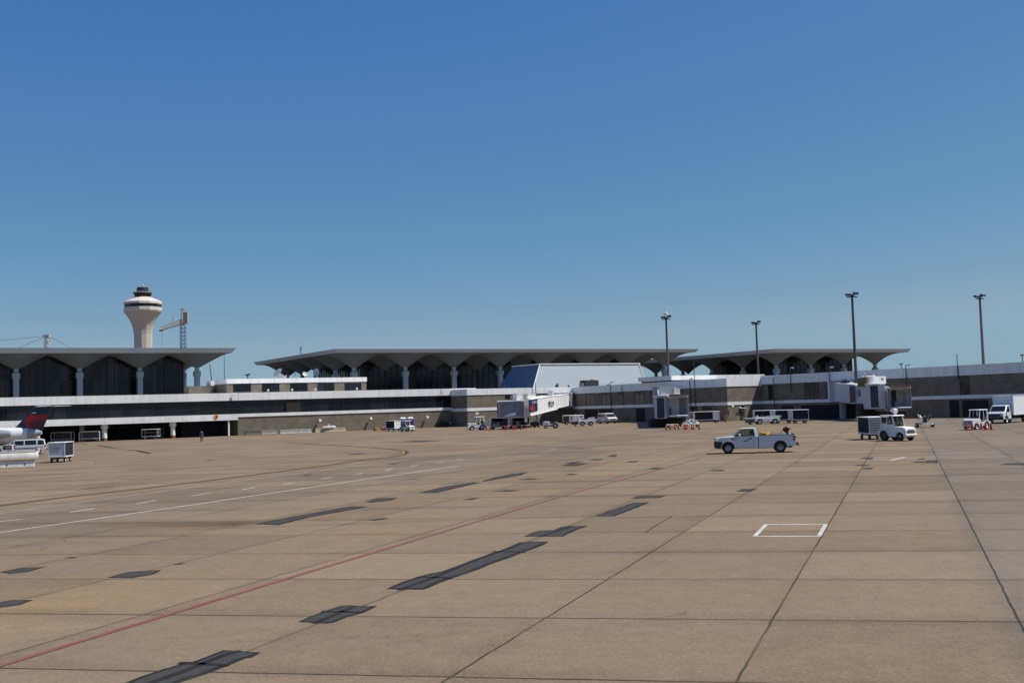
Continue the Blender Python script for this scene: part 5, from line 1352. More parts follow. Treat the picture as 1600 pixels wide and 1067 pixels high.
def belt_loader(label, loc, rz, L=5.2, boom=True):
    t = thing('belt_loader', label, 'belt loader', loc, rz, 'belt loaders at the gates')
    l = L / 2
    b = MB(); prof = [(-l + .2, .42), (-l + .2, .95), (l - 1.5, .95), (l - 1.4, .85), (l - 1.4, .45)] + arch(l - 2.15, .38, .45, 0, 180, 8) + arch(-l + .95, .38, .45, 0, 180, 8)
    b.prism(prof, -.9, .9); b.build('chassis', gse_white, t, bevel=.03)
    b = MB(); b.box(-l + .5, l - 1.6, -.7, .7, .3, .6); b.build('underframe', grime, t)
    b = MB(); b.hexa([(-l - .1, -.45, .98), (l, -.45, .72), (l, .45, .72), (-l - .1, .45, .98)], [(-l - .1, -.45, 1.16), (l, -.45, .9), (l, .45, .9), (-l - .1, .45, 1.16)]); b.build('conveyor_belt', rubber, t)
    for s_ in (-1, 1):
        b = MB(); b.hexa([(-l - .15, s_ * .5 - .05, .96), (l + .05, s_ * .5 - .05, .7), (l + .05, s_ * .5 + .05, .7), (-l - .15, s_ * .5 + .05, .96)], [(-l - .15, s_ * .5 - .05, 1.24), (l + .05, s_ * .5 - .05, .96), (l + .05, s_ * .5 + .05, .96), (-l - .15, s_ * .5 + .05, 1.24)]); b.build('belt_side_rail', gse_white if s_ < 0 else gse_grey, t, bevel=.02)
    b = MB(); b.box(l - 1.4, l - .2, -.5, .5, .32, .66); b.build('nose_frame', mat('olive metal', (.07, .075, .06), .8, var=.3), t)
    b = MB(); b.box(-.3, .1, -.88, -.52, .95, 1.25); b.box(-.34, -.26, -.88, -.52, 1.2, 1.5); b.build('seat', blk, t, bevel=.04)
    b = MB(); b.box(.4, .7, -.88, -.5, .95, 1.3); b.build('console', gse_white, t, bevel=.03)
    for x in (l - 2.15, -l + .95):
        for s_ in (-1, 1): wheel(t, x, s_ * .8, .38, .24)
    for s_ in (-1, 1): wheel(t, l - .9, s_ * .4, .2, .12)
    b = MB(); b.box(-.6, .4, -.905, -.9, .7, .76); b.build('print', mat('grey print', (.25, .25, .25), .6), t)
    return t
belt_loader('white belt loader with low dark nose in front of three curtained carts', spot(1191, 662.6), R(182), 5.4)
belt_loader('white belt loader in front of the boxy power unit, left of the van', spot(911, 665.2), R(182), 4.6)

t = thing('ground_power_unit', 'boxy white ground power unit with dark left end, behind the left belt loader', 'power unit', spot(897, 663.2), R(3))
b = MB(); b.box(-2.15, 2.0, -.85, .85, .55, 1.85); b.warp(lambda v: (v.x - (.25 if v.x > 1.5 and v.z > 1 else 0), v.y, v.z)); b.build('housing', gse_white, t, bevel=.06)
b = MB(); b.box(-2.17, -1.0, -.87, -.7, .6, 1.75); b.build('louvre_panel', mat('dark green panel', (.03, .045, .045), .6), t)
b = MB(); b.box(-.75, -.35, -.86, -.7, .75, 1.65); b.build('door', mat('tan door', (.25, .21, .16), .6), t)
b = MB(); b.box(.5, 1.0, -.86, -.7, .75, 1.05); b.box(1.3, 1.6, -.86, -.7, 1.4, 1.65); b.build('vent', blk, t)
b = MB(); b.box(-2.3, 2.1, -.7, .7, .3, .55); b.build('chassis', grime, t)
b = MB(); b.tube((.3, 0, 1.85), (.3, 0, 2.05), .08); b.build('exhaust', steel, t)
for x in (-1.5, 1.4):
    for s_ in (-1, 1): wheel(t, x, s_ * .7, .28, .18)

t = thing('farm_tractor', 'small white open tractor with big rear wheels, left of the boxy power unit', 'tractor', spot(861, 669.3), R(176))
b = MB(); b.loops([[(.2, -.4, .5), (.2, .4, .5), (.2, .4, 1.15), (.2, -.4, 1.15)], [(1.1, -.4, .5), (1.1, .4, .5), (1.1, .38, 1.2), (1.1, -.38, 1.2)], [(1.35, -.34, .55), (1.35, .34, .55), (1.35, .3, 1.1), (1.35, -.3, 1.1)]]); b.build('hood', gse_white, t, bevel=.05)
b = MB(); b.box(-1.2, 1.25, -.3, .3, .35, .6); b.build('chassis', grime, t)
for s_ in (-1, 1):
    b = MB(); pr = arch(-.75, .48, .56, 10, 170, 10); pi_ = arch(-.75, .48, .51, 10, 170, 10)
    b.loops([[(a, s_ * .4, z), (a, s_ * .82, z), (c, s_ * .82, w_), (c, s_ * .4, w_)] for (a, z), (c, w_) in zip(pr, pi_)]); b.build('fender', gse_white, t, smooth=40)
    wheel(t, -.75, s_ * .62, .48, .28, hub=.55); wheel(t, .9, s_ * .5, .3, .18)
b = MB(); b.box(-.7, -.25, -.3, .3, .7, .85); b.box(-.8, -.68, -.3, .3, .8, 1.15); b.build('seat', blk, t, bevel=.04)
b = MB(); b.tube((.2, 0, .9), (0, 0, 1.2), .025); b.lathe([(.17, -.012), (.19, 0), (.17, .012)], 14); b.build('steering_wheel', blk, t, (0, 0, 0))
t = thing('flat_dolly', 'long low dark dolly standing under the navy sign jet bridge', 'dolly', spot(838, 664), R(4))
b = MB(); b.box(-2.4, 2.4, -.8, .8, .42, .56); b.box(-.2, 2.3, -.7, .7, .56, .85); b.build('deck', mat('dull panel', (.1, .1, .095), .8), t)
for x in (-1.8, 1.8):
    for s_ in (-1, 1): wheel(t, x, s_ * .65, .24, .16)
b = MB(); b.bar((2.4, 0, .45), (3.2, 0, .35), .07); b.build('tow_bar', blk, t)

# ---- long bodied vehicles made from a side outline
def wagon(name, label, cat, loc, rz, prof, wheels, r_w, half, windows, glass_top, roof_half, body_m=car_white, ws=None, rw=None, lamps=True, front_x=0):
    t = thing(name, label, cat, loc, rz)
    zb_ = glass_top[0]
    def tumble(v):
        k = 1.0
        if v.z > zb_: k = 1 - (v.z - zb_) / (glass_top[1] - zb_) * (1 - roof_half / half)
        return (v.x, v.y * k, v.z)
    b = MB(); b.prism(prof, -half, half); bmesh.ops.bisect_plane(b.bm, geom=b.bm.verts[:] + b.bm.edges[:] + b.bm.faces[:], plane_co=(0, 0, zb_), plane_no=(0, 0, 1)); b.warp(tumble); b.build('body', body_m, t, bevel=.05, seg=2, smooth=30)
    def sidey(z): return half * (1 - max(0, z - zb_) / (glass_top[1] - zb_) * (1 - roof_half / half))
    for s_ in (-1, 1):
        for pts in windows:
            b = MB(); b.hexa([(x, s_ * (sidey(z) + .006), z) for x, z in pts], [(x, s_ * (sidey(z) - .03), z) for x, z in pts]); b.build('side_window', tint_glass, t)
    for nm, q in (('windscreen', ws), ('rear_window', rw)):
        if q:
            (xa, za), (xb, zb2), off = q
            b = MB(); ya, yb2 = sidey(za) - .1, sidey(zb2) - .08
            b.hexa([(xa + off, ya, za), (xa + off, -ya, za), (xb + off, -yb2, zb2), (xb + off, yb2, zb2)], [(xa, ya, za), (xa, -ya, za), (xb, -yb2, zb2), (xb, yb2, zb2)]); b.build(nm, tint_glass, t)
    for x in wheels:
        for s_ in (-1, 1): wheel(t, x, s_ * (half - .14), r_w, .24)
    b = MB(); b.box(wheels[1] - .4, wheels[0] + .4, -half + .2, half - .2, .26, .6); b.build('chassis', grime, t)
    return t
# estate car at the left edge
sx = [(2.75, .42), (2.78, .75), (2.7, .98), (1.5, 1.08), (.75, 1.68), (.4, 1.78), (-2.3, 1.8), (-2.62, 1.68), (-2.75, 1.1), (-2.8, .5), (-2.3, .42)] + arch(-1.75, .38, .46, 180, 0, 8)[::-1] + [(1.2, .36)] + arch(1.68, .38, .46, 0, 180, 8)[::1][::-1][::-1]
sx = [(2.75, .42), (2.78, .75), (2.7, .98), (1.5, 1.08), (.75, 1.68), (.4, 1.78), (-2.3, 1.8), (-2.62, 1.68), (-2.75, 1.1), (-2.8, .5)] + [p for p in arch(-1.75, .38, .46, 180, 0, 8)] + [p for p in arch(1.68, .38, .46, 180, 0, 8)]
p0 = G(72, 709); rz_s = R(-160); d = Vector((math.cos(rz_s), math.sin(rz_s), 0)); lf = Vector((-d.y, d.x, 0)); o_ = p0 + d * 2.8 - lf * .95
t = wagon('estate_car', 'long white estate car with dark side windows behind the white barrier at left', 'car', (o_.x, o_.y, 0), rz_s, sx, (1.68, -1.75), .37, .98,
      [[(1.25, 1.14), (.72, 1.14), (.72, 1.62), (.82, 1.58)], [(.62, 1.14), (-.38, 1.14), (-.38, 1.66), (.62, 1.66)], [(-.5, 1.14), (-1.75, 1.14), (-1.72, 1.68), (-.5, 1.68)], [(-1.88, 1.14), (-2.62, 1.14), (-2.5, 1.64), (-1.88, 1.68)]], (1.1, 1.8), .8, ws=((1.5, 1.1), (.8, 1.64), .03), rw=((-2.74, 1.15), (-2.62, 1.66), -.03))
b = MB(); b.box(-2.84, -2.6, .72, .985, .86, 1.06); b.build('tail_lamp', lens_red, t, bevel=.02)
b = MB(); b.box(-2.9, -2.7, -.9, .9, .46, .66); b.build('rear_bumper', mat('dark bumper', (.045, .05, .06), .5), t, bevel=.03)
b = MB(); b.box(-2.5, 2.4, .978, .996, .78, .82); b.build('side_moulding', mat('dark bumper', (.045, .05, .06), .5), t)
b = MB()
for s_ in (-1, 1): b.bar((.3, s_ * .66, 1.83), (-2.2, s_ * .66, 1.85), .04)
b.build('roof_rail', blk, t)
p0 = G(61, 716); rz_p = R(-164); d = Vector((math.cos(rz_p), math.sin(rz_p), 0)); lf = Vector((-d.y, d.x, 0)); o_ = p0 + d * 2.55 - lf * .85
p2 = dup(P1, (o_.x, o_.y, 0), rz_p, 'small white pickup truck half hidden behind the white barrier at left'); p2.scale = (.88, .88, .86)
# passenger van at the gate
vx = [(2.4, .45), (2.46, .85), (2.3, 1.12), (1.75, 1.25), (1.15, 1.9), (.85, 2.02), (-2.3, 2.04), (-2.45, 1.9), (-2.5, .5)] + arch(-1.6, .38, .44, 180, 0, 8) + arch(1.5, .38, .44, 180, 0, 8)
t = wagon('passenger_van', 'white passenger van facing the apron at the gate, right of the left belt loader', 'van', spot(949.5, 661.5), R(-70), vx, (1.5, -1.6), .36, .98,
      [[(1.55, 1.3), (.75, 1.3), (.75, 1.84), (1.12, 1.84)], [(.6, 1.3), (-.7, 1.3), (-.7, 1.86), (.6, 1.86)], [(-.85, 1.3), (-2.2, 1.3), (-2.2, 1.86), (-.85, 1.86)]], (1.2, 2.04), .84, ws=((1.72, 1.32), (1.2, 1.88), .04), rw=((-2.48, 1.3), (-2.46, 1.86), -.03))
b = MB(); b.box(2.38, 2.5, -.6, .6, .72, .96); b.build('grille', blk, t, bevel=.02)
b = MB(); b.box(2.3, 2.56, -.94, .94, .42, .64); b.build('front_bumper', mat('dark bumper', (.045, .05, .06), .5), t, bevel=.04)
for s_ in (-1, 1):
    b = MB(); b.box(2.3, 2.475, s_ * .8 - .14, s_ * .8 + .14, .76, .96); b.build('headlight', lens_clear, t, bevel=.02)
    b = MB(); b.box(1.45, 1.6, s_ * 1.0, s_ * 1.18, 1.3, 1.52); b.build('mirror', blk, t, bevel=.03)
# box truck
loc = spot(1561, 661.5)
t = thing('box_truck', 'white box truck with lit side panel parked at the right edge', 'truck', loc, R(-136))
cx = [(1.1, .5), (1.14, .9), (1.02, 1.22), (.3, 1.42), (-.35, 2.1), (-.6, 2.2), (-1.35, 2.2), (-1.4, .55)] + arch(.1, .45, .5, 180, 0, 8)
b = MB(); b.prism(cx, -1.0, 1.0); b.warp(lambda v: (v.x, v.y * (1 - max(0, v.z - 1.3) * .14), v.z)); b.build('cab', car_white, t, bevel=.06, seg=2, smooth=30)
b = MB(); b.hexa([(.24, .84, 1.5), (.24, -.84, 1.5), (-.32, -.78, 2.06), (-.32, .78, 2.06)], [(.27, .84, 1.5), (.27, -.84, 1.5), (-.29, -.78, 2.06), (-.29, .78, 2.06)]); b.build('windscreen', tint_glass, t)
for s_ in (-1, 1):
    b = MB(); b.hexa([(.0, s_ * .965, 1.46), (-.9, s_ * .965, 1.46), (-.9, s_ * .885, 2.02), (-.4, s_ * .885, 2.02)], [(.0, s_ * .99, 1.46), (-.9, s_ * .99, 1.46), (-.9, s_ * .92, 2.02), (-.4, s_ * .92, 2.02)]); b.build('side_window', tint_glass, t)
    b = MB(); b.box(-.1, .06, s_ * 1.05, s_ * 1.3, 1.35, 1.75); b.bar((0, s_ * .98, 1.5), (0, s_ * 1.1, 1.5), .04); b.build('mirror', blk, t, bevel=.02)
    b = MB(); b.box(1.0, 1.185, s_ * .78 - .13, s_ * .78 + .13, .92, 1.1); b.build('headlight', lens_clear, t, bevel=.02)
b = MB(); b.box(1.0, 1.17, -.9, .9, .86, 1.2); b.build('grille', blk, t, bevel=.02)
b = MB(); b.box(1.0, 1.24, -1.0, 1.0, .5, .82); b.build('front_bumper', blk, t, bevel=.04)
b = MB(); b.box(-7.2, -1.55, -1.2, 1.2, 1.02, 3.3); o = b.build('cargo_box', mat('box panel white', (.74, .76, .77), .45, var=.06, scale=.7), t)
b = MB()
for y0, z0, y1, z1 in ((-1.22, 1.0, 1.22, 1.08), (-1.22, 3.24, 1.22, 3.32)): b.box(-1.56, -1.52, y0, y1, z0, z1)
for s_ in (-1, 1):
    b.box(-1.6, -1.52, s_ * 1.2 - .03, s_ * 1.2 + .03, 1.0, 3.32); b.box(-7.2, -1.5, s_ * 1.2 - .02, s_ * 1.2 + .03 * s_, 3.24, 3.33); b.box(-7.2, -1.5, s_ * 1.2 - .02, s_ * 1.2 + .03 * s_, .96, 1.08)
for k in range(7): b.bar((-1.53, -.9 + k * .3, 1.1), (-1.53, -.9 + k * .3, 3.2), .03)
b.build('edge_trim', gse_white, o)
b = MB(); b.box(-7.1, .4, -.55, .55, .5, 1.0); b.build('chassis', grime, t)
for x in (.1, -5.3):
    for s_ in (-1, 1): wheel(t, x, s_ * .88, .44, .3, hub=.55)

# ---- small ramp things
def cone(px, py, label, grp):
    t = thing('traffic_cone', label, 'traffic cone', spot(px, py), random.uniform(0, 1.5), grp)
    b = MB(); b.box(-.17, .17, -.17, .17, 0, .05); b.lathe([(.13, .05), (.115, .3), (.085, .68), (.06, .72)], 12); b.build('cone_body', orange, t, smooth=40)
    if grp.endswith('jet bridge'):
        b = MB(); b.lathe([(.121, .32), (.105, .46)], 12); b.build('reflective_band', mat('dull band', (.5, .38, .34), .6), t)
    return t
WH = ('first', 'second', 'third', 'fourth', 'fifth', 'sixth', 'seventh', 'eighth', 'ninth')
for k, (px, py) in enumerate(((1041, 671.5), (1047, 671.5), (1055, 671.2), (1060.5, 671), (1070, 671.5), (1073, 671.2), (1081, 671), (1084, 671.2), (1093, 671))):
    cone(px, py, '%s cone from the left in the row before the middle jet bridge' % WH[k], 'cones before the middle jet bridge')
for k, (px, py) in enumerate(((1511, 672), (1519.5, 672), (1533.5, 671.2), (1540.3, 671.6), (1548.8, 671.6))):
    cone(px, py, '%s cone from the left in the row beside the box truck' % WH[k], 'cones beside the box truck')
for k, (px, py) in enumerate(((760.5, 672.3), (766, 672.3), (789, 671.6), (792.5, 671.5), (801.5, 671.3), (805, 671.3), (815, 670.8))):
    cone(px, py, '%s cone from the left in the row before the loaded carts' % WH[k], 'cones before the loaded carts')
for a, q, lb in (((1042, 671.6), (1059, 671.2), 'white bar laid across the left cones before the middle jet bridge'), ((1074, 671.4), (1092, 671.2), 'white bar laid across the right cones before the middle jet bridge')):
    A_, Q_ = G(*a), G(*q); b = MB(); b.bar((0, 0, .74), (Q_.x - A_.x, Q_.y - A_.y, .74), .06)
    tag(b.build('barrier_bar', gse_white, None, (A_.x, A_.y, 0)), lb, 'bar', 'bars across the cones')

t = thing('hose_cart', 'flat cart heaped with pale air hoses beside the middle jet bridge', 'cart', spot(1081, 667.5), R(4))
b = MB(); b.box(-1.25, 1.25, -.6, .6, .42, .52); b.build('deck', gse_white, t)
for x in (-.9, .9):
    for s_ in (-1, 1): wheel(t, x, s_ * .5, .22, .14)
rnd = random.Random(4)
for k in range(7):
    b = MB(); cx_ = -.8 + .26 * k; r_ = rnd.uniform(.25, .4); tl = rnd.uniform(.2, 1.1)
    pts = [(cx_ + r_ * math.cos(a), r_ * math.sin(a) * math.cos(tl), .68 + r_ * math.sin(a) * math.sin(tl) * .8 + .2 * (k % 2)) for a in [2 * math.pi * i / 14 for i in range(13)]]
    b.path(pts, .075, 7); b.build('hose', (gse_white, gse_grey, steel)[k % 3], t, smooth=50)

t = thing('equipment_trailer', 'low two wheeled trailer loaded with pipes and hoses, right of the white cab tractor', 'trailer', spot(1446.5, 667.8), R(-86)); t.scale = (1.15, 1.2, 1.15)
b = MB(); b.box(-1.0, .5, -.62, .62, .34, .46); b.build('deck', steel, t)
b = MB(); b.bar((.5, -.5, .4), (1.4, 0, .34), .08); b.bar((.5, .5, .4), (1.4, 0, .34), .08); b.build('tow_frame', gse_white, t)
for s_ in (-1, 1): wheel(t, -.2, s_ * .76, .24, .2)
b = MB(); b.lathe([(.1, .46), (.27, .52), (.27, .85), (.12, 1.0), (.06, 1.16)], 14, (-.3, .05)); b.build('tank', steel, t, smooth=40)
for k, (x, y, z) in enumerate(((.1, -.4, .7), (-.1, .42, .78), (-.6, -.3, .8), (.25, .2, .66))):
    b = MB(); b.path([(x, y, z), (x + .1, y * 1.4, z + .3), (x - .2, y * 1.2, z + .5), (x - .3, y * .4, z + .2)], .06, 7); b.build('hose', (gse_white, lamp_dark, steel, blk)[k], t, smooth=40)
b = MB(); b.box(-.35, .15, -.16, .16, .55, 1.1); b.build('pump_block', mat('reel rust', (.07, .028, .022), .8), t, bevel=.04)

for px, py, lb in ((629.5, 671.3, 'blue portable toilet half hidden behind the low tractor, left one'), (641.3, 670.9, 'blue portable toilet standing clear against the brick wall, right one')):
    t = thing('portable_toilet', lb, 'portable toilet', spot(px, py), R(20), 'blue portable toilets by the brick wall')
    b = MB(); b.box(-.58, .58, -.58, .58, .12, 2.1); b.build('cabin', toilet_blue, t, bevel=.05)
    b = MB(); b.loops([[(-.6, -.6, 2.1), (.6, -.6, 2.1), (.6, .6, 2.1), (-.6, .6, 2.1)], [(-.58, -.58, 2.25), (.58, -.58, 2.25), (.58, .58, 2.25), (-.58, .58, 2.25)], [(-.3, -.45, 2.45), (.3, -.45, 2.45), (.3, .45, 2.45), (-.3, .45, 2.45)]]); b.build('roof', fascia_m, t, bevel=.04)
    b = MB(); b.box(-.42, .42, -.6, -.585, .2, 2.0); d = b.build('door', mat('toilet door blue', (.012, .03, .15), .5), t)
    b = MB(); b.box(-.12, .14, -.61, -.602, 1.68, 1.9); b.build('door_sign', gse_white, d)
    b = MB(); b.box(-.6, .6, -.6, .6, 0, .12); b.build('skid', blk, t)
t = thing('fuel_box', 'small yellow box against the brick wall, left of the red pump', 'box', spot(589.5, 673.2), R(10))
b = MB(); b.box(-.35, .35, -.3, .3, .06, .66); b.build('case', yellow, t, bevel=.04); b = MB(); b.box(-.65, -.4, -.25, .25, 0, .55); b.build('side_unit', blk, t, bevel=.03)
t = thing('red_pump', 'small red pump on a frame against the brick wall, beside the yellow box', 'pump', spot(600, 672.8), R(10))
b = MB(); b.box(-.5, .4, -.3, .3, .1, .5); b.build('engine', mat('pump red', (.35, .04, .03), .5), t, bevel=.06)
b = MB(); b.tube((-.2, 0, .5), (.35, 0, .72), .16, .12, 10); b.build('pump_head', gse_grey, t)
b = MB(); b.path([(-.55, -.33, .04), (-.55, -.33, .7), (.45, -.33, .7), (.45, -.33, .04)], .025); b.path([(-.55, .33, .04), (-.55, .33, .7), (.45, .33, .7), (.45, .33, .04)], .025); b.build('frame', mat('pump red', (.35, .04, .03), .5), t)
# heap under a dark cover
t = thing('covered_equipment', 'dark tarpaulin covered heap at the shaded foot of the brick wall', 'equipment', spot(688, 667.2), R(8))
b = MB(); n_ = 20; ring = []
for j in range(7):
    v = j / 6; lp = []
    for i in range(n_):
        a = 2 * math.pi * i / n_; r_ = (1 - v ** 3 * .55) * (1 + .12 * math.sin(3 * a + j) + .08 * math.sin(7 * a + 2 * j))
        lp.append((2.0 * r_ * math.copysign(abs(math.cos(a)) ** .6, math.cos(a)), .85 * r_ * math.copysign(abs(math.sin(a)) ** .6, math.sin(a)), .1 + 1.35 * v * (1 - .2 * math.cos(a + .4)) + .08 * math.sin(5 * a)))
    ring.append(lp)
b.loops(ring); b.build('tarpaulin', mat('dark tarpaulin', (.018, .022, .018), .8, var=.4, scale=3), t, smooth=60)
b = MB(); b.lathe([(.14, 0), (.14, .3), (.05, .36)], 10, (2.15, -.4)); b.build('lamp', gse_white, t, (0, 0, .6))
b = MB(); b.bar((-2.4, -.6, .25), (2.2, -.6, .2), .06); b.build('tow_bar', steel, t)
b = MB(); b.tube((-1.4, .3, 1.0), (-.9, .5, 4.2), .05, n=6); b.build('whip_pole', lamp_dark, t)

t = thing('fire_hydrant', 'stubby yellow hydrant with red top left of the sunlit brick corner', 'hydrant', spot(1135, 659.6), 0)
b = MB(); b.lathe([(.3, 0), (.3, .1), (.24, .12), (.24, .85), (.28, .9)], 14); b.build('barrel', mat('hydrant yellow', (.38, .24, .06), .7, var=.2), t, smooth=40)
b = MB(); b.lathe([(.27, .9), (.25, 1.1), (.12, 1.3), (.05, 1.4)], 14); b.tube((-.45, 0, 1.05), (.45, 0, 1.05), .11, n=10); b.build('bonnet', mat('hydrant red', (.16, .035, .025), .7), t, smooth=40)

# ---- barriers
def jersey(px0, px1, py0, py1, h, label, mt, wid=.6, grp='concrete barriers along the left brick wall'):
    a, q = G(px0, py0), G(px1, py1); d = q - a; L = d.length; rz_ = math.atan2(d.y, d.x)
    t = thing('concrete_barrier', label, 'barrier', (a.x, a.y, 0), rz_, grp)
    b = MB(); w = wid / 2
    pr = [(-w, 0), (-w, h * .12), (-w * .55, h * .45), (-w * .4, h), (w * .4, h), (w * .55, h * .45), (w, h * .12), (w, 0)]
    n_ = 8; b.loops([[(L * i / n_, y + .0, z) for y, z in pr] for i in range(n_ + 1)]); b.build('block', mt, t, bevel=.02)
    b = MB()
    for x in (.25 * L, .75 * L): b.box(x - .12, x + .12, -w - .01, w + .01, -.0, .07)
    b.build('lift_slot', blk, t)
    return t
jersey(383.5, 407.5, 680, 679.2, .82, 'short dark grey barrier, leftmost along the brick wall', mat('dark barrier', (.16, .155, .145), .9, var=.3, scale=1.5))
jersey(409, 433.5, 679.3, 678.4, .88, 'short beige barrier, second from the left along the brick wall', mat('beige barrier', (.32, .29, .23), .9, var=.25, scale=1.5))
jersey(437.5, 486.5, 678.5, 676.6, .86, 'long pale grey barrier, third from the left along the brick wall', old_conc)
jersey(492.5, 540, 676, 674.2, .86, 'long yellowed barrier with a white hull on top', old_conc2)
a = G(514, 675.2); t = thing('white_hull', 'white upturned hull shaped cover lying on the long yellowed barrier', 'cover', (a.x, a.y, .865), FA.a)
b = MB(); b.loops([[(x, y * w, z * h) for y, z in ((-.3, 0), (.3, 0), (.26, .7), (0, 1), (-.26, .7))] for x, w, h in ((-1.4, .3, .2), (-1.0, .8, .32), (0, 1, .4), (1.0, 1, .42), (1.4, .6, .3))]); b.build('shell', car_white, t, smooth=40)
b = MB(); b.box(-.15, .1, -.05, .05, .38, .75); b.build('fin', car_white, t); b = MB(); b.box(.3, .6, -.28, -.24, .1, .25); b.build('vent', blk, t)

a, q = G(-90, 735.4), G(59, 728.6); d = q - a; L = d.length
t = thing('blast_barrier', 'two tier scuffed white barrier with yellowed edges at the left edge', 'barrier', (a.x, a.y, 0), math.atan2(d.y, d.x))
b = MB(); b.loops([[(x, y, z) for y, z in ((-.32, 0), (-.26, .62), (.26, .62), (.32, 0))] for x in (0, L * .25, L * .5, L * .75, L - .25)]); b.build('lower_tier', barrier_white, t, bevel=.03)
b = MB(); pr = [(-.34, .66), (-.38, .8), (-.36, 1.1), (-.26, 1.28), (0, 1.34), (.26, 1.28), (.36, 1.1), (.38, .8), (.34, .66)]
b.loops([[(x, y * k, .98 + (z - .98) * k) for y, z in pr] for x, k in ((0, 1), (L * .5, 1), (L - .12, 1), (L - .02, .9), (L + .05, .6))]); b.build('upper_tier', barrier_white, t, smooth=40, bevel=.02)
b = MB(); b.box(0, L - .1, -.4, -.3, .63, .7); b.box(0, L - .1, -.3, -.22, 1.27, 1.33); b.build('yellow_edge', mat('old yellow edge', (.45, .3, .1), .8, var=.4, scale=3), t, bevel=.01)
b = MB()
for x in (L - 1.0, L - 2.4, L - 4.6): b.box(x - .05, x + .05, -.335, -.25, .2, .3)
b.box(L - 3.2, L - 3.12, -.42, -.3, .78, 1.1); b.build('drain_hole', blk, t)
# grey box beside the middle jet bridge
t = thing('grey_locker', 'tall grey equipment locker between the middle jet bridge and the white panelled cart', 'locker', spot(1080, 661), R(2))
b = MB(); b.box(-.8, .8, -.5, .5, .1, 1.95); b.build('cabinet', gse_grey, t, bevel=.03); b = MB(); b.box(-.02, .02, -.515, -.5, .2, 1.85); b.box(-.12, -.06, -.53, -.5, .95, 1.15); b.build('door_seam', blk, t); b = MB(); b.box(-.85, .85, -.5, .5, 0, .1); b.build('plinth', blk, t)
person('person in dark navy workwear standing by the shaded undercroft at left', STAND, cloth_navy, cloth_navy, spot(315, 690), R(-60))
# ---------------------------------------------------------------- jet bridges
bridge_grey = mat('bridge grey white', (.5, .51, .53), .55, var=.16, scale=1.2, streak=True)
def tunnel_parts(t, L, w, h, zE, zS, split=.5, mt=None, ribs=True, y0=0.0):
    """box tunnel in the bridge's own axes: x from cab to terminal, two telescoping lengths"""
    mt = mt or fascia_m
    z = lambda x: zE + (zS - zE) * x / L
    for nm, xa, xb, k in (('outer_tunnel', 0, L * split, 0.0), ('inner_tunnel', L * split - .3, L, .18)):
        b = MB(); b.hexa([(xa, y0 + k, z(xa) + k), (xa, y0 + w - k, z(xa) + k), (xa, y0 + w - k, z(xa) + h - k), (xa, y0 + k, z(xa) + h - k)], [(xb, y0 + k, z(xb) + k), (xb, y0 + w - k, z(xb) + k), (xb, y0 + w - k, z(xb) + h - k), (xb, y0 + k, z(xb) + h - k)])
        o = b.build(nm, mt, t)
        if ribs:
            b = MB(); x = xa + .3
            sp = ribs if isinstance(ribs, float) else 1.1
            while x < xb - .1:
                for yy in (y0 + k - .06, y0 + w - k):
                    b.hexa([(x, yy, z(x) + k + .15), (x + sp * .42, yy, z(x) + k + .15), (x + sp * .42, yy + .06, z(x) + k + .15), (x, yy + .06, z(x) + k + .15)], [(x, yy, z(x) + h - k - .15), (x + sp * .42, yy, z(x) + h - k - .15), (x + sp * .42, yy + .06, z(x) + h - k - .15), (x, yy + .06, z(x) + h - k - .15)])
                x += sp
            b.build('corrugation', mt, o)
        b = MB()
        for yy in (y0 + k - .1, y0 + w - k - .02):
            for dz in (k - .02, h - k - .14):
                b.hexa([(xa, yy, z(xa) + dz), (xa, yy + .12, z(xa) + dz), (xa, yy + .12, z(xa) + dz + .16), (xa, yy, z(xa) + dz + .16)], [(xb, yy, z(xb) + dz), (xb, yy + .12, z(xb) + dz), (xb, yy + .12, z(xb) + dz + .16), (xb, yy, z(xb) + dz + .16)])
        b.build('edge_beam', mt, o)
    return z
def legs(t, x, y0, w, ztop):
    for yy in (y0 - .1, y0 + w + .1):
        b = MB(); b.box(x - .25, x + .25, yy - .25, yy + .25, .6, ztop); b.build('lift_column', gse_grey, t, bevel=.03)
    b = MB(); b.box(x - .5, x + .5, y0 - .5, y0 + w + .5, .55, .95); b.build('bogie_beam', grime, t, bevel=.04)
    for yy in (y0 + .1, y0 + w - .1):
        for s_ in (-.35, .35):
            o = wheel(t, x, yy + s_, .55, .35)
def rotunda(t, x, y, r, z0, z1):
    b = MB(); b.lathe([(r, z0), (r, z1 - .3), (r + .15, z1 - .3), (r + .15, z1)], 22, (x, y)); b.build('rotunda', gse_grey, t, smooth=35)
    b = MB(); b.lathe([(.55, 0), (.55, z0)], 14, (x, y)); b.build('support_column', gse_grey, t, smooth=35)
def ac_unit(t, x, y, z, sx, sy, sz, nm='air_conditioner', m_=None, rz=0.0):
    b = MB(); b.box(-sx / 2, sx / 2, -sy / 2, sy / 2, 0, sz); o = b.build(nm, m_ or gse_white, t, (x, y, z), rz, bevel=.05)
    b = MB(); b.box(-sx / 2 - .05, sx / 2 + .05, -sy / 2 - .05, sy / 2 + .05, sz - .12, sz + .04); b.build('lid', m_ or gse_white, o)
    return o
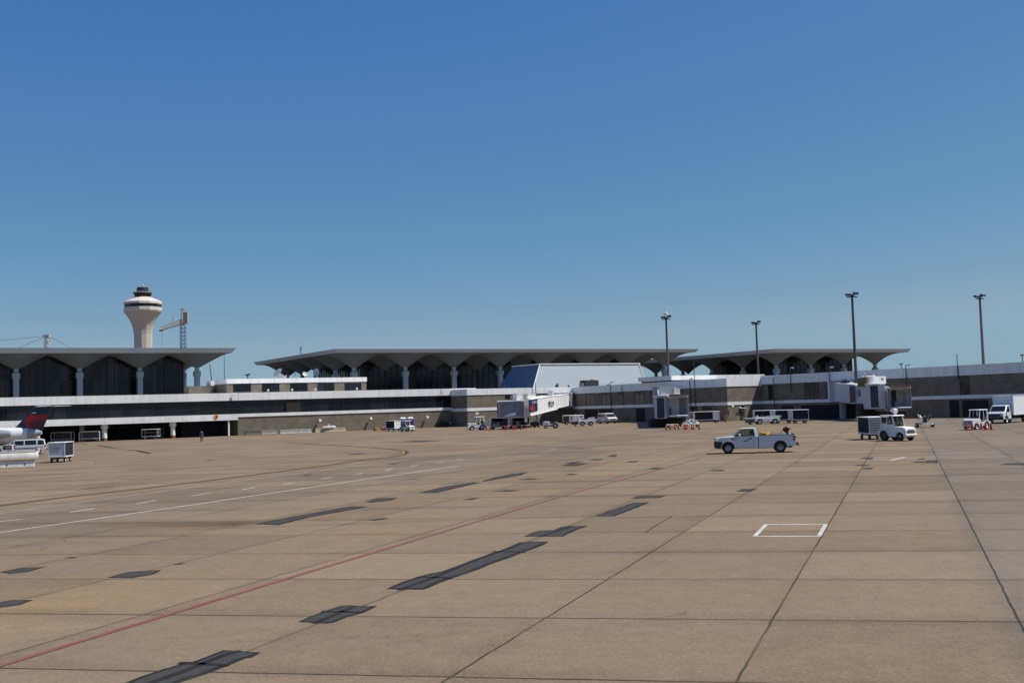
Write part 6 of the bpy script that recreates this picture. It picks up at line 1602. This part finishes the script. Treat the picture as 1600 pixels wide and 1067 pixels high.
def emblem(b, x0, x1, z0, z1, y):
    """slanted three pointed widget in two reds: bright facet and darker facets"""
    w, h = x1 - x0, z1 - z0
    P_ = lambda u, v: (x0 + w * u, y, z0 + h * v)
    b.mi(0)._f([b.bm.verts.new(p) for p in (P_(.0, .35), P_(.5, .5), P_(.45, 1.0))])
    b.mi(1)._f([b.bm.verts.new(p) for p in (P_(.5, .5), P_(1.0, .3), P_(.45, 1.0))])
    b.mi(0)._f([b.bm.verts.new(p) for p in (P_(.0, .35), P_(.48, .0), P_(.5, .5))])
    b.mi(1)._f([b.bm.verts.new(p) for p in (P_(.5, .5), P_(.48, .0), P_(1.0, .3))])
def plane_matrix(x, y, z, kx=0.0):
    """upright lettering on a face that looks along -y"""
    return Matrix.Translation((x, y, z)) @ Matrix(((1, 0, 0, 0), (0, 0, -1, 0), (kx, 1, 0, 0), (0, 0, 0, 1)))

# sunlit one with the navy sign
YS, YE = 241.0, 189.0
S_ = Vector(((887.5 - 800) / F_PX * YS, YS, 0)); E_ = Vector(((825 - 800) / F_PX * YE, YE, 0))
fj = Frame.two(E_, S_); L = (S_ - E_).length
_, zt_ = fj.hit(826, 623.2); _, zb_ = fj.hit(826, 650); _, zt2_ = fj.hit(885, 614.3); _, zb2_ = fj.hit(885, 634.6)
h_ = (zt_ - zb_ + zt2_ - zb2_) / 2
t = thing('jet_bridge', 'sunlit white ribbed jet bridge carrying a navy and red sign panel', 'jet bridge', fj.o, fj.a, 'passenger jet bridges')
zf = tunnel_parts(t, L, 2.9, h_, zb_, zb2_, .62, ribs=3.1)
x0, _ = fj.hit(826.6, 635, -.12); x1, _ = fj.hit(839.8, 635, -.12)
kx = (zb2_ - zb_) / L
_, za = fj.hit(833, 643.8, -.12); _, zc_ = fj.hit(833, 625.0, -.12)
b = MB(); b.hexa([(x0, -.16, za), (x1, -.16, za + kx * (x1 - x0)), (x1, -.16, zc_ + kx * (x1 - x0)), (x0, -.16, zc_)], [(x0, -.1, za), (x1, -.1, za + kx * (x1 - x0)), (x1, -.1, zc_ + kx * (x1 - x0)), (x0, -.1, zc_)]); sg = b.build('sign_panel', navy, t)
b = MB(); w_ = x1 - x0; emblem(b, x0 + w_ * .1, x0 + w_ * .74, za + .18, zc_ - .72, -.166); b.build('emblem', [red_m, red_dk], sg)
lt = lettering('lettering', 'DELTA', .62, gse_white, sg, plane_matrix(x0 + w_ * .48, -.17, zc_ - .42, kx))
for v in lt.data.vertices: v.co.x *= w_ * .8 / 2.0
x0, _ = fj.hit(857.6, 630, -.12); x1, _ = fj.hit(865.0, 630, -.12); _, za = fj.hit(861, 633.3, -.12); _, zc_ = fj.hit(861, 626.8, -.12)
b = MB(); b.box(x0, x1, -.2, -.1, za + .15, zc_); sg = b.build('gate_number_sign', blk, t)
lt = lettering('lettering', 'B33', .95, gse_white, sg, plane_matrix((x0 + x1) / 2, -.205, (za + zc_) / 2 + .06))
for v in lt.data.vertices: v.co.x *= (x1 - x0) * .8 / 1.85
b = MB(); b.box(x0, x1, -.19, -.1, za - .12, za + .12); b.build('sub_plate', gse_grey, sg)
legs(t, 7.0, 0, 2.9, zf(7)); rotunda(t, L + 1.2, 1.5, 2.3, zb2_ - .2, zt2_ + .15)
b = MB(); b.box(L - .4, L + .1, -.5, 3.4, zb2_ - .1, zt2_ + .2); b.build('end_frame', car_white, t, bevel=.03)
ac_unit(t, 4.6, 1.2, zf(4.6) + h_, 8.6, 1.6, .8); ac_unit(t, 30, .8, zf(30) + h_, 1.6, 1.0, .9)
# cab of this bridge, turned to the left
def cab(t, fr, cx, cy, ang, w, d, z0, z1, opened=True, back_m=None, sill=True, roof_m=None):
    """ang: which way the cab mouth looks, in world angle; parts stay in the bridge's axes"""
    def put(b, nm, m_, par=None, **k):
        o = b.build(nm, m_, t if par is None else par, **k)
        if par is None: o.location = (*fr.loc((cx, cy, 0)).xy, 0); o.rotation_euler.z = ang + R(90) - fr.a
        return o
    g_ = bridge_grey
    b = MB(); b.box(-w / 2, w / 2, -d / 2, d / 2, z0 - .2, z0); put(b, 'cab_floor', g_)
    b = MB(); b.loops([[(-w / 2 - .15, -d / 2 - .2, z1), (w / 2 + .15, -d / 2 - .2, z1), (w / 2 + .15, d / 2 + .1, z1), (-w / 2 - .15, d / 2 + .1, z1)], [(-w / 2 - .1, -d / 2 - .2, z1 + .2), (w / 2 + .1, -d / 2 - .2, z1 + .2), (w / 2 + .1, d / 2, z1 + .26), (-w / 2 - .1, d / 2, z1 + .26)]]); put(b, 'cab_roof', roof_m or gse_white, bevel=.03)
    for s_ in (-1, 1):
        b = MB(); b.box(s_ * w / 2 - .08, s_ * w / 2 + .08, -d / 2 + .3, d / 2, z0, z1); put(b, 'cab_wall', gse_white)
    b = MB(); b.box(-w / 2 + .1, w / 2 - .1, d / 2 - .15, d / 2 - .02, z0, z1); bw = put(b, 'back_wall', back_m or mat('cab inner white', (.6, .6, .58), .7, var=.15))
    if opened:
        b = MB(); b.box(-w * .12, w * .1, d / 2 - .22, d / 2 - .16, z0 + .9, z1 - .25); b.build('inner_door', blk, bw)
        b = MB(); b.box(-w * .42, -w * .1, -.1, .4, z0, z0 + 1.1); put(b, 'console', mat('console dark', (.05, .055, .07), .6))
        for s_ in (-1, 1):
            b = MB(); b.hexa([(s_ * w / 2 - .12, -d / 2 - .35, z0 - .05), (s_ * w / 2 + .12, -d / 2 - .35, z0 - .05), (s_ * w / 2 + .12, -d / 2 + .3, z0 - .05), (s_ * w / 2 - .12, -d / 2 + .3, z0 - .05)], [(s_ * w / 2 - .1 + s_ * .1 - .05, -d / 2 - .15, z1 - .1), (s_ * w / 2 + .1 + s_ * .1 - .05, -d / 2 - .15, z1 - .1), (s_ * w / 2 + .1, -d / 2 + .3, z1 - .1), (s_ * w / 2 - .1, -d / 2 + .3, z1 - .1)]); put(b, 'bellows_post', mat('bellows grey', (.2, .22, .25), .8, var=.2))
        b = MB(); n_ = 8
        b.loops([[(x, -d / 2 - .5 + .15 * math.sin(math.pi * i / n_), z1 - .1 - .25 * math.sin(math.pi * i / n_) * .5), (x, -d / 2 + .2, z1 - .08), (x, -d / 2 + .2, z1 + .12), (x, -d / 2 - .45, z1 + .1 + .1 * math.sin(math.pi * i / n_))] for i in range(n_ + 1) for x in [-w / 2 + w * i / n_]]); put(b, 'bellows_hood', mat('bellows canvas', (.36, .33, .3), .9, var=.3, scale=3))
        b = MB(); b.box(-w / 2 + .1, w / 2 - .05, -d / 2 - .4, -d / 2 - .15, z0 - .2, z0 + .02); put(b, 'bumper_sill', fascia_m, bevel=.05)
        b = MB(); rnd = random.Random(5)
        for i in range(9): x = -w / 2 + .2 + i * w / 9.5; b.box(x, x + .35, -d / 2 - .3, -d / 2 + .5, z1 + .2, z1 + .3 + rnd.random() * .14)
        put(b, 'rusty_trim', rust, bevel=.03)
    else:
        b = MB(); b.box(-w / 2 + .3, w / 2 - .35, -d / 2 + .02, -d / 2 + .08, z0, z1 - .1); sh = put(b, 'shutter', mat('shutter blue grey', (.2, .225, .26), .5, var=.1))
        b = MB(); 
        for x in (-w * .32, w * .1): b = MB(); b.box(x, x + .38, -d / 2, -d / 2 + .015, z0 + 1.55, z0 + 2.15); b.build('shutter_window', mat('dull window', (.1, .13, .17), .3), sh)
        b = MB(); b.hexa([(-w * .3, -d / 2 - .04, z0 + .05), (w * .16, -d / 2 - .04, z0 + .2), (w * .18, -d / 2 - .04, z0 + .75), (-w * .05, -d / 2 - .04, z0 + .6)], [(-w * .3, -d / 2 + .01, z0 + .05), (w * .16, -d / 2 + .01, z0 + .2), (w * .18, -d / 2 + .01, z0 + .75), (-w * .05, -d / 2 + .01, z0 + .6)]); b.build('torn_flap', gse_white, sh)
        for x0_, x1_ in ((-w / 2 - .1, -w / 2 + .3), (w / 2 - .4, w / 2 + .05)):
            b = MB(); b.box(x0_, x1_, -d / 2 - .5, -d / 2 + .1, z0 - .05, z1 + .02); put(b, 'bellows_post', mat('bellows grey', (.2, .22, .25), .8, var=.2), bevel=.04)
Yc = 187.0
cc = Vector(((801 - 800) / F_PX * Yc, Yc + 1.5, 0)); s_px = F_PX / (Yc - .2)
z0_ = CAM_H + (HY(802) - 651) / s_px; z1_ = CAM_H + (HY(802) - 627.8) / s_px
cab(t, fj, cc.x - .6, cc.y, R(-92), 4.6, 3.4, z0_, z1_, False)
p_ = fj.loc((cc.x + .55, cc.y, 0)); ac_unit(t, p_.x, p_.y, z1_ + .25, 1.25, 1.2, 1.15, rz=R(35) - fj.a)
b = MB()
q_ = fj.loc(((817.5 - 800) / F_PX * 188, 188, 0)); b.box(q_.x - .15, q_.x + .15, q_.y - .2, q_.y + .2, z0_ - 1.0, z1_ + 1.2); b.build('mast_post', car_white, t)

# middle one, mouth open to the apron
YE = 163.0; YS = 207.0
S_ = Vector(((1030 - 800) / F_PX * YS, YS, 0)); E_ = Vector(((1036 - 800) / F_PX * YE, YE, 0))
fj = Frame.two(S_, E_); L = (S_ - E_).length
fj2 = Frame(E_, math.atan2(S_.y - E_.y, S_.x - E_.x))
s_px = F_PX / YE; hz = HY(1052)
z0_ = CAM_H + (hz - 648.5) / s_px; z1_ = CAM_H + (hz - 620.5) / s_px
t = thing('jet_bridge', 'shaded jet bridge in the middle with its open mouth facing the apron', 'jet bridge', (E_.x, E_.y, 0), fj2.a, 'passenger jet bridges')
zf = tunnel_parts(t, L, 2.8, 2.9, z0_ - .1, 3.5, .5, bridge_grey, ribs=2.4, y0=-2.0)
legs(t, 6.0, -2.0, 2.8, zf(6)); rotunda(t, L + .8, -.6, 2.2, 3.2, 6.7)
cab(t, fj2, (1053 - 800) / F_PX * YE, YE, R(-90), 2.9, 3.0, z0_, z1_, True)
bxw = (1036.5 - 1020.5) / s_px
b = MB(); b.box(-bxw / 2, bxw / 2, -1.2, 1.4, z0_ - .45, z1_ + .15)
o = b.build('service_cabin', bridge_grey, t, bevel=.03); o.location = fj2.loc(((1028.5 - 800) / F_PX * YE, YE, 0)); o.rotation_euler.z = -fj2.a
b = MB(); b.box(-bxw / 2 + .05, bxw / 2 - .4, -1.225, -1.19, z0_ - .35, z1_ - .05); b.build('dark_panel', mat('panel dark blue', (.022, .028, .05), .5), o)
b = MB(); b.box(-bxw / 2 - .15, bxw / 2 + .1, -1.4, 1.5, z1_ + .16, z1_ + .34); b.build('cabin_roof', gse_white, o)
o = ac_unit(t, 0, 0, 0, 2.1, 1.7, 1.1); o.location = fj2.loc(((1038.5 - 800) / F_PX * YE, YE, 0)) + Vector((0, 0, z1_ + .42)); o.rotation_euler.z = -fj2.a
o = ac_unit(t, 0, 0, 0, .85, 1.3, 1.0); o.location = fj2.loc(((1054 - 800) / F_PX * (YE + .5), YE + .5, 0)) + Vector((0, 0, z1_ + .3)); o.rotation_euler.z = -fj2.a
b = MB(); b.box(-.12, .12, -.3, .3, -.3, 1.1); o = b.build('mast_post', car_white, t); o.location = fj2.loc(((1049 - 800) / F_PX * (YE - .6), YE - .6, 0)) + Vector((0, 0, z1_ + .3)); o.rotation_euler.z = -fj2.a
b = MB(); b.box(-4.0, -1.6, -.6, 2.4, .15, z0_ - .5); b.box(-1.6, .9, -.9, 1.2, .5, z0_ - .4); o = b.build('drive_unit', grime, t, bevel=.15); o.location = fj2.loc(((1052 - 800) / F_PX * (YE + 1), YE + 1, 0)); o.rotation_euler.z = -fj2.a

# right one, long side to the apron
YS, YE = 185.0, 166.0
S_ = Vector(((1299 - 800) / F_PX * YS, YS, 0)); E_ = Vector(((1357 - 800) / F_PX * YE, YE, 0))
fj = Frame.two(S_, E_); L = (S_ - E_).length
_, zt_ = fj.hit(1301, 599.6); _, zb_ = fj.hit(1301, 625.5); _, zt2_ = fj.hit(1354, 602.0); _, zb2_ = fj.hit(1354, 635.5)
t = thing('jet_bridge', 'shaded jet bridge at right with long grey side and round white roof unit', 'jet bridge', fj.o, fj.a, 'passenger jet bridges')
h_ = ((zt_ - zb_) + (zt2_ - zb2_)) / 2; zmS = (zt_ + zb_) / 2 - h_ / 2; zmE = (zt2_ + zb2_) / 2 - h_ / 2
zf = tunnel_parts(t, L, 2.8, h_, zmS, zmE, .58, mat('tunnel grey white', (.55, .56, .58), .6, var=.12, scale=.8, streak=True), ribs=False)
kx = (zmE - zmS) / L
def face_quad(nm, m_, a, q, c, d, par=t, y=-.1):
    x0, z1 = fj.hit(a, c, y); x1, z0 = fj.hit(q, d, y)
    _, z1 = fj.hit((a + q) / 2, c, y); _, z0 = fj.hit((a + q) / 2, d, y)
    b = MB(); b.box(x0, x1, y - .04, y, z0, z1); return b.build(nm, m_, par), x0, x1, z0, z1
sg, x0, x1, z0, z1 = face_quad('sign_panel', navy, 1327.2, 1335.2, 602.8, 628.5, y=-.12)
b = MB(); emblem(b, x0 + .02, x0 + (x1 - x0) * .85, z0 + .4, z1 - .75, -.166); b.build('emblem', [red_dk, red_dk], sg)
sg, x0, x1, z0, z1 = face_quad('gate_number_sign', blk, 1337, 1342.6, 609.3, 618.8, y=-.02)
b = MB(); 
b.box(x0 + .08, x1 - .08, -.07, -.062, z0 + .08, z1 - .08); b.build('sign_face', gse_grey, sg)
lettering('lettering', 'B35', .38, blk, sg, plane_matrix((x0 + x1) / 2, -.08, (z0 + z1) / 2))
legs(t, L - 2.5, 0, 2.8, zf(L - 2)); rotunda(t, -.6, 1.6, 2.0, zmS - .2, zmS + h_ + .2)
s_px = F_PX / YE; hz = HY(1385)
z0_ = CAM_H + (hz - 636.5) / s_px; z1_ = CAM_H + (hz - 607.5) / s_px
cab(t, fj, (1397 - 800) / F_PX * YE, YE, R(-93), 3.1, 3.0, z0_, z1_, True)
def world_part(nm, m_, px0, px1, py0, py1, Y, dep, par=t, frr=None, bevel=.03):
    f_ = frr or fj
    k = F_PX / Y; x0 = (px0 - 800) / k; x1 = (px1 - 800) / k; hz = HY((px0 + px1) / 2)
    b = MB(); b.box(-(x1 - x0) / 2, (x1 - x0) / 2, 0, dep, CAM_H + (hz - py1) / k, CAM_H + (hz - py0) / k)
    o = b.build(nm, m_, par, bevel=bevel); o.location = f_.loc(((x0 + x1) / 2, Y, 0)); o.rotation_euler.z = -f_.a
    return o
o = world_part('service_cabin', bridge_grey, 1353, 1379, 600, 639, 165.5, 2.6)
world_part('dark_panel', mat('panel dark blue', (.022, .028, .05), .5), 1356.5, 1368.5, 603, 636.5, 165.42, .06)
world_part('cabin_roof', gse_white, 1353, 1371, 599.3, 601, 165.2, 3.0)
# the big rounded unit on its roof
k = F_PX / 167.0; zr = CAM_H + (HY(1365) - 600) / k; zr2 = CAM_H + (HY(1365) - 588) / k
b = MB(); b.lathe([(1.15, zr), (1.15, zr2), (.9, zr2 + .08)], 20, (0, 0)); b.box(0, 2.5, -1.15, 1.15, zr, zr2); o = b.build('air_conditioner', fascia_m, t, smooth=30); o.location = fj.loc(((1358 - 800) / k, 168.0, 0)); o.rotation_euler.z = R(30) - fj.a
b = MB(); b.box(1.4, 2.0, -1.17, -1.15, zr2 - .55, zr2 - .25); b.box(1.6, 1.9, -1.17, -1.15, zr2 - .7, zr2 - .55); b.build('print', mat('grey print', (.25, .25, .25), .6), o)
b = MB(); b.tube((-1.0, -.3, zr2), (-1.25, -.4, zr2 + .5), .12); b.tube((1.1, 0, zr2), (1.1, 0, zr2 + .4), .12, .16); b.build('vent_pipe', car_white, o)
b = MB(); b.box(-1.5, -1.0, -.9, .9, zr - .35, zr2 - .2); b.build('olive_panel', mat('olive panel', (.12, .1, .03), .7), o)
o = ac_unit(t, L * .72, 1.4, zf(L * .7) + h_, 3.4, 1.6, .7, m_=gse_grey)
b = MB(); 
for k_ in range(5): b.bar((1.5 + k_ * .5, 1.2, zf(2) + h_), (1.3 + k_ * .6, 1.2, zf(2) + h_ + .55 + .2 * (k_ % 2)), .1)
b.box(1.0, 4.0, .8, 1.6, zf(2) + h_, zf(2) + h_ + .22); b.build('cable_festoon', mat('festoon dark', (.03, .028, .026), .8), t)
b = MB(); b.box(-3.4, -1.2, -1.0, 1.0, .5, 2.4); b.box(-1.4, 3.6, -.8, .8, .5, 1.4); o = b.build('drive_unit', grime, t, bevel=.1); o.location = fj.loc(((1372 - 800) / F_PX * 169, 169, 0)); o.rotation_euler.z = -fj.a

# ---------------------------------------------------------------- regional jet, only its tail in the frame
YA = 170.0; k = F_PX / YA
def ax(px): return (px - 800) / k
xo = ax(66)
def az(px, py): return CAM_H + (HY(px) - py) / k
t = thing('jet_airliner', 'white airliner with navy and red tail fin, only its tail showing at left', 'airliner', (xo, YA, 0), R(180))
# local: x forward (to the left in the picture)
X_ = lambda px: xo - ax(px)
zc = 2.15
def ring(x, r, zc_, n=20): return [(x, r * math.cos(2 * math.pi * i / n), zc_ + r * math.sin(2 * math.pi * i / n)) for i in range(n)]
b = MB(); b.loops([ring(X_(62) - .0, .28, 2.15), ring(X_(56), .55, 2.1), ring(X_(42), .95, 1.95), ring(X_(25), 1.25, 1.8), ring(X_(5), 1.35, 1.72), ring(X_(-60), 1.35, 1.72), ring(X_(-190), 1.35, 1.72), ring(X_(-225), 1.0, 1.6), ring(X_(-245), .35, 1.4)]); b.build('fuselage', mat('airliner white', (.8, .79, .77), .35, coat=.3), t, smooth=50)
b = MB(); b.loops([ring(X_(62.5), .3, 2.15), ring(X_(58), .52, 2.1), ring(X_(44), .965, 1.96)]); b.build('tail_cone', mat('tail cone grey', (.32, .36, .42), .4), t, smooth=50)
fin = [(18.5, 671), (33, 656), (47.5, 638.5), (52, 634), (79.5, 634), (73.5, 650), (62.5, 674.5)]
b = MB(); c = [(X_(p), az(p, q)) for p, q in fin]
def foil(c, y, f): 
    cx_ = sum(p[0] for p in c) / len(c); cz_ = sum(p[1] for p in c) / len(c)
    return [(cx_ + (x - cx_) * f, y, cz_ + (z - cz_) * f) for x, z in c]
b.loops([foil(c, .02, 1.0), foil(c, .14, .93), foil(c, .16, .5)] , cap=True); b.loops([foil(c, -.02, 1.0), foil(c, -.14, .93), foil(c, -.16, .5)], cap=True); b.loops([foil(c, .02, 1.0), foil(c, -.02, 1.0)])
b.build('tail_fin', navy, t)
for s_ in (1, -1):
    b = MB(); y = s_ * .172
    def P_(p, q): return (X_(p), y, az(p, q))
    def tri(mi, *pts): b.mi(mi)._f([b.bm.verts.new(P_(*p)) for p in pts])
    tri(0, (36, 656.5), (45.5, 647.5), (53.5, 648), (47, 658)); tri(1, (53.5, 648), (75, 646.8), (69, 656.5), (47, 658)); tri(1, (36, 656.5), (47, 658), (44, 672), (40.5, 671)); tri(2, (47, 658), (69, 656.5), (63.5, 668), (50, 671.5), (44, 672))
    b.build('fin_emblem', [red_m, mat('emblem mid red', (.3, .008, .016), .4), mat('emblem deep red', (.09, .006, .02), .4)], t)
    b = MB(); b.box(*sorted((X_(48), X_(55))), min(y, y + .004 * s_), max(y, y + .004 * s_), az(51, 645.8), az(51, 644.2)); b.build('fin_lettering', gse_white, t)
b = MB()
for s_ in (1, -1):
    L_ = []
    for f in (0, .5, 1):
        yy = s_ * 3.1 * f; le = X_(50) - 4.1 * f; te = X_(77) - 2.1 * f; zz = az(66, 635.0) + .0 * f; th = .11 * (1 - .5 * f)
        L_.append([(le, yy, zz), ((le * .7 + te * .3), yy, zz + th), (te, yy, zz), ((le * .7 + te * .3), yy, zz - th)])
    b.loops(L_)
b.build('tailplane', mat('tailplane grey', (.5, .52, .55), .45), t, smooth=40)
for s_ in (1, -1):
    b = MB(); b.loops([ring(X_(24), .3, 2.55), ring(X_(20), .5, 2.5), ring(X_(5), .72, 2.45), ring(X_(-15), .75, 2.45), ring(X_(-22), .62, 2.45)]); o = b.build('engine', mat('nacelle grey', (.42, .44, .47), .35, metal=.3), t, (0, s_ * 1.95, -.35), smooth=50)
    b = MB(); b.hexa([(X_(20), s_ * 1.2, 2.0), (X_(-10), s_ * 1.2, 2.0), (X_(-10), s_ * 1.2, 2.15), (X_(20), s_ * 1.2, 2.15)], [(X_(20), s_ * 1.95, 2.05), (X_(-10), s_ * 1.95, 2.05), (X_(-10), s_ * 1.95, 2.2), (X_(20), s_ * 1.95, 2.2)]); b.build('pylon', car_white, t)
    b = MB(); L_ = []
    for f in (0, 1):
        yy = s_ * (1.0 + 9.0 * f); le = X_(-120) - 4.2 * f; te = X_(-75) - 1.2 * f; zz = 1.0 + .5 * f; th = .25 * (1 - .6 * f)
        L_.append([(le, yy, zz), ((le * .6 + te * .4), yy, zz + th), (te, yy, zz), ((le * .6 + te * .4), yy, zz - th)])
    b.loops(L_); b.build('wing', gse_grey, t, smooth=40)
    wheel(t, X_(-95), s_ * 1.5, .38, .3); b = MB(); b.tube((X_(-95), s_ * 1.3, .4), (X_(-98), s_ * 1.1, 1.2), .1); b.build('landing_gear', steel, t)
wheel(t, X_(-205), .2, .25, .18); b = MB(); b.tube((X_(-205), 0, .25), (X_(-205), 0, 1.0), .08); b.build('landing_gear', steel, t)
b = MB(); b.loops([[(X_(8), y, 2.95), (X_(24), y * .5, 2.85), (X_(24), y * .5, 3.0), (X_(8), y, 3.12)] for y in (-.2, .2)]); b.build('dorsal_fairing', car_white, t)
